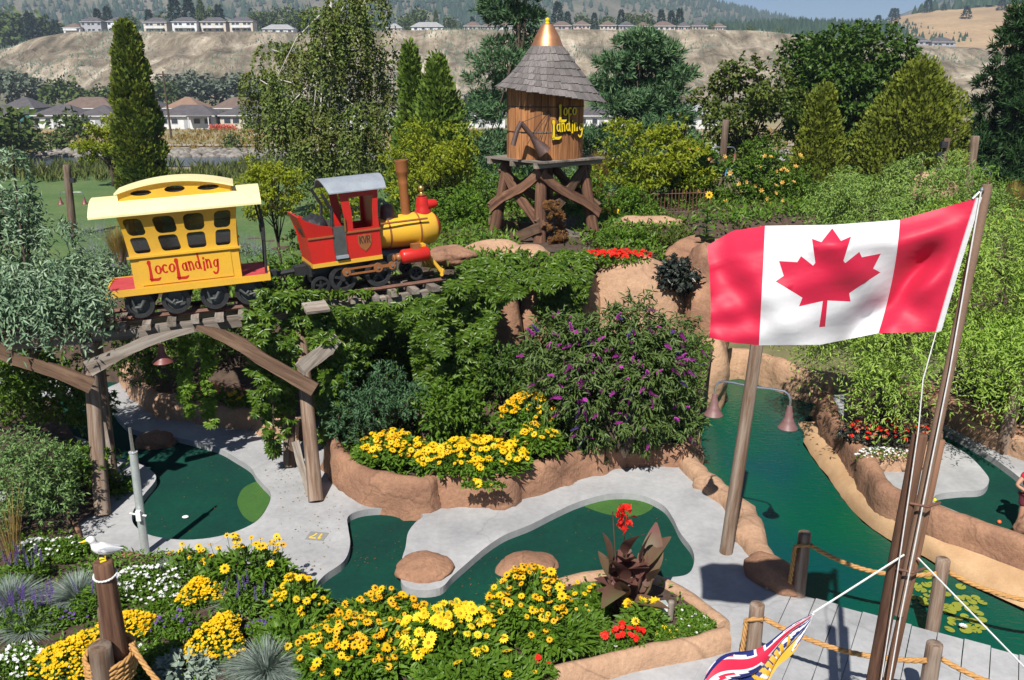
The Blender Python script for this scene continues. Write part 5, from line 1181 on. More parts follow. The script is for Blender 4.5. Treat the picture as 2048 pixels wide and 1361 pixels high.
# painted hole number on the slab
M['plaque'] = mat('grey_plaque', (0.26,0.25,0.24), (0.22,0.21,0.20), 6, 0.9)
hp0 = P(634,1073,Z_C); num = empty('hole_marker', hp0, (0,0,math.radians(170)), 'faded grey square with yellow number 17 on the concrete', 'hole marker')
m_ = MB(); m_.box((0,0,0.003), (0.30,0.25,0.006)); m_.build('plaque', M['plaque'], num)
fN = lambda a, b_, d: (a, b_, 0.006+d)
word('17', -0.09, -0.075, 0.22, 0.15, fN, 0.003, M['letter_yellow'], num, name='digit')
# low spotlight on a stub in the front bed
lt = P(1332,1240,0.30); spot = empty('garden_light', lt, (0,0,0.2), 'small pale box light on a wooden stub in front planter corner', 'garden light')
m_ = MB(); m_.box((-0.05,0,0.19), (0.10,0.10,0.14)); m_.build('housing', M['alu'], spot); pole('stub', lt+Vector((0.05,0.0,0)), lt+Vector((0.06,0,0.27)), 0.045, 0.04, M['greywood'], spot, lt)
m_ = MB(); m_.box((-0.05,-0.053,0.19), (0.08,0.008,0.11)); m_.build('lens', M['white'], spot)

# ------------------------------------------------------------------ child at the right edge, walker far off
def person(base, h, rotz, shirt, shorts, hair, label, arm_on_hip=True):
    pr = empty('person', base, (0,0,rotz), label, 'person'); s_ = h/1.7
    V = [(0,0,0.95),(0,0,1.12),(0,0,1.36),(0,0,1.47),(0,-0.01,1.58),(0,-0.02,1.66),
         (0.18,0,1.38),(0.36,0.02,1.14),(0.20,-0.10,1.02),(0.15,-0.12,1.0),
         (-0.18,0,1.38),(-0.36,0.02,1.14),(-0.20,-0.10,1.02),(-0.15,-0.12,1.0),
         (0.10,0,0.90),(0.12,-0.02,0.48),(0.13,0.02,0.08),(0.14,-0.12,0.04),
         (-0.10,0,0.90),(-0.12,-0.02,0.48),(-0.13,0.02,0.08),(-0.14,-0.12,0.04)]
    E = [(0,1),(1,2),(2,3),(3,4),(4,5),(2,6),(6,7),(7,8),(8,9),(2,10),(10,11),(11,12),(12,13),(0,14),(14,15),(15,16),(16,17),(0,18),(18,19),(19,20),(20,21)]
    Rr = [0.13,0.125,0.13,0.055,0.095,0.07, 0.062,0.045,0.035,0.03, 0.062,0.045,0.035,0.03, 0.09,0.062,0.042,0.035, 0.09,0.062,0.042,0.035]
    sc = lambda v: tuple(c*s_ for c in v)
    skin_obj('body', [sc(v) for v in V], E, [r*s_ for r in Rr], M['skin'], pr)
    skin_obj('shirt', [sc(v) for v in ((0,0,0.98),(0,0,1.15),(0,0,1.36),(0.18,0,1.38),(0.26,0.01,1.27),(-0.18,0,1.38),(-0.26,0.01,1.27))], [(0,1),(1,2),(2,3),(3,4),(2,5),(5,6)], [r*s_ for r in (0.155,0.15,0.155,0.085,0.082,0.085,0.082)], shirt, pr)
    skin_obj('shorts', [sc(v) for v in ((0,0,0.96),(0.10,0,0.86),(0.12,-0.01,0.60),(-0.10,0,0.86),(-0.12,-0.01,0.60))], [(0,1),(1,2),(0,3),(3,4)], [r*s_ for r in (0.145,0.115,0.10,0.115,0.10)], shorts, pr)
    bm = bmesh.new(); bmesh.ops.create_icosphere(bm, subdivisions=3, radius=0.112*s_)
    for v in bm.verts: v.co = Vector((v.co.x*0.95, v.co.y+0.02*s_, max(v.co.z, -0.05*s_ if v.co.y > 0 else 0.02*s_)))+Vector((0,0,1.615*s_))
    for f in bm.faces: f.smooth = True
    me = bpy.data.meshes.new('hair'); bm.to_mesh(me); bm.free(); me.materials.append(hair); link('hair', me, pr)
    for sx in (-1, 1):
        bm = bmesh.new(); bmesh.ops.create_icosphere(bm, subdivisions=2, radius=1)
        for v in bm.verts: v.co = Vector((sx*0.135*s_+v.co.x*0.05*s_, -0.05*s_+v.co.y*0.13*s_, 0.045*s_+max(-0.8, v.co.z)*0.05*s_))
        for f in bm.faces: f.smooth = True
        me = bpy.data.meshes.new('shoe'); bm.to_mesh(me); bm.free(); me.materials.append(M['shoe']); link('shoe', me, pr)
        for k_ in range(4):
            m_ = MB(); x0 = sx*(0.155-0.004*k_)*s_; y0 = -0.12*s_; z0 = (1.025-0.022*k_)*s_
            m_.tube([(x0,y0,z0),(x0-sx*0.03*s_,y0-0.025*s_,z0-0.01*s_),(x0-sx*0.055*s_,y0-0.02*s_,z0-0.03*s_)], [0.010*s_,0.009*s_,0.007*s_], 6); m_.build('finger', M['skin'], pr, smooth=True)
        m_ = MB(); m_.tube([(sx*0.18*s_,-0.11*s_,1.03*s_),(sx*0.17*s_,-0.14*s_,1.055*s_),(sx*0.15*s_,-0.155*s_,1.06*s_)], [0.012*s_,0.010*s_,0.008*s_], 6); m_.build('thumb', M['skin'], pr, smooth=True)
        m_ = MB(); m_.lathe([(0.002,-0.006),(0.010,0),(0.002,0.006)], (sx*0.035*s_,-0.105*s_,1.60*s_), 8, Matrix.Rotation(math.pi/2,3,'X')); m_.build('eye', M['black'], pr)
    m_ = MB(); m_.lathe([(0.018*s_,0),(0.012*s_,0.03*s_),(0.004*s_,0.05*s_)], (0,-0.115*s_,1.555*s_), 8, Matrix.Rotation(0.4,3,'X')); m_.build('nose', M['skin'], pr)
    return pr
M['shirt_red'] = mat('red_cotton', (0.56,0.02,0.04), (0.48,0.015,0.035), 8, 0.8); M['shorts_red'] = mat('dark_red_cotton', (0.16,0.02,0.035), (0.12,0.015,0.03), 8, 0.8); M['hair_brown'] = mat('brown_hair', (0.05,0.03,0.02), rough=0.6); M['shoe'] = mat('shoe_grey', (0.2,0.2,0.22), rough=0.6)
M['shirt_white'] = mat('white_cotton', (0.75,0.75,0.75), rough=0.8); M['shorts_teal'] = mat('teal_cotton', (0.04,0.14,0.15), rough=0.8)
fp = P(2044,1060,0.0); person(fp, 1.22, math.radians(15), M['shirt_red'], M['shorts_red'], M['hair_brown'], 'child in red shirt with hand on hip at right edge')
wp = Vector((Q(510,283,165).x, 165, gz(0,165)+0.3)); person(wp, 1.75, math.radians(80), M['shirt_white'], M['shorts_teal'], M['hair_brown'], 'distant walker in white top and teal shorts on the dry meadow path')
# ------------------------------------------------------------------ foliage machinery (numpy)
RNG = np.random.default_rng(11)
def un(a): return a/np.maximum(np.linalg.norm(a, axis=-1, keepdims=True), 1e-9)
def rdir(n): return un(RNG.normal(size=(n, 3)))
def fast_mesh(name, v, tris, mats, mi=None, quads=False, smooth=False):
    me = bpy.data.meshes.new(name); nv, nf = len(v), len(tris); k = 4 if quads else 3
    me.vertices.add(nv); me.vertices.foreach_set('co', np.asarray(v, np.float32).ravel())
    me.loops.add(nf*k); me.loops.foreach_set('vertex_index', np.asarray(tris, np.int32).ravel())
    me.polygons.add(nf); me.polygons.foreach_set('loop_start', np.arange(0, nf*k, k, dtype=np.int32)); me.polygons.foreach_set('loop_total', np.full(nf, k, np.int32))
    for m in (mats if isinstance(mats, (list, tuple)) else [mats]): me.materials.append(m)
    if mi is not None: me.polygons.foreach_set('material_index', np.asarray(mi, np.int32))
    if smooth: me.polygons.foreach_set('use_smooth', np.ones(nf, bool))
    me.update(calc_edges=True); return me
def kite_arrays(pos, d, nr, L, W, fold=0.22, droop=0.18, wide=0.45):
    n = len(pos); L = np.broadcast_to(np.asarray(L, float).reshape(-1, 1), (n, 1)); W = np.broadcast_to(np.asarray(W, float).reshape(-1, 1), (n, 1))
    d = un(d); s = un(np.cross(d, nr)); nn = np.cross(s, d)
    v = np.empty((n, 4, 3)); v[:, 0] = pos; v[:, 1] = pos+d*L*wide+s*W*0.5+nn*W*fold; v[:, 2] = pos+d*L-nn*L*droop; v[:, 3] = pos+d*L*wide-s*W*0.5+nn*W*fold
    b = (np.arange(n)*4)[:, None]; t = np.concatenate([b+np.array([[0, 1, 2]]), b+np.array([[0, 2, 3]])], axis=1).reshape(-1, 3)
    return v.reshape(-1, 3), t
def kites(name, pos, d, nr, L, W, m, parent=None, kind=None, **k):
    v, t = kite_arrays(pos, d, nr, L, W, **k); o = link(name, fast_mesh(name, v, t, m), parent)
    if kind: o['kind'] = kind
    return o
def clump_points(centers, radii, n, inner=0.45):
    """points spread through many small clumps, denser at each clump's skin"""
    c = np.asarray(centers, float); r = np.asarray(radii, float); r = r if r.ndim == 2 else np.repeat(r[:, None], 3, 1)
    w = (r.prod(1))**(2/3); idx = RNG.choice(len(c), n, p=w/w.sum()); o = rdir(n); rad = inner+(1-inner)*RNG.random(n)**0.5
    return c[idx]+o*r[idx]*rad[:, None], o, idx
def sprays(pos, out, n_each, spread, axis_up=0.3):
    """twigs: every point becomes a little fan of leaves"""
    k = len(pos); ax = un(out+np.array([0, 0, axis_up])+0.5*rdir(k)); P_ = np.repeat(pos, n_each, 0); A = np.repeat(ax, n_each, 0)
    t = RNG.random((k*n_each, 1)); return P_+A*t*spread, un(A*0.7+0.8*rdir(k*n_each)), A
def limbs(trunk, r0, targets, material, parent, n=7, name='trunk', r1=0.03, curve=0.25):
    m_ = MB(); tk = [Vector(p) for p in trunk]; rr_ = [r0*(1-0.65*i/(len(tk)-1)) for i in range(len(tk))]; m_.tube(tk, rr_, 9)
    for t in targets:
        t = Vector(t); u = random.Random(int(abs(t.x*91+t.y*37+t.z*53))).uniform(0.35, 0.95); f = u*(len(tk)-1); i = min(int(f), len(tk)-2); a = tk[i].lerp(tk[i+1], f-i)
        md = a.lerp(t, 0.5)+Vector((0, 0, curve*(t-a).length*0.5)); q = rr_[i]*0.55
        m_.tube([a, a.lerp(md, 0.6), md, t], [q, q*0.7, q*0.5, r1*0.6], n if n < 6 else 6)
    return m_.build(name, material, parent, smooth=True, sharp=None)
def np3(v): return np.array([v[0], v[1], v[2]], float)

LM = {
 'thuja': leaf('thuja_scale', (0.068,0.116,0.014), (0.225,0.245,0.028), (0.101,0.149,0.021), 0.15, 0.6),
 'thuja2': leaf('thuja_green', (0.062,0.129,0.019), (0.186,0.269,0.038), (0.136,0.199,0.029), 0.15, 0.6),
 'gold': leaf('golden_cypress', (0.089,0.127,0.014), (0.265,0.297,0.034), (0.139,0.178,0.022), 0.2, 0.6),
 'locust': leaf('locust_leaf', (0.151,0.205,0.014), (0.356,0.395,0.023), (0.206,0.273,0.020), 0.35, 0.5),
 'pine': leaf('pine_needle', (0.049,0.115,0.050), (0.146,0.240,0.103), (0.086,0.173,0.076), 0.1, 0.55),
 'pine_dark': leaf('dark_pine_needle', (0.011,0.040,0.012), (0.050,0.108,0.030), (0.027,0.068,0.019), 0.1, 0.55),
 'maple': leaf('maple_leaf', (0.025,0.075,0.011), (0.099,0.169,0.028), (0.056,0.109,0.017), 0.2, 0.4),
 'ash': leaf('ash_leaf', (0.041,0.086,0.012), (0.149,0.184,0.032), (0.092,0.130,0.021), 0.22, 0.45),
 'birch': leaf('birch_leaf', (0.068,0.119,0.022), (0.194,0.246,0.055), (0.145,0.156,0.035), 0.3, 0.45),
 'willow': leaf('willow_leaf', (0.150,0.260,0.040), (0.382,0.522,0.094), (0.241,0.392,0.054), 0.3, 0.42),
 'willow_pale': leaf('pale_willow_leaf', (0.134,0.230,0.051), (0.314,0.437,0.107), (0.190,0.310,0.062), 0.3, 0.42),
 'silver': leaf('silver_leaf', (0.078,0.149,0.077), (0.284,0.396,0.244), (0.147,0.242,0.135), 0.15, 0.38, spec=0.35),
 'ivy': leaf('creeper_leaf', (0.033,0.082,0.007), (0.124,0.205,0.019), (0.076,0.140,0.011), 0.22, 0.33, spec=0.3),
 'ivy_light': leaf('young_creeper_leaf', (0.084,0.168,0.014), (0.192,0.312,0.036), None, 0.35, 0.4),
 'shrub': leaf('shrub_leaf', (0.039,0.101,0.010), (0.134,0.230,0.027), (0.087,0.157,0.016), 0.22, 0.4),
 'shrub_blue': leaf('juniper_leaf', (0.031,0.077,0.030), (0.082,0.163,0.073), None, 0.12, 0.5),
 'bed': leaf('bed_leaf', (0.049,0.117,0.011), (0.146,0.259,0.026), (0.090,0.173,0.019), 0.25, 0.4),
 'buddleia': leaf('buddleia_leaf', (0.048,0.091,0.021), (0.137,0.198,0.056), (0.084,0.135,0.032), 0.2, 0.42),
 'fescue': leaf('blue_fescue_blade', (0.140,0.190,0.165), (0.360,0.420,0.360), None, 0.15, 0.5),
 'tall_grass': leaf('dry_tall_grass', (0.163,0.143,0.036), (0.420,0.275,0.081), None, 0.2, 0.6),
 'green_grass': leaf('rough_grass', (0.064,0.102,0.020), (0.178,0.204,0.059), (0.127,0.144,0.049), 0.2, 0.6),
 'sage': leaf('sage_leaf', (0.080,0.159,0.047), (0.203,0.317,0.104), None, 0.15, 0.5),
 'lambs_ear': leaf('woolly_leaf', (0.160,0.220,0.170), (0.300,0.360,0.290), None, 0.1, 0.7),
 'canna': leaf('canna_leaf', (0.095,0.042,0.035), (0.20,0.085,0.07), (0.14,0.13,0.06), 0.25, 0.5, patch=2.0, spec=0.25), 'canna_old': leaf('canna_leaf_old', (0.060,0.026,0.022), (0.150,0.060,0.050), (0.090,0.085,0.045), 0.25, 0.3, patch=2.0, spec=0.35),
 'plum': leaf('purple_leaf', (0.020,0.028,0.024), (0.055,0.065,0.050), None, 0.1, 0.3),
 'lavender': leaf('lavender_spike', (0.160,0.130,0.230), (0.320,0.270,0.420), None, 0.2, 0.6),
 'rust_leaf': leaf('rusty_leaf', (0.100,0.050,0.015), (0.220,0.100,0.030), None, 0.25, 0.5),
 'far_green': leaf('far_leaf', (0.041,0.078,0.015), (0.117,0.163,0.037), None, 0.1, 0.7),
 'far_grey': leaf('far_grey_leaf', (0.085,0.110,0.075), (0.180,0.215,0.155), None, 0.1, 0.7),
 'far_dark': leaf('far_conifer', (0.012,0.035,0.018), (0.040,0.075,0.038), None, 0.05, 0.7),
 'lily': leaf('lily_pad', (0.170,0.210,0.025), (0.330,0.340,0.050), None, 0.05, 0.3),
 'yellow_p': leaf('yellow_petal', (0.780,0.470,0.006), (0.850,0.580,0.012), None, 0.25, 0.55),
 'lemon_p': leaf('lemon_petal', (0.800,0.600,0.012), (0.880,0.700,0.040), None, 0.25, 0.55),
 'orange_p': leaf('amber_petal', (0.76,0.37,0.004), (0.82,0.48,0.008), None, 0.25, 0.55),
 'white_p': leaf('white_petal', (0.700,0.700,0.720), (0.850,0.850,0.850), None, 0.25, 0.6),
 'violet_p': leaf('violet_petal', (0.070,0.030,0.200), (0.180,0.100,0.360), None, 0.2, 0.6),
 'magenta_p': leaf('magenta_petal', (0.360,0.035,0.320), (0.580,0.100,0.500), None, 0.2, 0.6),
 'red_p': leaf('scarlet_petal', (0.680,0.012,0.008), (0.820,0.040,0.020), None, 0.25, 0.5),
 'coral_p': leaf('coral_petal', (0.720,0.160,0.100), (0.850,0.320,0.200), None, 0.25, 0.5),
 'trumpet_p': leaf('trumpet_petal', (0.780,0.380,0.060), (0.850,0.550,0.150), None, 0.25, 0.5),
}
M['eye_dark'] = mat('dark_cone', (0.035,0.014,0.006), rough=0.8); M['eye_gold'] = mat('gold_cone', (0.42,0.21,0.01), rough=0.8)

# ------------------------------------------------------------------ trees
def tree_root(name, label, base, cat='tree', group=None): return empty(name, base, (0, 0, 0), label, cat, group)
def broad_tree(name, label, base, h, centers, radii, n, L, W, lm, bark='bark', tr=0.16, group=None, cat='tree', droop=0.25, up=0.25, inner=0.5, trunk_top=0.75, lean=(0, 0), fan=6):
    base = Vector(base); root = tree_root(name, label, base, cat, group)
    c = np.asarray(centers, float)-np3(base)
    p, o, idx = clump_points(c, radii, max(1, n//fan), inner); pos, d, A = sprays(p, o, fan, L*1.6, up)
    nr = un(A*0.3+np.array([0, -0.1, 0.9])+0.7*rdir(len(pos)))
    kites('crown', pos, d, nr, L*RNG.uniform(0.65, 1.25, len(pos)), W*RNG.uniform(0.7, 1.2, len(pos)), lm, root, droop=droop)
    trunk = [Vector((lean[0]*u*h, lean[1]*u*h, u*h*trunk_top))+Vector((0.06*math.sin(u*6), 0.05*math.cos(u*5), 0)) for u in lin(0, 1, 6)]
    limbs(trunk, tr, [Vector(x)*0.97 for x in c[:: max(1, len(c)//14)]], M[bark], root)
    return root
def scatter_clumps(c, r, k, seed, rc=(0.22, 0.36), squash=0.8, shell=0.55, bottom=-1.0):
    g = np.random.default_rng(seed); out = []; rad = []
    while len(out) < k:
        d = un(g.normal(size=3)); u = shell+(1-shell)*g.random()**0.7
        if d[2] < bottom: continue
        out.append(np.array(c)+d*np.array(r)*u); q = g.uniform(*rc)*min(r); rad.append((q*1.2, q*1.2, q*squash))
    return out, rad
def thuja(name, label, base, h, rad, n, L, W, lm, seed, profile=None, group=None, lean=(0.0, 0.0), lumps=150):
    base = Vector(base); root = tree_root(name, label, base, 'tree', group); g = np.random.default_rng(seed)
    prof = profile or [(0, 0.75), (0.15, 1.0), (0.4, 0.92), (0.7, 0.66), (0.9, 0.33), (1.0, 0.05)]; pa_, pb_ = [a for a, _ in prof], [b for _, b in prof]
    u = (np.arange(lumps)+g.random(lumps))/lumps; u = 0.01+u**0.9*0.96; th = g.random(lumps)*2*math.pi
    rr_ = np.interp(u, pa_, pb_)*rad; q = (0.24+0.16*g.random(lumps))*rad*(0.55+0.45*np.interp(u, pa_, pb_)); rr_ = np.maximum(0, rr_*(0.86+0.22*g.random(lumps))-q*0.75)
    c = np.stack([rr_*np.cos(th)+lean[0]*u*h, rr_*np.sin(th)+lean[1]*u*h, u*h-q*0.2], 1); R_ = np.stack([q, q, q*1.75], 1)
    c = np.vstack([c, [[lean[0]*h, lean[1]*h, h-0.25*rad]]]); R_ = np.vstack([R_, [[0.12*rad, 0.12*rad, 0.32*rad]]])
    w = R_.prod(1)**(2/3); idx = g.choice(len(c), n, p=w/w.sum()); o = rdir(n); o[:, 2] = o[:, 2]*0.8+0.2
    pos = c[idx]+o*R_[idx]*(0.72+0.28*g.random(n)[:, None]); out = pos-np.array([0, 0, 0]); out[:, 2] = 0; out = un(out+1e-6)
    d = un(out*0.5+o*0.5+np.array([0, 0, 0.85])+0.5*rdir(n)); nr = un(o+out*0.6+np.array([0, -0.2, 0.5])+0.6*rdir(n))
    kites('crown', pos, d, nr, L*g.uniform(0.5, 1.15, n), W*g.uniform(0.7, 1.3, n), lm, root, droop=0.05, wide=0.6)
    m_ = MB(); m_.tube([(0, 0, -0.2), (lean[0]*h*0.4, lean[1]*h*0.4, h*0.4), (lean[0]*h*0.9, lean[1]*h*0.9, h*0.9)], [rad*0.30, rad*0.22, 0.02], 8); m_.build('trunk', M['bark'], root, smooth=True)
    return root
def pine(name, label, base, h, centers, radii, n_tuft, per, L, W, lm, tr=0.22, lean=(0, 0), limb=16):
    base = Vector(base); root = tree_root(name, label, base); c = np.asarray(centers, float)-np3(base)
    p, o, idx = clump_points(c, radii, n_tuft, 0.35); ax = un(o*0.7+np.array([0, -0.05, 0.65])+0.35*rdir(n_tuft))
    P_ = np.repeat(p, per, 0); A = np.repeat(ax, per, 0); d = un(A*0.8+0.75*rdir(len(P_)))
    kites('crown', P_+A*RNG.random((len(P_), 1))*L*0.7, d, rdir(len(P_)), L*RNG.uniform(0.6, 1.1, len(P_)), W, lm, root, droop=0.05, fold=0.1)
    limbs([Vector((lean[0]*u*h, lean[1]*u*h, u*h*0.92)) for u in lin(-0.02, 1, 7)], tr, [Vector(x) for x in c[:: max(1, len(c)//limb)]], M['bark'], root, curve=-0.05)
    return root
def strand_tree(name, label, base, starts, outs, length, nl, L, W, lm, trunk, tr, bark='bark', sway=0.25, reach=0.35, targets=(), cat='tree', hang=0.25, group=None, rise=0.3):
    """weeping crown: strands that leave the limbs outwards and hang down, leaves along them"""
    base = Vector(base); root = tree_root(name, label, base, cat, group); S_ = np.asarray(starts, float)-np3(base); O = np.asarray(outs, float); k = len(S_)
    ln = length*RNG.uniform(0.5, 1.15, k); t = np.tile(np.linspace(0.03, 1, nl), (k, 1))+RNG.normal(0, 0.02, (k, nl)); ph = RNG.random((k, 1))*6.28; a2 = RNG.random((k, 1))*6.28
    hx = reach*ln[:, None]*(1-np.exp(-2.2*t)); dz = rise*ln[:, None]*t*(1-t)*2-ln[:, None]*t**1.5*0.95
    pos = S_[:, None, :]+O[:, None, :]*hx[..., None]
    pos[..., 2] += dz; pos[..., 0] += 0.05*ln[:, None]*np.sin(t*7+ph)*sway; pos[..., 1] += 0.05*ln[:, None]*np.cos(t*6+a2)*sway
    pos = pos.reshape(-1, 3); n = len(pos); Oo = np.repeat(O, nl, 0)
    d = un(np.array([0, 0, -1.0])*hang*2+Oo*0.35+0.85*rdir(n)); nr = un(Oo*0.6+np.array([0, -0.2, 0.7])+0.6*rdir(n))
    kites('crown', pos, d, nr, L*RNG.uniform(0.6, 1.25, n), W*RNG.uniform(0.8, 1.2, n), lm, root, droop=0.22)
    limbs([Vector(p)-base for p in trunk], tr, [Vector(x)-base for x in targets], M[bark], root)
    return root
def dome_starts(c, r, k, seed, low=-0.2, fill=0.55):
    g = np.random.default_rng(seed); s = []; o = []
    while len(s) < k:
        d = un(g.normal(size=3))
        if d[2] < low: continue
        u = fill+(1-fill)*g.random(); s.append(np.array(c)+d*np.array(r)*u); h = np.array([d[0], d[1], 0.0]); o.append(un(h+0.3*g.normal(size=3)*np.array([1, 1, 0])))
    return s, o

# columnar cypress behind the passenger car
b = P(292,392,0); thuja('columnar_cypress', 'tall narrow olive-green cypress behind the yellow passenger car', (b.x, b.y, -0.2), Q(262,48,b.y).z+0.3, 1.42, 24000, 0.34, 0.16, LM['thuja'], 3, [(0,0.95),(0.2,1.0),(0.45,0.9),(0.66,0.74),(0.84,0.52),(0.95,0.3),(1,0.08)])
# pair right of the birch
Y = 41; a = Q(828,360,Y); thuja('pointed_cypress', 'slim pointed cypress just right of the birch, left of a pair', (a.x, Y, -0.3), Q(828,92,Y).z+0.3, 1.25, 13000, 0.28, 0.13, LM['thuja2'], 5, [(0,1.0),(0.3,0.95),(0.55,0.62),(0.72,0.42),(0.9,0.28),(1,0.05)])
Y = 39; a = Q(880,360,Y); thuja('pointed_cypress', 'broader pointed cypress left of the water tower, right of a pair', (a.x, Y, -0.3), Q(880,122,Y).z+0.3, 1.75, 17000, 0.28, 0.13, LM['thuja2'], 7, [(0,1.0),(0.3,1.0),(0.55,0.78),(0.75,0.52),(0.9,0.28),(1,0.04)])
# golden conifers right
Y = 37; a = Q(1628,400,Y); thuja('golden_cypress', 'narrow golden-green cypress in front of the dark maple', (a.x, Y, 0), Q(1628,176,Y).z, 1.35, 18000, 0.20, 0.12, LM['gold'], 9, [(0,0.95),(0.3,1.0),(0.6,0.72),(0.8,0.5),(0.92,0.36),(1,0.1)])
Y = 40; a = Q(1812,400,Y); thuja('golden_cypress', 'wide golden-green cypress between dark maple and dark pine', (a.x, Y, -0.3), Q(1812,138,Y).z+0.3, 2.75, 32000, 0.22, 0.13, LM['gold'], 13, [(0,1.0),(0.35,0.98),(0.6,0.84),(0.8,0.55),(0.92,0.3),(1,0.05)])
# dark pine at the right edge
Y = 44; bx = Q(2010,430,Y).x; cs = []; rs = []
for i in range(78):
    g = random.Random(i); u = g.random(); z = 1.0+u*9.2; w = 3.3*(1-u*0.80)*(0.45+0.55*g.random()); an = g.uniform(0, 6.28); cs.append((bx+w*math.cos(an), Y+w*math.sin(an), z)); q = 0.75-0.25*u; rs.append((q*1.25, q*1.25, q*0.8))
pine('dark_pine', 'big dark green pine filling the upper right corner', (bx, Y, -0.3), 10.6, cs, rs, 4600, 12, 0.40, 0.07, LM['pine_dark'], 0.26)
# pine right of tower, pads of needles
Y = 43; bx = Q(1262,430,Y).x; cs = []; rs = []
for i in range(74):
    g = random.Random(100+i); u = g.random()**0.8; z = 1.6+u*7.0; w = (3.1-2.2*u*u)*(0.25+0.75*g.random()); an = g.uniform(0, 6.28); cs.append((bx+w*math.cos(an)+0.15*u, Y+w*math.sin(an), z+0.1*w)); q = 0.72-0.2*u; rs.append((q*1.5, q*1.5, q*0.55))
pine('spreading_pine', 'spreading blue-green pine right behind the water tower', (bx, Y, -0.3), 9.2, cs, rs, 4200, 12, 0.38, 0.065, LM['pine'], 0.24)
Y = 46; bx = Q(1035,430,Y).x; cs = []; rs = []
for i in range(44):
    g = random.Random(300+i); u = g.random(); z = 0.8+u*10.8; w = (2.8-1.9*u)*(0.35+0.65*g.random()); an = g.uniform(0, 6.28); cs.append((bx+w*math.cos(an)-0.2, Y+w*math.sin(an), z)); q = 0.68; rs.append((q*1.45, q*1.45, q*0.5))
pine('tall_pine', 'tall open pine behind the copper cap of the tower', (bx, Y, -0.3), 12.5, cs, rs, 2800, 11, 0.40, 0.065, LM['pine'], 0.22)
# broadleaf trees right
Y = 50; c = Q(1690,190,Y); cs, rs = scatter_clumps((c.x, Y, 6.0), (3.4, 3.0, 4.0), 95, 5, (0.19,0.28), 0.75, 0.35)
broad_tree('maple_tree', 'large dark green maple with round crown behind golden cypresses', (c.x, Y, -0.3), 8.0, cs, rs, 38000, 0.23, 0.19, LM['maple'], tr=0.28)
Y = 46; c = Q(1495,250,Y); cs, rs = scatter_clumps((c.x, Y, 4.6), (2.7, 2.2, 3.3), 40, 6, (0.18,0.28), 0.75, 0.4)
broad_tree('ash_tree', 'airy dark green tree beside the blue building', (c.x, Y, -0.3), 6.2, cs, rs, 11000, 0.22, 0.15, LM['ash'], tr=0.17)
# weeping birch
Y = 45; bx = Q(655,400,Y).x; g = np.random.default_rng(77); tips = [(600,105),(625,120),(688,12),(735,-8),(705,60),(560,160),(545,100),(645,35),(530,205),(760,110),(782,200),(590,262),(725,225),(610,215),(660,150),(690,190),(745,165),(575,215),(700,120),(640,230),(555,255),(770,255),(665,85),(520,160),(690,275),(730,290),(620,290),(655,320)]
tg = [Q(a, b, Y+g.uniform(-1.9,1.2)) for a, b in tips]; st = []; ou = []
for q in tg:
    for _ in range(int(g.integers(24, 50))):
        d = un(g.normal(size=3)); st.append(np3(q)+d*np.array([0.62,0.62,0.42])); ou.append(un(np.array([d[0], d[1], 0.0])+0.2*g.normal(size=3)*np.array([1,1,0])))
strand_tree('weeping_birch', 'tall weeping birch with white limbs behind the locomotive', (bx, Y, -0.3), st, ou, 2.9, 28, 0.19, 0.11, LM['birch'], [(bx-0.3, Y, -0.3), (bx-0.2, Y, 2.5), (bx, Y, 5.0), (bx+0.3, Y, 8.0), (bx+0.9, Y, 11.2)], 0.20, 'birch', targets=tg, reach=0.25)
# locusts with yellow-green sprays
def locust(px, py_c, Y, r, h, zb, label, n=8000, k=52, seed=1, L=0.13, tr=0.07):
    c = Q(px, py_c, Y); cs, rs = scatter_clumps((c.x, Y, c.z), r, k, seed, (0.15,0.27), 0.30, 0.25, -0.9)
    return broad_tree('locust_tree', label, (c.x, Y, zb), h, cs, rs, n, L, L*0.5, LM['locust'], tr=tr, up=0.05, droop=0.2)
locust(872, 330, 31, (2.0, 1.5, 1.55), 3.6, 0.6, 'yellow-green locust in front of the pointed cypresses', seed=31)
locust(1302, 322, 29, (2.0, 1.5, 1.6), 3.6, 2.2, 'yellow-green locust right of the water tower', seed=33)
locust(545, 372, 25, (1.15, 0.9, 1.05), 3.2, 1.4, 'young yellow-green locust between the passenger car and the locomotive', 3800, 22, 35, 0.11, 0.05)
locust(672, 395, 28, (1.1, 0.8, 0.8), 2.4, 0.9, 'young bright locust behind the locomotive cab', 3000, 18, 37, 0.11, 0.05)
locust(215, 285, 58, (2.0, 1.5, 1.5), 3.8, -0.1, 'dull green leaning tree left of the columnar cypress', 5200, 26, 39, 0.2, 0.16)
# willow right of the flag
def hung(c, r, k, per, seed, low=-0.45):
    g = np.random.default_rng(seed); st = []; ou = []; heads, ho = dome_starts(c, r, k, seed, low, 0.55)
    for q, o in zip(heads, ho):
        for _ in range(int(g.integers(per*0.6, per*1.4))): d = un(g.normal(size=3)); st.append(q+d*np.array([0.19,0.19,0.14])); ou.append(un(o*0.8+np.array([d[0],d[1],0])*0.7))
    return st, ou, heads
wb = P(1768,850,0.4); st, ou, hd = hung((wb.x+0.85, wb.y+0.1, 3.0), (2.45, 1.9, 2.0), 88, 20, 41, -0.6)
strand_tree('weeping_willow', 'bright green curly willow drooping over the bed right of pond', wb, st, ou, 1.35, 28, 0.10, 0.026, LM['willow'], [wb, wb+Vector((0.1,0,1.2)), wb+Vector((0.2,0.1,2.6)), wb+Vector((0.45,0.1,4.2))], 0.13, targets=[Vector(s_) for s_ in hd[:16]], sway=2.6, reach=0.45, hang=0.06)
wb2 = Vector((Q(1820,500,21.5).x, 21.5, 0.4)); st, ou, hd = hung((wb2.x, 21.5, 3.5), (2.7, 1.6, 1.9), 70, 17, 43, -0.3)
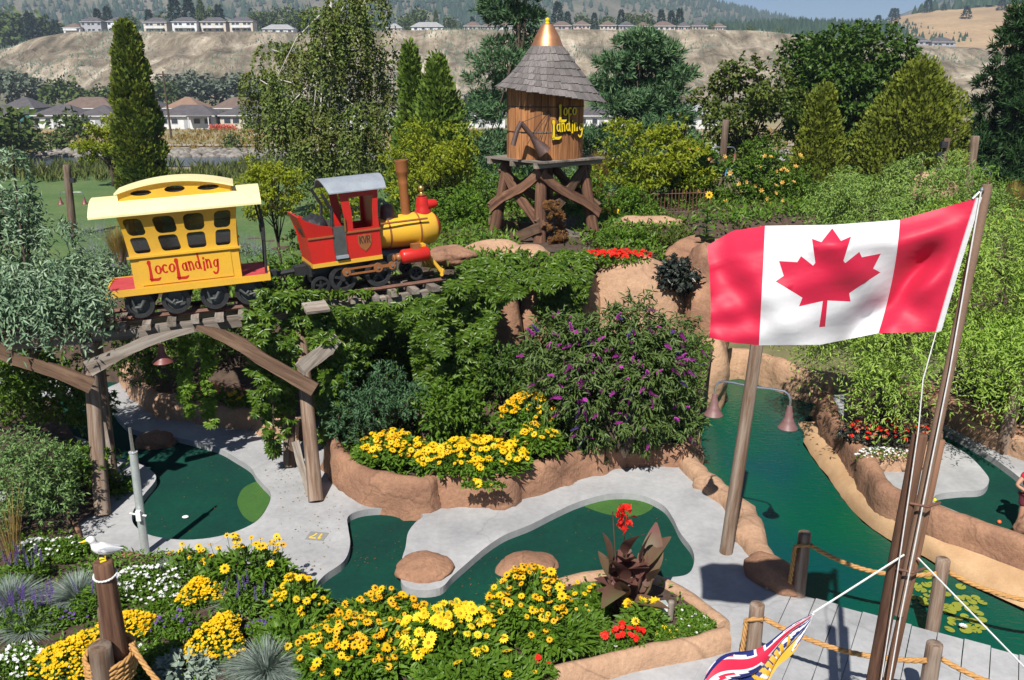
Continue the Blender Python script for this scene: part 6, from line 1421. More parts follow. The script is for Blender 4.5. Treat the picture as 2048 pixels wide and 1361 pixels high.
strand_tree('weeping_willow', 'pale blue-green willow top rising above the flag, farther back', wb2, st, ou, 1.15, 24, 0.10, 0.028, LM['willow_pale'], [wb2, wb2+Vector((0.1,0,1.5)), wb2+Vector((0,0,3.6))], 0.12, targets=[Vector(s_) for s_ in hd[:10]], sway=2.6, reach=0.45, hang=0.06)

# ------------------------------------------------------------------ shrubs and climbers
def shrub(name, label, base, r, lm, n, L, W, seed, k=22, cat='shrub', up=0.3, group=None, rc=(0.3, 0.5), fan=6, kids_=None, zc=0.75):
    base = Vector(base); cs, rs = scatter_clumps((base.x, base.y, base.z+r[2]*zc), r, k, seed, rc, 0.8, 0.3, -0.7)
    root = tree_root(name, label, base, cat, group); c = np.asarray(cs)-np3(base)
    p, o, idx = clump_points(c, rs, max(1, n//fan), 0.5); pos, d, A = sprays(p, o, fan, L*1.3, up); nr = un(A*0.3+np.array([0, -0.15, 0.9])+0.7*rdir(len(pos)))
    kites('foliage', pos, d, nr, L*RNG.uniform(0.65, 1.25, len(pos)), W*RNG.uniform(0.7, 1.2, len(pos)), lm, root)
    m_ = MB(); rr_ = random.Random(seed)
    for i in range(min(9, len(c))): m_.tube([(0.1*rr_.uniform(-1,1), 0.1*rr_.uniform(-1,1), -0.05), Vector(c[i])*0.5+Vector((0,0,0.1)), Vector(c[i])], [0.022, 0.015, 0.006], 5)
    m_.build('stem', M['bark'], root); return root
def palmate(pos, face, n_leaf, L, W):
    """five-fingered creeper leaves facing outwards, tips hanging"""
    k = len(pos); P_ = np.repeat(pos, n_leaf, 0); F = np.repeat(face, n_leaf, 0); dn = un(np.array([0, 0, -1.0])+0.45*rdir(k)); D = np.repeat(dn, n_leaf, 0); sd = un(np.cross(D, F))
    a = np.tile(np.linspace(-1.25, 1.25, n_leaf), k)[:, None]; d = D*np.cos(a)+sd*np.sin(a)+F*0.28; return P_, un(d), F
def creeper(name, label, points, face, L=0.11, W=0.045, lm=None, stems=(), cat='creeper'):
    pts_ = np.asarray(points, float); o0 = Vector((float(pts_[:,0].mean()), float(pts_[:,1].mean()), float(pts_[:,2].min())))
    root = tree_root(name, label, o0, cat); pts_ = pts_-np3(o0); f = un(np.asarray(face, float)+0.55*rdir(len(pts_)))
    p, d, F = palmate(pts_, f, 5, L, W); sc = np.repeat(RNG.uniform(0.6, 1.25, len(pts_)), 5)
    kites('leaves', p, d, F, L*sc, W*sc, lm or LM['ivy'], root, droop=0.2)
    m_ = MB()
    for s_ in stems: m_.tube([Vector(q)-o0 for q in s_], 0.012, 5)
    if stems: m_.build('stem', M['bark'], root)
    return root
def in_poly_px(poly, n, Yf, spread, seed, lump=0.6):
    """points filling an outline measured on the trestle's own upright plane"""
    g = np.random.default_rng(seed); xs = [p[0] for p in poly]; ys = [p[1] for p in poly]; out = []
    while len(out) < n:
        x, y = g.uniform(min(xs), max(xs)), g.uniform(min(ys), max(ys))
        if not inside(x+22*nz(y*0.035, seed), y+18*nz(x*0.035, seed+5), poly): continue
        hole = nz(x*0.024, y*0.024, seed+2)+0.6*nz(x*0.06, y*0.05, seed)
        if hole < -0.12 and g.random() < 0.82: continue
        Yv = Yf(x, y); q = Q(x, y, Yv + lump*nz(x*0.02, y*0.02, seed) + g.uniform(-spread, spread)); out.append((q.x, q.y, q.z))
    return out
def railY(x, y): return rail_at(x).y - 0.42
face0 = (0.05, -0.8, 0.35)
poly = [(500,588),(540,578),(585,585),(600,640),(596,700),(600,770),(585,820),(560,905),(545,915),(530,870),(512,830),(500,740),(492,650)]
creeper('creeper_curtain', 'dark creeper curtain hanging left of the second trestle post', in_poly_px(poly, 977, railY, 0.16, 51), face0, 0.12, 0.05, stems=[[Q(540,600,14.5), Q(545,760,14.4), Q(548,920,14.3)]])
poly = [(606,612),(660,604),(720,612),(800,600),(868,585),(905,620),(880,660),(838,690),(810,660),(770,650),(745,690),(720,740),(700,800),(690,870),(655,900),(640,860),(632,760),(622,690)]
creeper('creeper_curtain', 'dark creeper curtain spread right of the second trestle post, under the locomotive', in_poly_px(poly, 1954, railY, 0.22, 53), face0, 0.12, 0.05, stems=[[Q(690,610,15.2), Q(690,740,15), Q(670,890,14.6)]])
poly = [(830,640),(870,600),(905,565),(1000,560),(1050,575),(1010,600),(985,660),(970,730),(955,800),(935,850),(890,858),(850,820),(868,740),(840,690)]
creeper('creeper_curtain', 'big creeper column draped down the bank below the locomotive nose', in_poly_px(poly, 2185, lambda x, y: 16.4-0.0022*(y-560), 0.25, 55), face0, 0.13, 0.055, stems=[[Q(920,560,16.4), Q(910,700,16), Q(900,850,15.7)]])
poly = [(890,560),(930,520),(1000,512),(1100,500),(1185,505),(1180,540),(1160,570),(1080,578),(1010,570),(940,580)]
creeper('creeper_mat', 'creeper mat spilling over bank edge in front of the tower', in_poly_px(poly, 1700, lambda x, y: 17.4+0.03*(560-y)*0.8+0.0012*(x-900), 0.25, 57), (0, -0.5, 0.75), 0.13, 0.055)
poly = [(1090,560),(1180,540),(1170,600),(1150,640),(1100,650),(1075,610)]
creeper('creeper_curtain', 'dark creeper fringe above left side of the butterfly bush', in_poly_px(poly, 598, lambda x, y: 17.9, 0.2, 59), face0, 0.12, 0.05)
poly = [(818,628),(885,612),(895,700),(880,790),(845,800),(830,720)]
creeper('creeper_curtain', 'creeper wrapped around the third trestle post below the locomotive nose', in_poly_px(poly, 713, lambda x, y: 15.3, 0.22, 58), face0, 0.12, 0.05)
for px_, lab, bot, sd in ((371, 'left of two bright thin creeper strands hanging under the trestle', 830, 61), (415, 'right of two bright thin creeper strands hanging under the trestle', 850, 63)):
    poly = [(px_-13,672),(px_+13,672),(px_+15,760),(px_+10,bot),(px_-6,bot),(px_-13,770)]
    creeper('creeper_strand', lab, in_poly_px(poly, 170, lambda x, y: 15.0, 0.10, sd, 0.1), face0, 0.10, 0.045, LM['ivy_light'], stems=[[Q(px_,655,15.0), Q(px_+2,bot,15.0)]])
# creeper trailing along the ties
poly = [(515,566),(640,560),(760,556),(880,545),(885,565),(760,585),(640,600),(560,610),(520,600)]
creeper('creeper_mat', 'low creeper growing over the ties around locomotive wheels', in_poly_px(poly, 520, lambda x, y: rail_at(x).y+(0.9 if y < 580 else -0.25), 0.25, 65, 0.1), (0, -0.4, 0.85), 0.11, 0.045)
# virginia creeper turning rust on the tower leg
Yt = TY-1.35; poly = [(1092,400),(1120,402),(1132,440),(1130,480),(1090,490),(1096,440)]
creeper('creeper_column', 'rusty brown creeper climbing the front tower leg', in_poly_px(poly, 320, lambda x, y: Yt, 0.18, 67), face0, 0.085, 0.035, LM['rust_leaf'])

# bushes: name, label, px, py, z, radii, leaf kind, n, L, W, seed
for nm, lab, px_, py_, z_, r_, lm_, n_, L_, W_, sd in [
 ('laurel_bush', 'dark rounded bush under the trestle behind the tan bed wall', 300, 745, 0.8, (1.0,0.7,0.75), 'shrub', 5200, 0.10, 0.035, 71),
 ('laurel_bush', 'dark bush in deep shade right of the hanging strands', 470, 735, 0.8, (0.95,0.7,0.8), 'maple', 3600, 0.10, 0.04, 72),
 ('juniper_bush', 'blue-green juniper in front of the dark creeper curtain', 742, 868, 0.85, (0.85,0.6,0.75), 'shrub_blue', 5200, 0.09, 0.028, 73),
 ('laurel_bush', 'shadowed green bush between creeper curtains below the locomotive', 770, 760, 1.0, (0.95,0.6,0.9), 'shrub', 4200, 0.11, 0.04, 74),
 ('laurel_bush', 'green leafy bush below the creeper column behind yellow daisies', 905, 880, 0.8, (0.55,0.4,0.6), 'shrub', 2600, 0.13, 0.055, 75),
 ('laurel_bush', 'dark bush in shadow behind the upper daisies', 1010, 800, 1.1, (0.6,0.4,0.6), 'maple', 2000, 0.10, 0.04, 76),
 ('green_bush', 'leafy dark green bush at left edge under the silver shrub', 70, 860, 0.5, (1.25,0.9,1.05), 'shrub', 6500, 0.12, 0.045, 77),
 ('sage_bush', 'dense grey-green sage bush at left edge above white flowers', 40, 1045, 0.35, (0.95,0.75,0.75), 'sage', 8500, 0.075, 0.024, 78),
 ('green_bush', 'small green bush with orange blooms beside the left trestle post', 165, 985, 0.3, (0.5,0.45,0.45), 'bed', 2400, 0.09, 0.045, 79),
 ('trailing_plant', 'green trailing plant by foot of the left trestle post', 238, 985, 0.12, (0.28,0.22,0.16), 'bed', 700, 0.08, 0.04, 80),
 ('silver_herb', 'small silvery herb in shade left of the butterfly bush', 985, 735, 1.0, (0.4,0.3,0.35), 'silver', 900, 0.10, 0.03, 81),
 ('trumpet_vine', 'broad trumpet vine with orange blooms above the flag left of center', 1450, 420, 2.6, (2.3,0.9,1.25), 'shrub', 11000, 0.14, 0.06, 82),
 ('green_bush', 'green bush between the tower and young locust, behind locomotive nose', 905, 470, 2.6, (1.1,0.8,0.75), 'bed', 4200, 0.11, 0.05, 83),
 ('green_bush', 'leafy green bush seen between left tower legs', 1010, 440, 2.6, (1.2,0.7,0.9), 'shrub', 4000, 0.12, 0.05, 84),
 ('green_bush', 'dark leafy bush seen between right tower legs', 1145, 440, 2.6, (1.0,0.6,0.85), 'shrub', 3600, 0.12, 0.05, 85),
 ('green_bush', 'green bush with reddish stems right of the tower foot', 1255, 445, 2.7, (1.0,0.6,0.55), 'bed', 3000, 0.11, 0.045, 86),
 ('green_bush', 'low green cover in front of right tower leg', 1245, 492, 2.9, (0.9,0.6,0.22), 'bed', 2600, 0.09, 0.035, 87),
 ('ground_cover', 'low olive ground cover left of the sunflower', 1320, 488, 2.85, (0.9,0.6,0.25), 'ash', 2400, 0.08, 0.035, 88),
 ('green_bush', 'green shrub right of the flagpole top', 1985, 470, 1.8, (1.1,0.8,1.0), 'shrub', 3800, 0.12, 0.05, 89),
 ('green_bush', 'tall green shrub left of the willow top behind the flag', 1600, 430, 2.4, (1.3,0.8,1.0), 'shrub', 4200, 0.13, 0.05, 90),
 ('green_bush', 'green bush behind the flag between pond and willow', 1560, 640, 0.5, (1.5,0.7,1.2), 'shrub', 5200, 0.12, 0.05, 91),
 ('purple_bush', 'dark bush with yellow blooms behind wall at right edge', 2040, 850, 0.45, (0.8,0.6,0.5), 'shrub', 2400, 0.09, 0.04, 93),
 ('smoke_bush', 'dark purple shrub right of the willow behind the wall', 1960, 800, 0.45, (0.6,0.5,0.5), 'plum', 1400, 0.10, 0.04, 94),
 ('green_bush', 'fresh green shrub behind the locomotive tender', 640, 500, 1.9, (0.9,0.6,0.6), 'bed', 2600, 0.10, 0.045, 95),
 ('green_bush', 'green plant mass under the coupling between car and locomotive', 575, 560, 2.0, (0.8,0.4,0.35), 'bed', 1800, 0.10, 0.045, 96),
 ('sumac_bush', 'green and rust bush right of the locomotive chimney', 880, 430, 2.3, (1.1,0.7,0.85), 'ash', 3200, 0.12, 0.05, 97),
 ]:
    shrub(nm, lab, P(px_, py_, z_), r_, LM[lm_], n_, L_, W_, sd)

# silver-leaved shrub over the trestle's left end: arching shoots
sb0 = P(60,800,0.4); SS = []; OO = []
g = np.random.default_rng(91)
for (px_, py_, Y_, r_, k_) in [(90,575,14.6,(1.1,0.7,0.55),300),(18,450,15.2,(0.42,0.5,0.8),130),(20,600,13.4,(1.0,0.5,0.6),230),(130,600,13.5,(0.6,0.35,0.4),110),(185,545,15.0,(0.4,0.4,0.3),60),(18,325,15.4,(0.10,0.10,0.35),14),(118,470,15.0,(0.12,0.15,0.35),12)]:
    c = Q(px_, py_, Y_); s_, o_ = dome_starts((c.x, c.y, c.z), r_, k_, int(px_*3+py_), -0.6, 0.3); SS += s_; OO += o_
strand_tree('silver_shrub', 'large silvery-leaved shrub arching over the left end of the trestle', sb0, SS, OO, 0.68, 17, 0.125, 0.036, LM['silver'], [sb0, Q(70,700,14.2), Q(70,560,14.8)], 0.09, targets=[Vector(s_) for s_ in SS[::60]], reach=0.5, rise=0.7, hang=0.15, cat='shrub')

# butterfly bush
bb = P(1250,905,0.65); cs = []; rs = []; g = np.random.default_rng(17)
for i in range(80):
    px_, py_ = g.uniform(1085,1390), g.uniform(630,880)
    if ((px_-1232)/175)**2+((py_-765)/140)**2 > 1.0: continue
    Yv = bb.y+0.9+0.25*g.uniform(-1,1)-0.75*math.sqrt(max(0, 1-((px_-1232)/180)**2-((py_-765)/150)**2)); q = Q(px_, py_, Yv); cs.append((q.x,q.y,q.z)); w = g.uniform(0.28,0.42); rs.append((w,w,w*0.85))
bud = tree_root('butterfly_bush', 'large butterfly bush with purple flower spikes beside the pond', bb, 'shrub'); c = np.asarray(cs)-np3(bb)
p, o, idx = clump_points(c, rs, 2700, 0.4); pos, d, A = sprays(p, o, 7, 0.22, 0.1); d = un(d+np.array([0,0,-0.35])); kites('foliage', pos, d, un(A*0.4+np.array([0,-0.2,0.8])+0.6*rdir(len(pos))), 0.15*RNG.uniform(0.6,1.2,len(pos)), 0.034, LM['buddleia'], bud)
m_ = MB()
for i in range(0, len(c), 3): m_.tube([(0,0,-0.1), Vector(c[i])*0.5+Vector((0,0,0.15)), Vector(c[i])], [0.03,0.02,0.008], 5)
m_.build('stem', M['bark'], bud)
def spike_mesh(name, L, r, lm, n=60):
    t = np.linspace(0, 1, n); a = t*n*2.4; rad = r*(1-t*0.75); pos = np.stack([rad*0.3*np.cos(a), rad*0.3*np.sin(a), t*L], 1); d = un(np.stack([np.cos(a), np.sin(a), 0.5+0*t], 1)); v, tr = kite_arrays(pos, d, np.tile([0,0,1.0],(n,1)), r*1.0*(1.1-t*0.7), r*0.7); return fast_mesh(name, v, tr, lm)
sp_me = [spike_mesh('flower_spike', 0.20, 0.034, LM['magenta_p']), spike_mesh('flower_spike', 0.15, 0.030, LM['magenta_p']), spike_mesh('flower_spike', 0.22, 0.03, LM['violet_p'])]
for i in range(170):
    j = RNG.integers(len(c)); dr = un(rdir(1)[0]*np.array([1,0.7,0.9])+np.array([0,-0.75,0.25])); q = c[j]+dr*np.array(rs[j])*1.08
    ax = Vector(un(dr+np.array([0,0,RNG.uniform(-0.8,0.4)]))); o_ = link('flower_spike', sp_me[0 if i % 5 else 2] if i % 2 else sp_me[1], bud, Vector(q)); o_.rotation_euler = ax.to_track_quat('Z','Y').to_euler(); o_.scale = (1.05,)*3
# ------------------------------------------------------------------ flowers
def daisy_mesh(name, r, petals, pm_, eye, cone=0.28, lift=0.0, layers=1):
    V = []; F = []; MI = []
    for ly in range(layers):
        a = np.arange(petals)*2*math.pi/petals+ly*math.pi/petals; d = np.stack([np.cos(a), np.sin(a), 0.12-lift+0.18*ly+0*a], 1)
        v, t = kite_arrays(np.stack([np.cos(a)*r*0.14, np.sin(a)*r*0.14, 0.004+0*a], 1), d, np.tile([0,0,1.0],(petals,1)), r*(0.9-0.18*ly), r*0.46, fold=0.06, droop=0.12, wide=0.58); F += (t+len(V)).tolist(); V += v.tolist(); MI += [0]*len(t)
    k = 7; b0 = len(V); cr = r*cone
    for rr_, z in ((cr, 0.004), (cr*0.85, cr*0.55), (0.0001, cr*0.85)):
        for i in range(k): V.append((rr_*math.cos(i*2*math.pi/k), rr_*math.sin(i*2*math.pi/k), z))
    for j in range(2):
        for i in range(k):
            a_, b_, c_, d_ = b0+j*k+i, b0+j*k+(i+1) % k, b0+(j+1)*k+(i+1) % k, b0+(j+1)*k+i; F += [(a_,b_,c_),(a_,c_,d_)]; MI += [1,1]
    return fast_mesh(name, V, F, [pm_, eye], MI)
FM = {'y': daisy_mesh('flower', 0.058, 11, LM['yellow_p'], M['eye_dark'], 0.24), 'o': daisy_mesh('flower', 0.048, 12, LM['orange_p'], M['eye_dark'], 0.30, 0.1), 'l': daisy_mesh('flower', 0.066, 14, LM['lemon_p'], M['eye_gold'], 0.26, 0, 2), 's': daisy_mesh('flower', 0.052, 11, LM['yellow_p'], M['eye_gold'], 0.26), 'r': daisy_mesh('flower', 0.04, 9, LM['red_p'], LM['red_p'], 0.4, 0, 2), 'c': daisy_mesh('flower', 0.035, 6, LM['coral_p'], M['eye_gold'], 0.3), 'b': daisy_mesh('flower', 0.10, 9, LM['yellow_p'], M['eye_dark'], 0.3), 't': daisy_mesh('flower', 0.06, 6, LM['trumpet_p'], M['eye_gold'], 0.3, -0.5)}
for k_, a_ in (('y', (0.055,10,'yellow_p','eye_dark',0.26,0.30)), ('o', (0.046,11,'orange_p','eye_dark',0.33,0.42)), ('l', (0.060,12,'lemon_p','eye_gold',0.30,0.22)), ('s', (0.050,10,'yellow_p','eye_gold',0.28,0.25))):
    FM[k_+'d'] = daisy_mesh('flower', a_[0], a_[1], LM[a_[2]], M[a_[3]], a_[4], a_[5]); FM[k_+'b'] = daisy_mesh('flower', a_[0]*0.62, a_[1]-2, LM[a_[2]], M[a_[3]], 0.42, -0.55)
def flower_clump(label, c, rx, ry, h, nf, kinds, nl, seed, lm='bed', L=0.13, W=0.05, name='daisy_clump', cat='flowers', scale=1.0, stems=True, dome=0.55, rise=0.12, group=None, rot=0.0):
    """leafy dome with separate flower heads on stems over it"""
    c = Vector(c); g = np.random.default_rng(seed); root = tree_root(name, label, c, cat, group); cr, sr = math.cos(rot), math.sin(rot)
    th = g.random(nl)*2*math.pi; rad = np.sqrt(g.random(nl)); hz2 = h*(1-dome*rad**2); z = hz2*(0.12+0.84*g.random(nl)**0.6)
    x0, y0 = rx*rad*np.cos(th), ry*rad*np.sin(th); pos = np.stack([x0*cr-y0*sr, x0*sr+y0*cr, z], 1)
    o = un(np.stack([np.cos(th), np.sin(th), 0.5+0*th], 1)); d = un(o*0.6+0.7*rdir(nl)+np.array([0,0,0.15])); kites('foliage', pos, d, un(np.array([0,-0.25,0.9])+0.6*rdir(nl)), L*g.uniform(0.6,1.25,nl), W*g.uniform(0.7,1.2,nl), LM[lm], root)
    st = MB()
    for i in range(nf):
        a = g.random()*2*math.pi; r_ = math.sqrt(g.random())*1.02; x1, y1 = rx*r_*math.cos(a), ry*r_*math.sin(a); x, y = x1*cr-y1*sr, x1*sr+y1*cr; zz = h*(1-dome*r_**2)+rise*g.uniform(0.1,1.0)
        tl = Vector((0.28*math.cos(a)*r_+g.normal()*0.34, -0.30+0.25*math.sin(a)*r_+g.normal()*0.34, 1)).normalized(); k = kinds[int(g.integers(len(kinds)))]; q_ = g.random(); k = k+'d' if (q_ < 0.30 and k+'d' in FM) else (k+'b' if (q_ > 0.86 and k+'b' in FM) else k)
        o_ = link('flower', FM[k], root, (x,y,zz)); o_.rotation_euler = tl.to_track_quat('Z','Y').to_euler(); s_ = scale*g.uniform(0.62,1.25); o_.scale = (s_,s_,s_)
        if stems: st.tube([(x*0.8,y*0.8,zz*0.35), (x,y,zz-0.002)], 0.004, 3, False)
    if stems and nf: st.build('stems', M['stem'], root)['kind'] = 'stuff'
    return root
def blossoms(label, c, rx, ry, h, n, lm_p, nl, seed, lm='bed', size=0.022, name='bedding_plant', cat='flowers', L=0.06, W=0.025, dome=0.6, group=None):
    """low cushion with blossoms too small to pick apart"""
    c = Vector(c); g = np.random.default_rng(seed); root = tree_root(name, label, c, cat, group)
    def pt(m, lo, hi):
        th = g.random(m)*2*math.pi; rad = np.sqrt(g.random(m)); w = 1+0.25*np.sin(th*3+seed); return np.stack([rx*rad*w*np.cos(th), ry*rad*w*np.sin(th), h*(1-dome*rad**2)*(lo+(hi-lo)*g.random(m))], 1)
    p = pt(nl, 0.1, 0.95); kites('foliage', p, un(rdir(nl)+np.array([0,0,0.4])), un(np.array([0,-0.2,0.9])+0.6*rdir(nl)), L*g.uniform(0.6,1.2,nl), W, LM[lm], root)
    p = pt(n, 0.92, 1.10); k = 5; P_ = np.repeat(p, k, 0); a = np.tile(np.arange(k)*2*math.pi/k, n); up = np.repeat(un(np.array([0,-0.25,1.0])+0.4*rdir(n)), k, 0); s_ = un(np.cross(up, np.array([1.0,0.1,0]))); t_ = np.cross(up, s_)
    kites('blossom', P_, s_*np.cos(a)[:,None]+t_*np.sin(a)[:,None], up, size*np.repeat(g.uniform(0.7,1.2,n),k), size*0.8, LM[lm_p], root, 'stuff', fold=0.02, droop=-0.1, wide=0.6); return root
def blades(label, c, n, L, spread, lm, name='fescue_clump', cat='ornamental grass', w=0.007, seed=1, up=0.75, seg=4, group=None):
    c = Vector(c); g = np.random.default_rng(seed); root = tree_root(name, label, c, cat, group); th = g.random(n)*2*math.pi; lean = g.random(n)**0.6*spread; ln = L*g.uniform(0.6,1.1,n)
    o = np.stack([np.cos(th), np.sin(th), 0*th], 1); s_ = np.stack([-np.sin(th), np.cos(th), 0*th], 1); b0 = o*(0.10*g.random(n)*L)[:,None]
    V = np.empty((n, seg+1, 2, 3))
    for j in range(seg+1):
        t = j/seg; p = b0+o*(ln*lean*t**1.5)[:,None]; p[:,2] = ln*(t*up*(1.15-0.35*lean) - 0.42*lean*t*t); wd = w*(1-t*0.85)
        V[:, j, 0] = p+s_*wd; V[:, j, 1] = p-s_*wd
    b = (np.arange(n)*(seg+1)*2)[:,None]; q = np.concatenate([b+np.array([[2*j,2*j+1,2*j+3,2*j+2]]) for j in range(seg)],1).reshape(-1,4)
    o_ = link('blades', fast_mesh('blades', V.reshape(-1,3), q, LM[lm], quads=True), root); o_['kind'] = 'stuff'; return root
ZB = 0.30
def F(px_, py_, z=ZB): return P(px_, py_, z)
# front bed: daisies
flower_clump('loose tall clump of amber-yellow daisies against the grey concrete', F(500,1185), 0.62, 0.34, 0.62, 34, 'yyo', 1100, 1, rise=0.30, dome=0.35, scale=1.05)
flower_clump('small dense yellow daisy clump between loose clump and orange-eyed drift', F(600,1240), 0.36, 0.30, 0.55, 30, 'ys', 700, 2)
flower_clump('wide drift of orange-eyed daisies at bottom center-left', F(712,1330), 0.66, 0.55, 0.52, 120, 'oyo', 2600, 3, L=0.14)
flower_clump('low row of orange-eyed daisies along lower edge of the green', F(770,1262), 0.55, 0.22, 0.50, 62, 'oyo', 1300, 13, L=0.13)
flower_clump('large pale lemon daisy clump at bottom center', F(905,1315), 0.62, 0.48, 0.60, 100, 'lls', 2300, 4, L=0.14, scale=1.1)
flower_clump('tall rounded orange-eyed daisy clump in front of brown boulder', F(1058,1262), 0.50, 0.42, 0.82, 120, 'oyo', 2000, 5, dome=0.5)
flower_clump('leafy green clump with few yellow daisies below tall rounded clump', F(1110,1290), 0.45, 0.3, 0.38, 14, 'o', 1500, 6, L=0.14)
flower_clump('five big golden blooms beneath the dark red canna', F(1285,1262), 0.26, 0.18, 0.38, 9, 's', 600, 7, scale=1.7, L=0.11, W=0.06)
flower_clump('green leafy mass at bottom edge below lemon daisies', F(960,1372), 0.7, 0.3, 0.34, 5, 'y', 1800, 8, L=0.14)
flower_clump('green leafy mass left of orange-eyed drift', F(585,1300), 0.40, 0.35, 0.36, 3, 'y', 1400, 9, L=0.12)
flower_clump('few single orange daisies beside the grey grass near concrete', F(385,1150), 0.30, 0.16, 0.40, 6, 'y', 260, 10, rise=0.18, L=0.09)
flower_clump('scarlet geraniums on the edge of front planter wall', F(1250,1290,0.32), 0.28, 0.14, 0.16, 34, 'r', 320, 11, 'bed', 0.06, 0.04, 'geranium_clump', stems=False)
flower_clump('tiny red blooms trailing over bottom wall left', F(1080,1345,0.32), 0.14, 0.08, 0.12, 6, 'r', 120, 12, 'bed', 0.06, 0.04, 'geranium_clump', stems=False)
flower_clump('green leafy plant with few small yellow blooms left of the canna', F(1185,1218), 0.34, 0.26, 0.30, 12, 's', 1100, 14, scale=0.7, L=0.10)
flower_clump('low green leaves between tall rounded daisies and scarlet geraniums', F(1165,1268), 0.34, 0.26, 0.26, 4, 's', 1100, 15, scale=0.6, L=0.10)
# small-flowered cushions
for lab, px_, py_, rx, ry, h, sd in [('bright yellow cushion just below the concrete at left', 405,1205,0.30,0.24,0.34,21), ('tall bright yellow cushion right of the mooring posts', 440,1305,0.32,0.42,0.42,22), ('bright yellow cushion left of the rope-bound posts', 140,1335,0.34,0.48,0.30,23), ('bright yellow cushion behind the mooring posts', 262,1270,0.34,0.20,0.30,24)]:
    blossoms(lab, F(px_,py_), rx, ry, h, 420, 'yellow_p', 1000, sd, size=0.024)
for lab, px_, py_, rx, ry, h, n_, lm_, sd in [('drift of small white flowers right of the seagull', 300,1175,0.45,0.42,0.26,420,'white_p',31), ('white flowers beneath sage bush at left', 78,1118,0.35,0.3,0.30,240,'white_p',32), ('white bedding flowers in bottom left corner', 50,1340,0.45,0.35,0.24,260,'white_p',33), ('white and lilac flowers behind yellow cushion', 345,1210,0.30,0.25,0.24,150,'white_p',34), ('violet pansies among green leaves right of mooring posts', 345,1262,0.30,0.24,0.22,110,'violet_p',35), ('violet pansies at foot of the orange-eyed drift', 535,1270,0.24,0.18,0.22,90,'violet_p',36), ('green bedding cushion under the seagull post', 300,1330,0.40,0.30,0.22,20,'white_p',37), ('low mixed bedding at bottom left by ropes', 110,1250,0.35,0.25,0.22,70,'violet_p',38), ('small yellow trailing blooms on front planter corner', 1330,1275,0.16,0.12,0.14,60,'lemon_p',39), ('tiny-leaved green carpet in right corner of front planter', 1385,1248,0.22,0.30,0.10,40,'white_p',40), ('fine green creeping plant spilling on front wall center', 1180,1290,0.36,0.25,0.14,40,'white_p',41), ('feathery green trailer over bottom wall', 1050,1345,0.40,0.14,0.16,6,'red_p',42), ('green bedding between sage bush and curb', 130,1110,0.30,0.25,0.26,60,'white_p',43)]:
    blossoms(lab, F(px_,py_), rx, ry, h, int(n_*0.32), lm_, 1700, sd, size=0.024)
# fescue and grasses
for lab, px_, py_, n_, L_, sd in [('blue fescue tuft at left edge', 25,1215,900,0.62,51), ('large blue fescue tuft left of the seagull post', 158,1205,1100,0.60,52), ('blue fescue tuft between yellow cushions and daisies', 488,1212,800,0.50,53), ('largest blue fescue tuft at bottom edge', 535,1352,1300,0.66,54), ('small grey fescue tuft under single orange daisies', 345,1145,420,0.36,55), ('dark fescue tuft in bottom left behind salvia', 55,1270,600,0.5,56)]:
    blades(lab, F(px_,py_,0.28), n_, L_, 1.0, 'fescue', seed=sd, up=0.7)
blades('tall wispy dry grass at left edge in front of sage bush', F(30,1140), 60, 1.25, 0.3, 'tall_grass', 'tall_grass_clump', w=0.005, seed=57, up=1.0)
# salvia spikes and silver leaves
sal_me = spike_mesh('flower_spike', 0.22, 0.022, LM['violet_p'], 40)
for lab, px_, py_, n_, sd in [('violet salvia clump in front of left-edge fescue', 55,1255,24,61), ('violet salvia clump left of the mooring posts', 200,1220,14,62), ('violet salvia clump below sage bush', 55,1160,12,63), ('violet salvia under single fescue right', 490,1225,8,64)]:
    rt_ = flower_clump(lab, F(px_,py_), 0.30, 0.25, 0.34, 0, 'y', 520, sd, name='salvia_clump', stems=False, L=0.09, W=0.035); g = np.random.default_rng(sd)
    for i in range(n_): o_ = link('flower_spike', sal_me, rt_, (g.uniform(-0.28,0.28), g.uniform(-0.22,0.22), g.uniform(0.24,0.36)), (g.normal()*0.15, g.normal()*0.15, 0))
flower_clump('woolly silver-leaved plant at bottom edge right of ropes', F(372,1352), 0.34, 0.28, 0.26, 0, 'y', 420, 65, 'lambs_ear', 0.11, 0.055, 'lambs_ear', 'plant', stems=False)

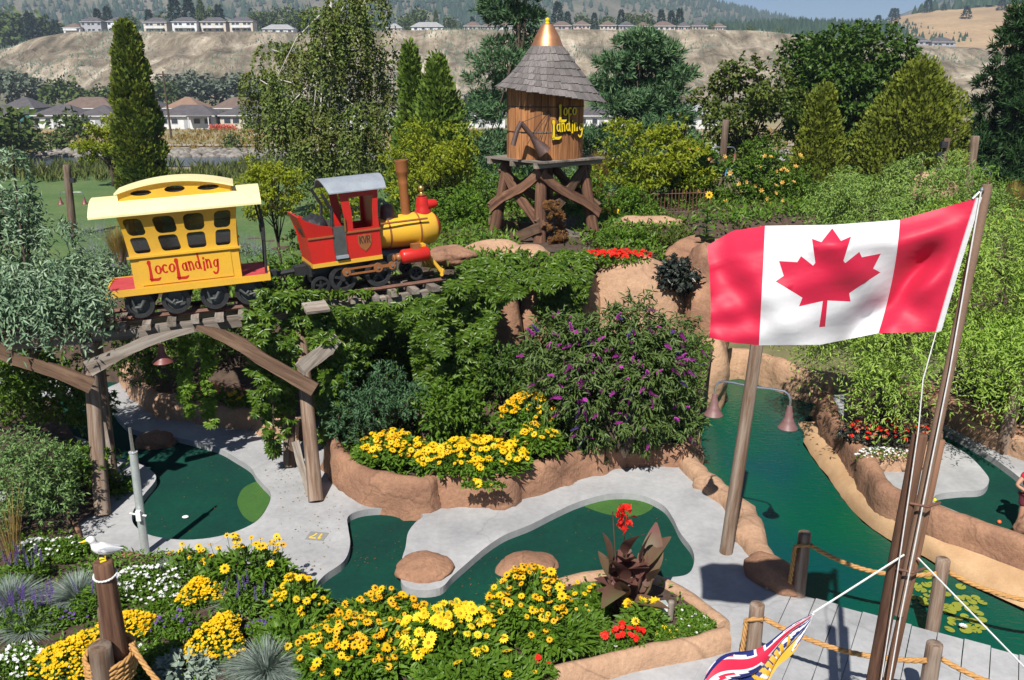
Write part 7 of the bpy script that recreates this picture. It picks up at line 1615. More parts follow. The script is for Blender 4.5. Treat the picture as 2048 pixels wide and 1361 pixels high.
# canna: big separate leaves
cb = F(1245,1232,0.32); can = tree_root('canna', 'dark red-leaved canna with one scarlet flower head in front planter', cb, 'plant')
def big_leaf(L, W, bend, lm_, n=7):
    V = []; Fq = []
    for i in range(n+1):
        t = i/n; w = W*math.sin(math.pi*min(1, t*0.93+0.05))**0.8*(1-0.25*t)*0.5; z = L*t; y = -bend*L*t*t
        V += [(-w, y+0.25*w, z), (0, y, z), (w, y+0.25*w, z)]
    for i in range(n):
        a = 3*i; Fq += [(a,a+1,a+4,a+3),(a+1,a+2,a+5,a+4)]
    return fast_mesh('leaf', V, Fq, LM[lm_], quads=True, smooth=True)
cl = [big_leaf(0.54,0.30,0.35,'canna'), big_leaf(0.46,0.25,0.15,'canna'), big_leaf(0.56,0.32,0.6,'canna')]
g = random.Random(12); st = MB()
for s_, (sx, sy, hh) in enumerate([(-0.18,0.0,0.82),(0.02,0.05,0.95),(0.20,-0.02,0.88),(0.34,0.05,0.62),(-0.02,-0.08,0.6)]):
    st.tube([(sx*0.4,sy*0.4,0),(sx,sy,hh*0.6),(sx*1.15,sy,hh)], [0.022,0.018,0.010], 6)
    for i in range(6):
        t = 0.22+0.13*i; an = g.uniform(0,6.28); o_ = link('leaf', cl[g.randrange(3)], can, (sx*min(1,t+0.2), sy, hh*t*1.05)); el = g.uniform(0.75,1.25) if i < 2 else (g.uniform(0.3,0.85) if i < 5 else 0.12)
        o_.rotation_euler = (0,0,0); o_.matrix_basis = Matrix.Translation((sx*min(1,t+0.25), sy, hh*t*1.05)) @ Matrix.Rotation(an,4,'Z') @ Matrix.Rotation(el,4,'X') @ Matrix.Scale(g.uniform(0.75,1.05),4)
fh = Q(1250,1032,cb.y+0.05)-cb; st.tube([(0,0.02,0.3),(fh.x*0.8,0.05,fh.z*0.6),(fh.x,fh.y,fh.z)], [0.014,0.011,0.006], 5); st.tube([(-0.05,0,0.4),(-0.12,0.03,0.85),(-0.17,0.05,fh.z+0.06)], [0.012,0.010,0.008], 5); st.build('stem', LM['canna'], can)
g2 = np.random.default_rng(5); n = 46; pz = np.stack([g2.normal(0,0.045,n), g2.normal(0,0.045,n), g2.uniform(-0.17,0.13,n)],1)+np3(fh); kites('flower_head', pz, un(rdir(n)+np.array([0,-0.3,0.3])), rdir(n), 0.10*g2.uniform(0.7,1.2,n), 0.07, LM['red_p'], can)

# central bed daisies
flower_clump('long bank of bright yellow daisies in central rock-walled bed, right half', P(945,950,0.62)+Vector((0,0.15,0)), 0.95, 0.42, 0.50, 190, 'yys', 2400, 71, scale=1.15)
flower_clump('left half of daisy bank in central bed with smaller amber blooms', P(780,935,0.62)+Vector((0,0.2,0)), 0.62, 0.40, 0.48, 130, 'oyy', 1800, 72)
flower_clump('upper amber daisy group between creeper column and butterfly bush', P(1058,860,0.9), 0.50, 0.50, 0.62, 110, 'oyo', 1500, 73, scale=1.1)
flower_clump('small yellow daisy group at foot of the upper amber group', P(1075,905,0.75), 0.42, 0.25, 0.45, 34, 'yy', 900, 74)
flower_clump('single yellow blooms trailing over central bed wall', P(965,975,0.66), 0.35, 0.08, 0.08, 5, 'y', 260, 75, L=0.08, rise=0.04)
# bed under the trestle
flower_clump('coral begonias in the shaded bed under the trestle', P(420,812,0.55)+Vector((0,0.3,0)), 0.75, 0.32, 0.24, 120, 'c', 900, 81, L=0.08, W=0.05, name='begonia_clump', scale=1.15, stems=False, dome=0.3)
flower_clump('yellow and coral blooms right end of the trestle bed', P(478,822,0.55)+Vector((0,0.2,0)), 0.32, 0.2, 0.22, 30, 'sc', 360, 82, L=0.08, name='begonia_clump', stems=False, dome=0.3)
# bed under the willow
flower_clump('dark red and white begonias in shade under the willow', P(1775,890,0.42)+Vector((0,0.2,0)), 0.85, 0.45, 0.22, 90, 'rc', 900, 83, 'plum', 0.08, 0.05, 'begonia_clump', stems=False, dome=0.2)
blossoms('white and pink bedding along front of willow bed', P(1765,915,0.42), 0.55, 0.16, 0.18, 110, 'white_p', 300, 84)
# red geraniums and purple plant on the big rock
flower_clump('scarlet geraniums on top of the big tan rock', (2.35,19.5,2.88), 0.80, 0.38, 0.26, 120, 'r', 1000, 85, 'bed', 0.09, 0.05, 'geranium_clump', stems=False, dome=0.25, scale=1.25)
shrub('heliotrope', 'dark-leaved plant with violet heads spilling over right side of tan rock', (3.62,19.0,2.45), (0.42,0.36,0.36), LM['plum'], 1500, 0.11, 0.075, 86, cat='plant')
# sunflower
sf = P(1408,508,2.8); sun_ = tree_root('sunflower', 'tall sunflower with big pale leaves left of the flag', sf, 'plant'); sl = [big_leaf(0.34,0.26,0.4,'bed'), big_leaf(0.28,0.22,0.25,'bed')]; m_ = MB(); m_.tube([(0,0,0),(0.03,0,0.7),(0.0,0,1.4)], [0.02,0.018,0.012], 6); m_.build('stem', M['stem'], sun_); g = random.Random(4)
for i in range(16): link('leaf', sl[i % 2], sun_).matrix_basis = Matrix.Translation((0.02,0,0.12+0.07*i)) @ Matrix.Rotation(i*2.4,4,'Z') @ Matrix.Rotation(1.0+0.3*g.random(),4,'X')
o_ = link('flower', FM['b'], sun_, (0.02,-0.05,1.45), (1.2,0,0)); o_.scale = (1.0,)*3
# trumpet blooms on the vine, lily pads, lavender, dry grass
tv = [o for o in COL.objects if o.name.startswith('trumpet_vine')][0]; g = np.random.default_rng(6)
for i in range(36):
    o_ = link('flower', FM['t'], tv, (g.uniform(-2.2,2.2), g.uniform(-1.1,-0.75), g.uniform(0.3,2.1))); o_.rotation_euler = (g.uniform(0.4,1.4),0,g.normal()*0.6); o_.scale = (g.uniform(1.2,1.8),)*3
lil = tree_root('water_lily', 'patch of yellow-green lily pads on the pond by the bridge', P(1890,1210,Z_W), 'water lily'); lo0 = P(1890,1210,Z_W)
V = [(0,0,0.0)]+[(math.cos(a),math.sin(a),0.03) for a in lin(0.2,6.08,14)]; pad_me = fast_mesh('lily_pad', V, [(0,i,i+1) for i in range(1,14)], LM['lily']); g = np.random.default_rng(8); placed = []
for cx, cy, sx, sy, n_ in ((1852,1172,22,22,26),(1905,1215,26,18,16),(1935,1235,26,24,24),(1945,1208,20,10,14),(1870,1205,24,16,10),(1905,1245,30,10,12),(1950,1262,12,10,6)):
    for i in range(n_):
        q = P(cx+g.normal()*sx*0.7, cy+g.normal()*sy*0.7, Z_W)-lo0
        if any((q-p_).length < 0.085 for p_ in placed): continue
        placed.append(q); link('lily_pad', pad_me, lil, q+Vector((0,0,0.006+0.01*g.random())), (g.normal()*0.06, g.normal()*0.06, g.random()*6.28), float(g.uniform(0.055,0.085)))
lf = link('flower', FM['l'], lil, P(1925,1260,Z_W)-lo0+Vector((0,0,0.05))); lf.scale = (0.9,)*3
lf.data = daisy_mesh('flower', 0.066, 12, LM['white_p'], M['eye_gold'], 0.2, -0.3, 2)
lav = spike_mesh('flower_spike', 0.30, 0.02, LM['lavender'], 26)
for lab, px_, py_, z_, n_, r_, sd in [('lavender clump right of the passenger car end', 500,520,2.1,60,0.75,1), ('lavender clump left of the passenger car', 215,520,2.0,60,0.8,2), ('lavender clump behind car rear platform', 220,560,2.0,40,0.6,3), ('lavender clump at left behind silver shrub', 175,480,1.6,50,0.9,4)]:
    rt_ = flower_clump(lab, P(px_,py_,z_), r_, r_*0.6, 0.42, 0, 'y', 700, 90+sd, 'silver', 0.12, 0.02, 'lavender_clump', stems=False); g = np.random.default_rng(sd)
    for i in range(n_):
        a = g.random()*6.28; q = math.sqrt(g.random()); o_ = link('flower_spike', lav, rt_, (r_*q*math.cos(a), r_*0.6*q*math.sin(a), 0.42*(1-0.5*q*q))); o_.rotation_euler = Vector((0.6*math.cos(a)*q,0.6*math.sin(a)*q,1)).to_track_quat('Z','Y').to_euler(); o_.scale = (1.3,)*3
blades('orange dry reed grass behind right tower leg', P(1205,415,2.7)+Vector((0,2,0)), 900, 1.5, 0.35, 'tall_grass', 'tall_grass_clump', seed=101, w=0.014, up=1.0)
blades('orange reed grass left of the passenger car', P(245,540,1.9), 700, 1.15, 0.4, 'tall_grass', 'tall_grass_clump', seed=102, w=0.010, up=1.0)
blades('orange reed grass at right edge beside the pole top', P(2020,440,2.6), 900, 1.1, 0.4, 'tall_grass', 'tall_grass_clump', seed=103, w=0.012, up=1.0)
flower_clump('yellow and red blooms at right edge behind iron fence', P(2025,470,2.6), 0.9, 0.3, 0.4, 40, 'yr', 400, 104, scale=1.5, stems=False)
flower_clump('few yellow blooms right of the tower foot', P(1215,448,2.8), 0.5, 0.2, 0.4, 14, 'y', 200, 105, scale=1.4)
# ------------------------------------------------------------------ houses of the valley and the bluff
def flatm(name, c, rough=0.8): return mat(name, c, tuple(x*0.85 for x in c), 0.6, rough, fine=0.08)
HM = {'white': flatm('white_siding', (0.72,0.73,0.74)), 'cream': flatm('cream_stucco', (0.62,0.55,0.46)), 'pink': flatm('pink_stucco', (0.58,0.44,0.38)), 'grey': flatm('grey_siding', (0.40,0.41,0.44)), 'blue': flatm('bright_blue_siding', (0.08,0.32,0.62)), 'bluegrey': flatm('blue_grey_siding', (0.30,0.36,0.45)),
 'rdark': mat('dark_shingle_roof', (0.075,0.068,0.075), (0.11,0.10,0.105), 0.7, 0.9, 0.5, 20, 0.05), 'rbrown': mat('brown_shingle_roof', (0.17,0.12,0.095), (0.13,0.09,0.075), 0.7, 0.9), 'rorange': mat('orange_tile_roof', (0.27,0.17,0.115), (0.22,0.135,0.095), 0.7, 0.9), 'rgrey': mat('grey_roof', (0.34,0.34,0.35), (0.28,0.28,0.29), 0.7, 0.8),
 'pane': mat('dark_pane', (0.03,0.04,0.05), (0.05,0.06,0.075), 1.0, 0.15), 'teal': flatm('teal_awning', (0.03,0.30,0.34))}
def house(label, x0, x1, Y, z, h, depth, wallm, roofm, nwin=3, roof_h=2.6, name='house', rotz=0.0, gable=False, door=True, porch=False, awning=False, deck=False, over=0.6, storeys=1, group=None, chimney=False):
    w = x1-x0; c = Vector(((x0+x1)/2, Y, z)); rt_ = empty(name, c, (0,0,rotz), label, 'house', group)
    m_ = MB(); m_.box((0,depth/2,h/2-0.5), (w,depth,h+1.0)); m_.build('wall', HM[wallm], rt_)
    m_ = MB(); W_, y0, y1 = w/2+over, -over, depth+over; rid = max(0.0, w/2-depth*0.42); ym = depth/2
    if gable: V = [(-W_,y0,h),(W_,y0,h),(W_,y1,h),(-W_,y1,h),(0,y0,h+roof_h),(0,y1,h+roof_h)]; Fc = [(0,4,5,3),(1,2,5,4),(0,1,4),(2,3,5),(0,3,2,1)]
    else: V = [(-W_,y0,h),(W_,y0,h),(W_,y1,h),(-W_,y1,h),(-rid,ym,h+roof_h),(rid,ym,h+roof_h)]; Fc = [(0,1,5,4),(1,2,5),(2,3,4,5),(3,0,4),(0,3,2,1)]
    k = len(V); V2 = [(a, b_, c_-0.22) for a, b_, c_ in V[:4]]; m_.add(V, Fc[:-1]); m_.add(V[:4]+V2, [(0,4,5,1),(1,5,6,2),(2,6,7,3),(3,7,4,0),(4,7,6,5)]); rf = m_.build('roof', HM[roofm], rt_)
    m_ = MB(); m_.box((0,y0-0.02,h-0.10), (2*W_,0.08,0.2)); m_.build('gutter', HM['white'], rf)
    if chimney: m_ = MB(); m_.box((w*0.2,ym,h+roof_h*0.8), (0.7,0.7,1.4)); m_.build('chimney', HM['grey'], rf)
    for s_ in range(storeys):
        for i in range(nwin):
            x = -w/2+w*(i+0.5)/nwin + (0.15*w/nwin)*math.sin(i*3+w); zz = (s_+0.58)*h/storeys; ww = min(1.9, w/nwin*0.55)
            if door and s_ == 0 and i == nwin//2: m_ = MB(); m_.box((x,-0.03,1.05), (1.1,0.08,2.1)); m_.build('door', HM['pane' if i % 2 else 'grey'], rt_); continue
            m_ = MB(); m_.box((x,-0.03,zz), (ww+0.2,0.08,1.3)); o = m_.build('window', HM['white'], rt_); m_ = MB(); m_.box((x,-0.08,zz), (ww,0.05,1.1)); m_.build('pane', HM['pane'], o)
    if awning: m_ = MB(); m_.add([(-w/2-3.2,-2.2,h-0.9),(-w/2+0.2,-2.2,h-0.9),(-w/2+0.2,0,h-0.1),(-w/2-3.2,0,h-0.1),(-w/2-3.2,-2.2,h-1.1),(-w/2+0.2,-2.2,h-1.1)], [(0,1,2,3),(4,5,1,0),(3,2,1,0)]); m_.build('awning', HM['teal'], rt_)
    if porch:
        m_ = MB(); m_.box((w*0.28,-1.0,h-0.12), (w*0.42,2.4,0.2)); m_.build('porch_roof', HM[roofm], rt_)
        for dx in (0.10, 0.46): m_ = MB(); m_.box((w*dx,-2.0,h/2-0.15), (0.2,0.2,h-0.2)); m_.build('porch_post', HM['white'], rt_)
    if deck:
        m_ = MB(); m_.box((0,-1.4,h*0.45), (w*0.8,2.8,0.25)); m_.build('deck', HM['white'], rt_); m_ = MB(); m_.box((0,-2.75,h*0.45+0.6), (w*0.8,0.08,0.9)); m_.build('railing', HM['white'], rt_)
    return rt_
def hx(px_, Y): return Q(px_, 240, Y).x
VY = 212; vz = gz(0, VY)
for i, (a, b_, wm, rm, kw) in enumerate([(-95,22,'white','rdark',{}), (62,150,'white','rdark',dict(awning=True,label='white house with teal awning, leftmost front house in the valley')), (162,232,'white','rdark',{'label':'white dark-roofed house just left of the columnar cypress'}), (318,428,'white','rdark',dict(porch=True,label='white house with porch behind the utility pole, right of cypress')), (436,552,'cream','rdark',dict(label='white-walled house with dark roof left of the birch',porch=True)), (640,745,'white','rdark',{'label':'white house seen through the weeping birch'}), (775,880,'white','rgrey',{'label':'white house behind the pointed cypresses'}), (920,1010,'white','rdark',{'label':'white house between cypresses and water tower'}), (1160,1250,'white','rdark',{'label':'white house behind the spreading pine'}), (1330,1440,'white','rgrey',{'label':'white grey-roofed house between spreading pine and airy tree'}), (240,312,'white','rdark',{'label':'white house mostly behind the columnar cypress'})]):
    lab = kw.pop('label', 'white house at the far left edge of the valley'); house(lab, hx(a,VY), hx(b_,VY), VY+1.5*math.sin(i*2), vz, 3.1, 9.5, wm, rm, 5, 2.3, **kw)
for lab, a, b_, wm, rm in [('house with brown tiled roof behind the teal awning house', 120,225,'cream','rbrown'), ('house with bright orange roof behind the utility pole', 332,402,'cream','rorange'), ('house with brown roof behind the house beside the birch', 428,520,'white','rbrown'), ('grey-blue house at left behind the awning house', 5,70,'bluegrey','rdark'), ('house with dark roof behind cypress at valley back row', 232,318,'grey','rdark')]:
    house(lab, hx(a,252), hx(b_,252), 252, gz(0,252), 3.4, 10, wm, rm, 3, 2.9)
house('bright blue building half hidden by the airy dark tree', hx(1385,84), hx(1560,84), 84, -4.0, 3.6, 7, 'blue', 'rgrey', 5, 1.4, name='building', door=False)
m_ = MB(); fc = Q(445,255,VY-4); rt_ = empty('flower_fence', (fc.x, VY-3.2, vz), (0,0,0), 'white fence heaped with pink flowers in front of a valley house', 'fence'); m_ = MB(); m_.box((0,0,0.9), (6.5,0.08,0.12)); m_.box((0,0,0.3), (6.5,0.08,0.12)); m_.build('rail', HM['white'], rt_)
for i in range(9): m_ = MB(); m_.box((-3.2+0.8*i,0,0.5), (0.12,0.12,1.0)); m_.build('picket', HM['white'], rt_)
g = np.random.default_rng(3); n = 500; kites('blooms', np.stack([g.uniform(-3.2,3.2,n), g.uniform(-0.5,-0.1,n), g.uniform(0.2,1.1,n)],1), rdir(n), rdir(n), 0.4, 0.3, LM['coral_p'], rt_, 'stuff')
# bluff-top houses: (x0, x1) in columns
BY_ = 556
def bz(x, y): return bluff_z(x, y)
hb = [(127,160,'white','rbrown',1,1),(163,203,'grey','rdark',2,0),(216,255,'white','rdark',2,1),(288,334,'cream','rdark',2,1),(345,394,'white','rdark',2,1),(402,452,'cream','rdark',2,1),(460,506,'cream','rdark',2,1),(525,586,'white','rgrey',1,0),(772,803,'white','rgrey',1,0),(823,886,'white','rgrey',1,0),(928,962,'cream','rbrown',1,0),(964,988,'cream','rbrown',1,0),(994,1030,'white','rbrown',1,0),(1104,1143,'pink','rbrown',1,0),(1147,1180,'pink','rbrown',1,0),(1200,1232,'cream','rbrown',1,0),(1238,1268,'grey','rdark',1,0),(1272,1302,'pink','rbrown',1,0),(1307,1350,'cream','rbrown',1,0),(1356,1382,'pink','rdark',1,0),(1384,1414,'pink','rdark',1,0),(1430,1450,'cream','rbrown',1,0),(1772,1815,'grey','rdark',1,0),(1820,1862,'grey','rdark',1,0),(1868,1915,'grey','rdark',1,0)]
for i, (a, b_, wm, rm, st_, dk) in enumerate(hb):
    Yh = BY_+ (6 if i % 2 else 2) + (14 if i in (7,8) else 0); xa, xb = Q(a,60,Yh).x, Q(b_,60,Yh).x
    house(f'bluff-top house, {ORD[i]} from the left along the rim' if i else 'bluff-top house with white deck, leftmost along the rim', xa, xb, Yh, max(bz((xa+xb)/2, Yh), bz(xa, Yh), bz(xb, Yh))-0.2, 3.3*st_ if st_ > 1 else 3.0, 10, wm, rm, 4, 2.8, storeys=st_, deck=bool(dk), door=False, group='houses along the bluff rim')
# utility pole in the meadow
ub = Q(343,276,176); up_ = empty('utility_pole', (ub.x,176,gz(0,176)), (0,0,0), 'dark wooden utility pole with crossarm in front of valley houses', 'utility pole'); ht = Q(333,143,176).z-gz(0,176)
m_ = MB(); m_.tube([(0,0,-0.3),(-0.3,0,ht)], [0.24,0.16], 8); m_.build('pole', M['bark'], up_); m_ = MB(); m_.box((-0.3,-0.2,ht-0.6), (2.6,0.15,0.2)); m_.build('crossarm', M['bark'], up_)
for dx in (-1.2,-0.6,0.6,1.2): m_ = MB(); m_.lathe([(0.08,0),(0.10,0.1),(0.05,0.25)], (-0.3+dx,-0.2,ht-0.5), 6); m_.build('insulator', HM['grey'], up_)

# ------------------------------------------------------------------ far trees, each its own copy
def far_proto(kind, seed):
    g = np.random.default_rng(seed); n = 420
    if kind == 'conifer':
        u = g.random(n)**0.8; r = 0.26*(1-u)*(0.5+0.5*g.random(n))+0.01; th = g.random(n)*6.28; o = np.stack([np.cos(th),np.sin(th),0*th],1); pos = o*r[:,None]; pos[:,2] = 0.06+u*0.94; d = un(o+np.array([0,0,-0.15])+0.4*rdir(n)); L_, W_, lm_ = 0.12, 0.07, 'far_dark'
    elif kind == 'poplar':
        u = g.random(n); r = 0.12*np.sin(np.pi*np.clip(u*0.9+0.08,0,1))*(0.5+0.5*g.random(n)); th = g.random(n)*6.28; o = np.stack([np.cos(th),np.sin(th),0*th],1); pos = o*r[:,None]; pos[:,2] = 0.05+u*0.92; d = un(o*0.5+np.array([0,0,0.8])+0.4*rdir(n)); L_, W_, lm_ = 0.09, 0.05, 'far_green'
    else:
        cs, rs = scatter_clumps((0,0,0.55), (0.46,0.46,0.42), 16, seed, (0.35,0.5), 0.8, 0.35); pos, o, _ = clump_points(cs, rs, n, 0.5); d = un(o+0.6*rdir(n)); L_, W_, lm_ = 0.13, 0.10, 'far_grey' if kind == 'grey' else 'far_green'
    v, t = kite_arrays(pos, d, un(o+0.6*rdir(n)+np.array([0,0,0.5])), L_*g.uniform(0.7,1.3,n), W_); cm = fast_mesh('crown', v, t, LM[lm_]); m_ = MB(); m_.tube([(0,0,-0.05),(0,0,0.5)], [0.03,0.015], 5); return cm, m_.mesh('trunk', M['bark'])
FP = {(k_, i): far_proto(k_, 70+i*7+len(k_)) for k_ in ('conifer','poplar','broad','grey') for i in range(2)}
def far_tree(kind, x, y, z, h, label, group, wide=1.0, nm=None, i=0):
    rt_ = empty(nm or {'conifer':'conifer','poplar':'poplar_tree','broad':'broadleaf_tree','grey':'olive_tree'}[kind], (x,y,z), (0,0,(x*7.3) % 6.28), label, 'tree', group); rt_.scale = (h*wide,h*wide,h); cm, tm = FP[(kind, i % 2)]; link('crown', cm, rt_); link('trunk', tm, rt_); return rt_
KN = {'conifer':'dark conifer','poplar':'slim poplar','broad':'round green tree','grey':'grey-green tree'}
bt = [(12,62,30,'broad'),(40,60,22,'broad'),(62,58,26,'conifer'),(85,60,30,'broad'),(112,60,40,'conifer'),(198,58,18,'conifer'),(218,56,14,'conifer'),(262,58,32,'broad'),(300,52,20,'conifer'),(322,52,30,'broad'),(352,50,-6,'conifer'),(380,50,-4,'conifer'),(404,50,0,'poplar'),(424,52,18,'broad'),(440,50,10,'conifer'),(515,50,22,'broad'),(545,46,18,'broad'),(580,46,14,'broad'),(610,48,16,'broad'),(745,52,30,'conifer'),(815,54,30,'broad'),(838,52,18,'broad'),(872,52,22,'poplar'),(900,56,34,'broad'),(945,56,34,'conifer'),(1115,56,4,'conifer'),(1135,58,24,'conifer'),(1165,54,30,'broad'),(1188,54,26,'conifer'),(1215,54,32,'broad'),(1242,56,20,'conifer'),(1262,56,26,'broad'),(1292,54,26,'broad'),(1322,52,20,'conifer'),(1342,52,22,'conifer'),(1358,54,18,'conifer'),(1425,62,46,'broad'),(1500,66,52,'broad'),(1560,70,56,'broad')]
for i, (px_, pb_, pt_, kd) in enumerate(bt):
    Yt_ = 585+ (i*37 % 23); q = Q(px_, pb_, Yt_); zb = bluff_z(q.x, Yt_); far_tree(kd, q.x, Yt_, zb, max(5.0, Q(px_,pt_,Yt_).z-zb), f'{KN[kd]} behind the bluff-top houses, {ORD[i]} tree from the left' if i else 'round green tree at far left end of the bluff rim', 'trees behind the bluff houses', i=i)
for i, (px_, pt_, Yt_, kd, wd) in enumerate([(15,142,330,'grey',1.2),(55,150,345,'grey',1.3),(95,170,350,'grey',1.4),(125,158,300,'broad',1.1),(165,178,340,'grey',1.4),(205,172,330,'broad',1.2),(325,158,330,'broad',1.2),(355,150,345,'grey',1.3),(395,148,340,'grey',1.3),(430,160,350,'grey',1.4),(465,152,340,'grey',1.4),(500,156,345,'grey',1.3),(545,160,345,'grey',1.3),(940,185,330,'grey',1.3),(985,180,330,'grey',1.3)]):
    q = Q(px_, 200, Yt_); zb = gz(q.x, Yt_); far_tree(kd, q.x, Yt_, zb-0.3, Q(px_,pt_,Yt_).z-zb+0.3, f'{KN[kd]} at foot of the bluff behind valley houses, {ORD[i]} from the left' if i else 'grey-green tree at foot of the bluff, leftmost of the row', 'trees at the foot of the bluff', wd, i=i)
for lab, px_, pb_, pt_, kd, wd in [('dark bushy tree at left edge beyond the lawn', 8,325,205,'broad',1.1), ('dark round bush at left beyond the dry strip', 48,312,248,'broad',1.5), ('willow-like green bush in the meadow left of the cypress', 152,292,222,'broad',1.1), ('small dark bush on the meadow right of the utility pole', 465,302,266,'broad',1.0), ('round clipped bush in front of the house by the birch', 503,262,236,'broad',1.1), ('green bush behind lawn left of the leaning tree', 120,305,262,'broad',1.3)]:
    q = P(px_, pb_, gz(0,150)); far_tree(kd, q.x, q.y, gz(q.x,q.y)-0.2, Q(px_,pt_,q.y).z-gz(q.x,q.y)+0.2, lab, None, wd)
for i, (px_, py_, Yt_, h_) in enumerate([(1755,50,960,13),(1783,48,1000,13),(1790,46,990,12),(1852,46,1000,14),(1812,58,930,4),(1928,66,900,12),(2000,42,960,12),(2036,20,1040,15),(1885,38,1010,7),(1976,24,1035,9)]):
    q = Q(px_, py_, Yt_); far_tree('conifer', q.x, Yt_, hill_z(q.x,Yt_)-0.3, h_, f'lone dark pine on the dry hillside, {ORD[i]} of the scatter' if i else 'lone dark pine at left end of the dry hillside', 'lone pines on the dry hill', 1.5, i=i)

# ------------------------------------------------------------------ masses nobody could count
def cones(name, X, Y_, Z, H, Rr, lm_, k=5):
    n = len(X); V = np.empty((n, k+1, 3)); a = np.arange(k)*2*math.pi/k; ph = RNG.random((n,1))*6.28
    V[:, :k, 0] = X[:,None]+Rr[:,None]*np.cos(a+ph); V[:, :k, 1] = Y_[:,None]+Rr[:,None]*np.sin(a+ph); V[:, :k, 2] = Z[:,None]+H[:,None]*RNG.uniform(0.05,0.2,(n,k)); V[:, k, 0] = X; V[:, k, 1] = Y_; V[:, k, 2] = Z+H
    b = (np.arange(n)*(k+1))[:,None]; t = np.concatenate([b+np.array([[i,(i+1) % k,k]]) for i in range(k)],1).reshape(-1,3); o = link(name, fast_mesh(name, V.reshape(-1,3), t, LM[lm_])); o['kind'] = 'stuff'; return o
def wood_on(name, fz, xr, yr, n, hr, dens, sd, lm_='far_dark'):
    g = np.random.default_rng(sd); xs = []; ys = []; zs = []
    while len(xs) < n:
        y = g.uniform(*yr); x = y*g.uniform(*xr)
        if g.random() > dens(x, y): continue
        xs.append(x); ys.append(y); zs.append(fz(x, y))
    X, Y_, Z = map(np.array, (xs, ys, zs)); H = g.uniform(*hr, n); o = cones(name, X, Y_, Z-0.5, H, H*g.uniform(0.20,0.32,n), lm_); return o
tag(wood_on('mountain_forest', mount_z, (-0.68,0.68), (1300,2620), 17000, (9,17), lambda x, y: min(1, max(0.10, 0.62+1.1*nz(x*0.004, y*0.004, 8))), 1), 'distant pine forest over the hazy mountainside', 'forest')
tag(wood_on('ridge_forest', wood_z, (0.13,0.50), (780,1000), 2600, (8,15), lambda x, y: 0.35+0.65*sstep(820,900,y), 2), 'dark pine wood along the low ridge under the blue sky', 'forest')
tag(wood_on('bench_wood', lambda x, y: bluff_z(x, y), (-0.60,0.24), (640,900), 1500, (6,13), lambda x, y: min(1, max(0.05, 0.5+1.4*nz(x*0.01, y*0.01, 3))), 3), 'mixed dark trees on the bench behind the bluff houses', 'forest')
tag(wood_on('hill_crest_wood', hill_z, (0.42,0.66), (1010,1090), 260, (10,17), lambda x, y: 0.8*sstep(0.40,0.52,x/y), 4), 'dark pines along crest of the dry hill', 'forest')
tag(wood_on('bluff_sagebrush', bluff_z, (-0.66,0.66), (425,600), 12000, (0.8,2.2), lambda x, y: min(1, max(0.03, 0.35+1.5*nz(x*0.02, y*0.03, 6))), 5, 'far_grey'), 'grey sagebrush dotted over the silt bluff', 'sagebrush').scale = (1,1,1)
def stones(name, X, Y_, Z, R_, m_):
    bm = bmesh.new(); bmesh.ops.create_icosphere(bm, subdivisions=1, radius=1.0); bv = np.array([v.co[:] for v in bm.verts]); bf = np.array([[v.index for v in f.verts] for f in bm.faces]); bm.free(); n = len(X); k = len(bv)
    V = bv[None]*RNG.uniform(0.7,1.25,(n,k,1))*R_[:,None,None]*np.array([1.2,1,0.75]); V += np.stack([X,Y_,Z],1)[:,None,:]; o = link(name, fast_mesh(name, V.reshape(-1,3), (bf[None]+(np.arange(n)*k)[:,None,None]).reshape(-1,3), m_)); o['kind'] = 'stuff'; return o
M['riprap'] = leaf('riprap_stone', (0.13,0.115,0.10), (0.30,0.275,0.245), None, 0.0, 0.9)
g = np.random.default_rng(9); n = 1500; X = g.uniform(-75,45,n); Yv = g.uniform(136,142,n); tag(stones('riprap', X, Yv, -5+0.12*(Yv-136), g.uniform(0.3,0.75,n), M['riprap']), 'band of pale riprap stones along the far river bank', 'stones')
def tufts(name, label, xr, yr, fz, n, L, W, lm_, dens, sd, cat='grass'):
    g = np.random.default_rng(sd); P_ = []
    while len(P_) < n:
        x, y = g.uniform(*xr), g.uniform(*yr)
        if g.random() > dens(x, y): continue
        P_.append((x, y, fz(x, y)))
    p = np.array(P_); k = 4; p = np.repeat(p, k, 0)+g.normal(0, L*0.2, (n*k,3))*np.array([1,1,0]); o = kites(name, p, un(np.array([0,0,1.0])+0.5*rdir(n*k)), rdir(n*k), L*g.uniform(0.5,1.2,n*k), W, LM[lm_], None, 'stuff', droop=0.2); return tag(o, label, cat)
tufts('rough_grass', 'tall rough grass and weeds along far edge of the lawn', (-70,10), (60,72), gz, 1300, 0.75, 0.10, 'green_grass', lambda x, y: min(1, max(0.05, 0.45+1.2*nz(x*0.12, y*0.2))), 1)
tufts('river_weeds', 'olive weeds along the near river bank', (-85,60), (100,122), gz, 4200, 1.6, 0.2, 'green_grass', lambda x, y: min(1, max(0.04, 0.35+1.5*nz(x*0.06, y*0.1, 4))), 2)
tufts('meadow_grass', 'dry tufts scattered on the valley meadow', (-110,60), (146,206), lambda x, y: gz(x,y)+0.1, 3000, 0.7, 0.2, 'tall_grass', lambda x, y: min(1, max(0.05, 0.4+1.2*nz(x*0.04, y*0.06, 2))), 3)
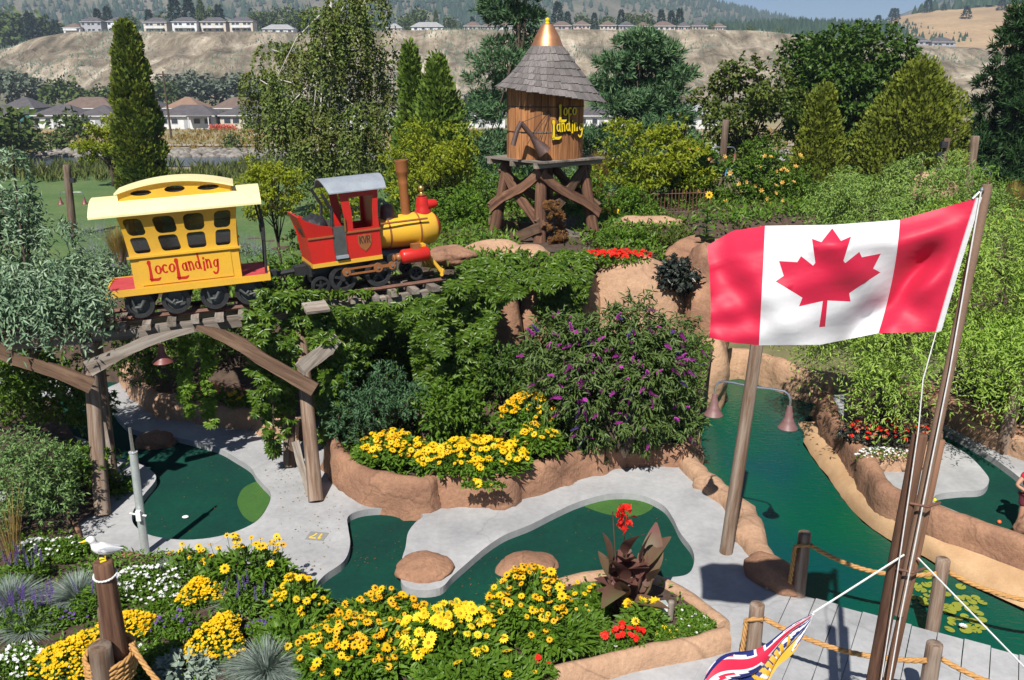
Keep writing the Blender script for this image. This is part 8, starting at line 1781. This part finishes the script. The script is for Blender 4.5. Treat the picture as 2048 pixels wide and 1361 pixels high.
def cover(name, label, xr, yr, fz, n, L, W, lm_, dens, sd):
    g = np.random.default_rng(sd); P_ = []
    while len(P_) < n:
        x, y = g.uniform(*xr), g.uniform(*yr)
        if g.random() > dens(x, y): continue
        P_.append((x, y, fz(x, y)))
    p = np.array(P_); p[:,2] += g.random(n)*L*0.9; o = kites(name, p, un(np.array([0,0,0.55])+rdir(n)), un(np.array([0,-0.2,0.9])+0.5*rdir(n)), L*g.uniform(0.6,1.3,n), W, LM[lm_], None, 'stuff'); return tag(o, label, 'ground cover')
bd_ = lambda f, o_: (lambda x, y: 0.0 if not inside(x, y, BANK) else min(1, max(0.0, o_+1.6*nz(x*f, y*f, 5))))
cover('ground_cover', 'mixed green ground cover over the bank behind the railway', (-14,20), (17.5,33), bank_z, 26000, 0.17, 0.07, 'bed', bd_(0.5, 0.45), 11)
cover('olive_cover', 'olive and rusty low plants over the bank behind the railway', (-14,20), (17.5,33), bank_z, 12000, 0.15, 0.06, 'ash', bd_(0.6, 0.3), 12)
def bf(x, y): return 0.30
cover('bed_cover', 'low green leaves filling gaps in the front flower bed', (-7.5,2.5), (6.5,12), bf, 12000, 0.08, 0.035, 'bed', lambda x, y: 0.0 if not inside(x, y, bedF) else (min(1, max(0.02, 0.55+1.4*nz(x*1.1, y*1.1, 2))) if x < 0.9 else 0.06), 13)
cover('bed_cover', 'low green leaves filling gaps in the central bed', (-4.5,5), (13,18.5), lambda x, y: bedC_z(x, y, 0)+0.02, 12000, 0.11, 0.045, 'shrub', lambda x, y: 0.0 if not inside(x, y, bedC) else 0.7, 14)
# iron fence on the bank
fa, fb = Q(1215,432,27.5), Q(1420,425,27.5); fen = empty('iron_fence', fa, (0,0,0), 'low rusty iron fence behind the bed right of the tower', 'fence'); dv = fb-fa
for t in lin(0,1,30): m_ = MB(); q = dv*t; m_.tube([q+Vector((0,0,-0.4)), q+Vector((0,0,0.75))], 0.012, 4); m_.build('picket', M['rust'], fen)
for zz in (0.05, 0.62): m_ = MB(); m_.tube([Vector((0,0,zz)), dv+Vector((0,0,zz))], 0.014, 4); m_.build('rail', M['rust'], fen)

# leaf litter blown against walls and over the carpets
def litter(name, label, poly, z, n, sd, lm_):
    g = np.random.default_rng(sd); xs = [p[0] for p in poly]; ys = [p[1] for p in poly]; P_ = []
    while len(P_) < n:
        x, y = g.uniform(min(xs), max(xs)), g.uniform(min(ys), max(ys))
        if inside(x, y, poly) and g.random() < 0.25+1.5*max(0, nz(x*0.8, y*0.8, sd)): P_.append((x, y, z+0.006))
    p = np.array(P_); d = rdir(n)*np.array([1,1,0.15]); o = kites(name, p, un(d+1e-3), un(np.array([0,0,1.0])+0.25*rdir(n)), g.uniform(0.02,0.05,n), g.uniform(0.012,0.028,n), LM[lm_], None, 'stuff', droop=-0.1); return tag(o, label, 'leaf litter')
litter('leaf_litter', 'dry leaves scattered on the left putting green', R1, Z_G, 90, 1, 'rust_leaf'); litter('leaf_litter', 'dry leaves scattered on the center putting green', R2, Z_G, 90, 2, 'rust_leaf')
PATH = P2z([(560,900),(680,1000),(690,1050),(630,1160),(560,1120),(545,985),(520,930)], Z_C); litter('leaf_litter', 'petals and leaves on the concrete around trestle post', PATH, Z_C, 110, 3, 'tall_grass')

# ------------------------------------------------------------------ thin summer haze over the whole valley
m_ = MB(); m_.box((0, 1900, 297), (7000, 4400, 608)); hzo = None
hm = bpy.data.materials.new('summer_haze'); hm.use_nodes = True; nt = hm.node_tree; nt.nodes.clear(); ho = nt.nodes.new('ShaderNodeOutputMaterial'); pv = nt.nodes.new('ShaderNodeVolumePrincipled')
pv.inputs['Color'].default_value = (0.62,0.76,1.0,1); pv.inputs['Density'].default_value = 0.00022; pv.inputs['Anisotropy'].default_value = 0.0
nt.links.new(pv.outputs[0], ho.inputs['Volume'])
hz_o = m_.build('haze', hm); tag(hz_o, 'thin blue summer haze over the valley', 'haze', kind='stuff')
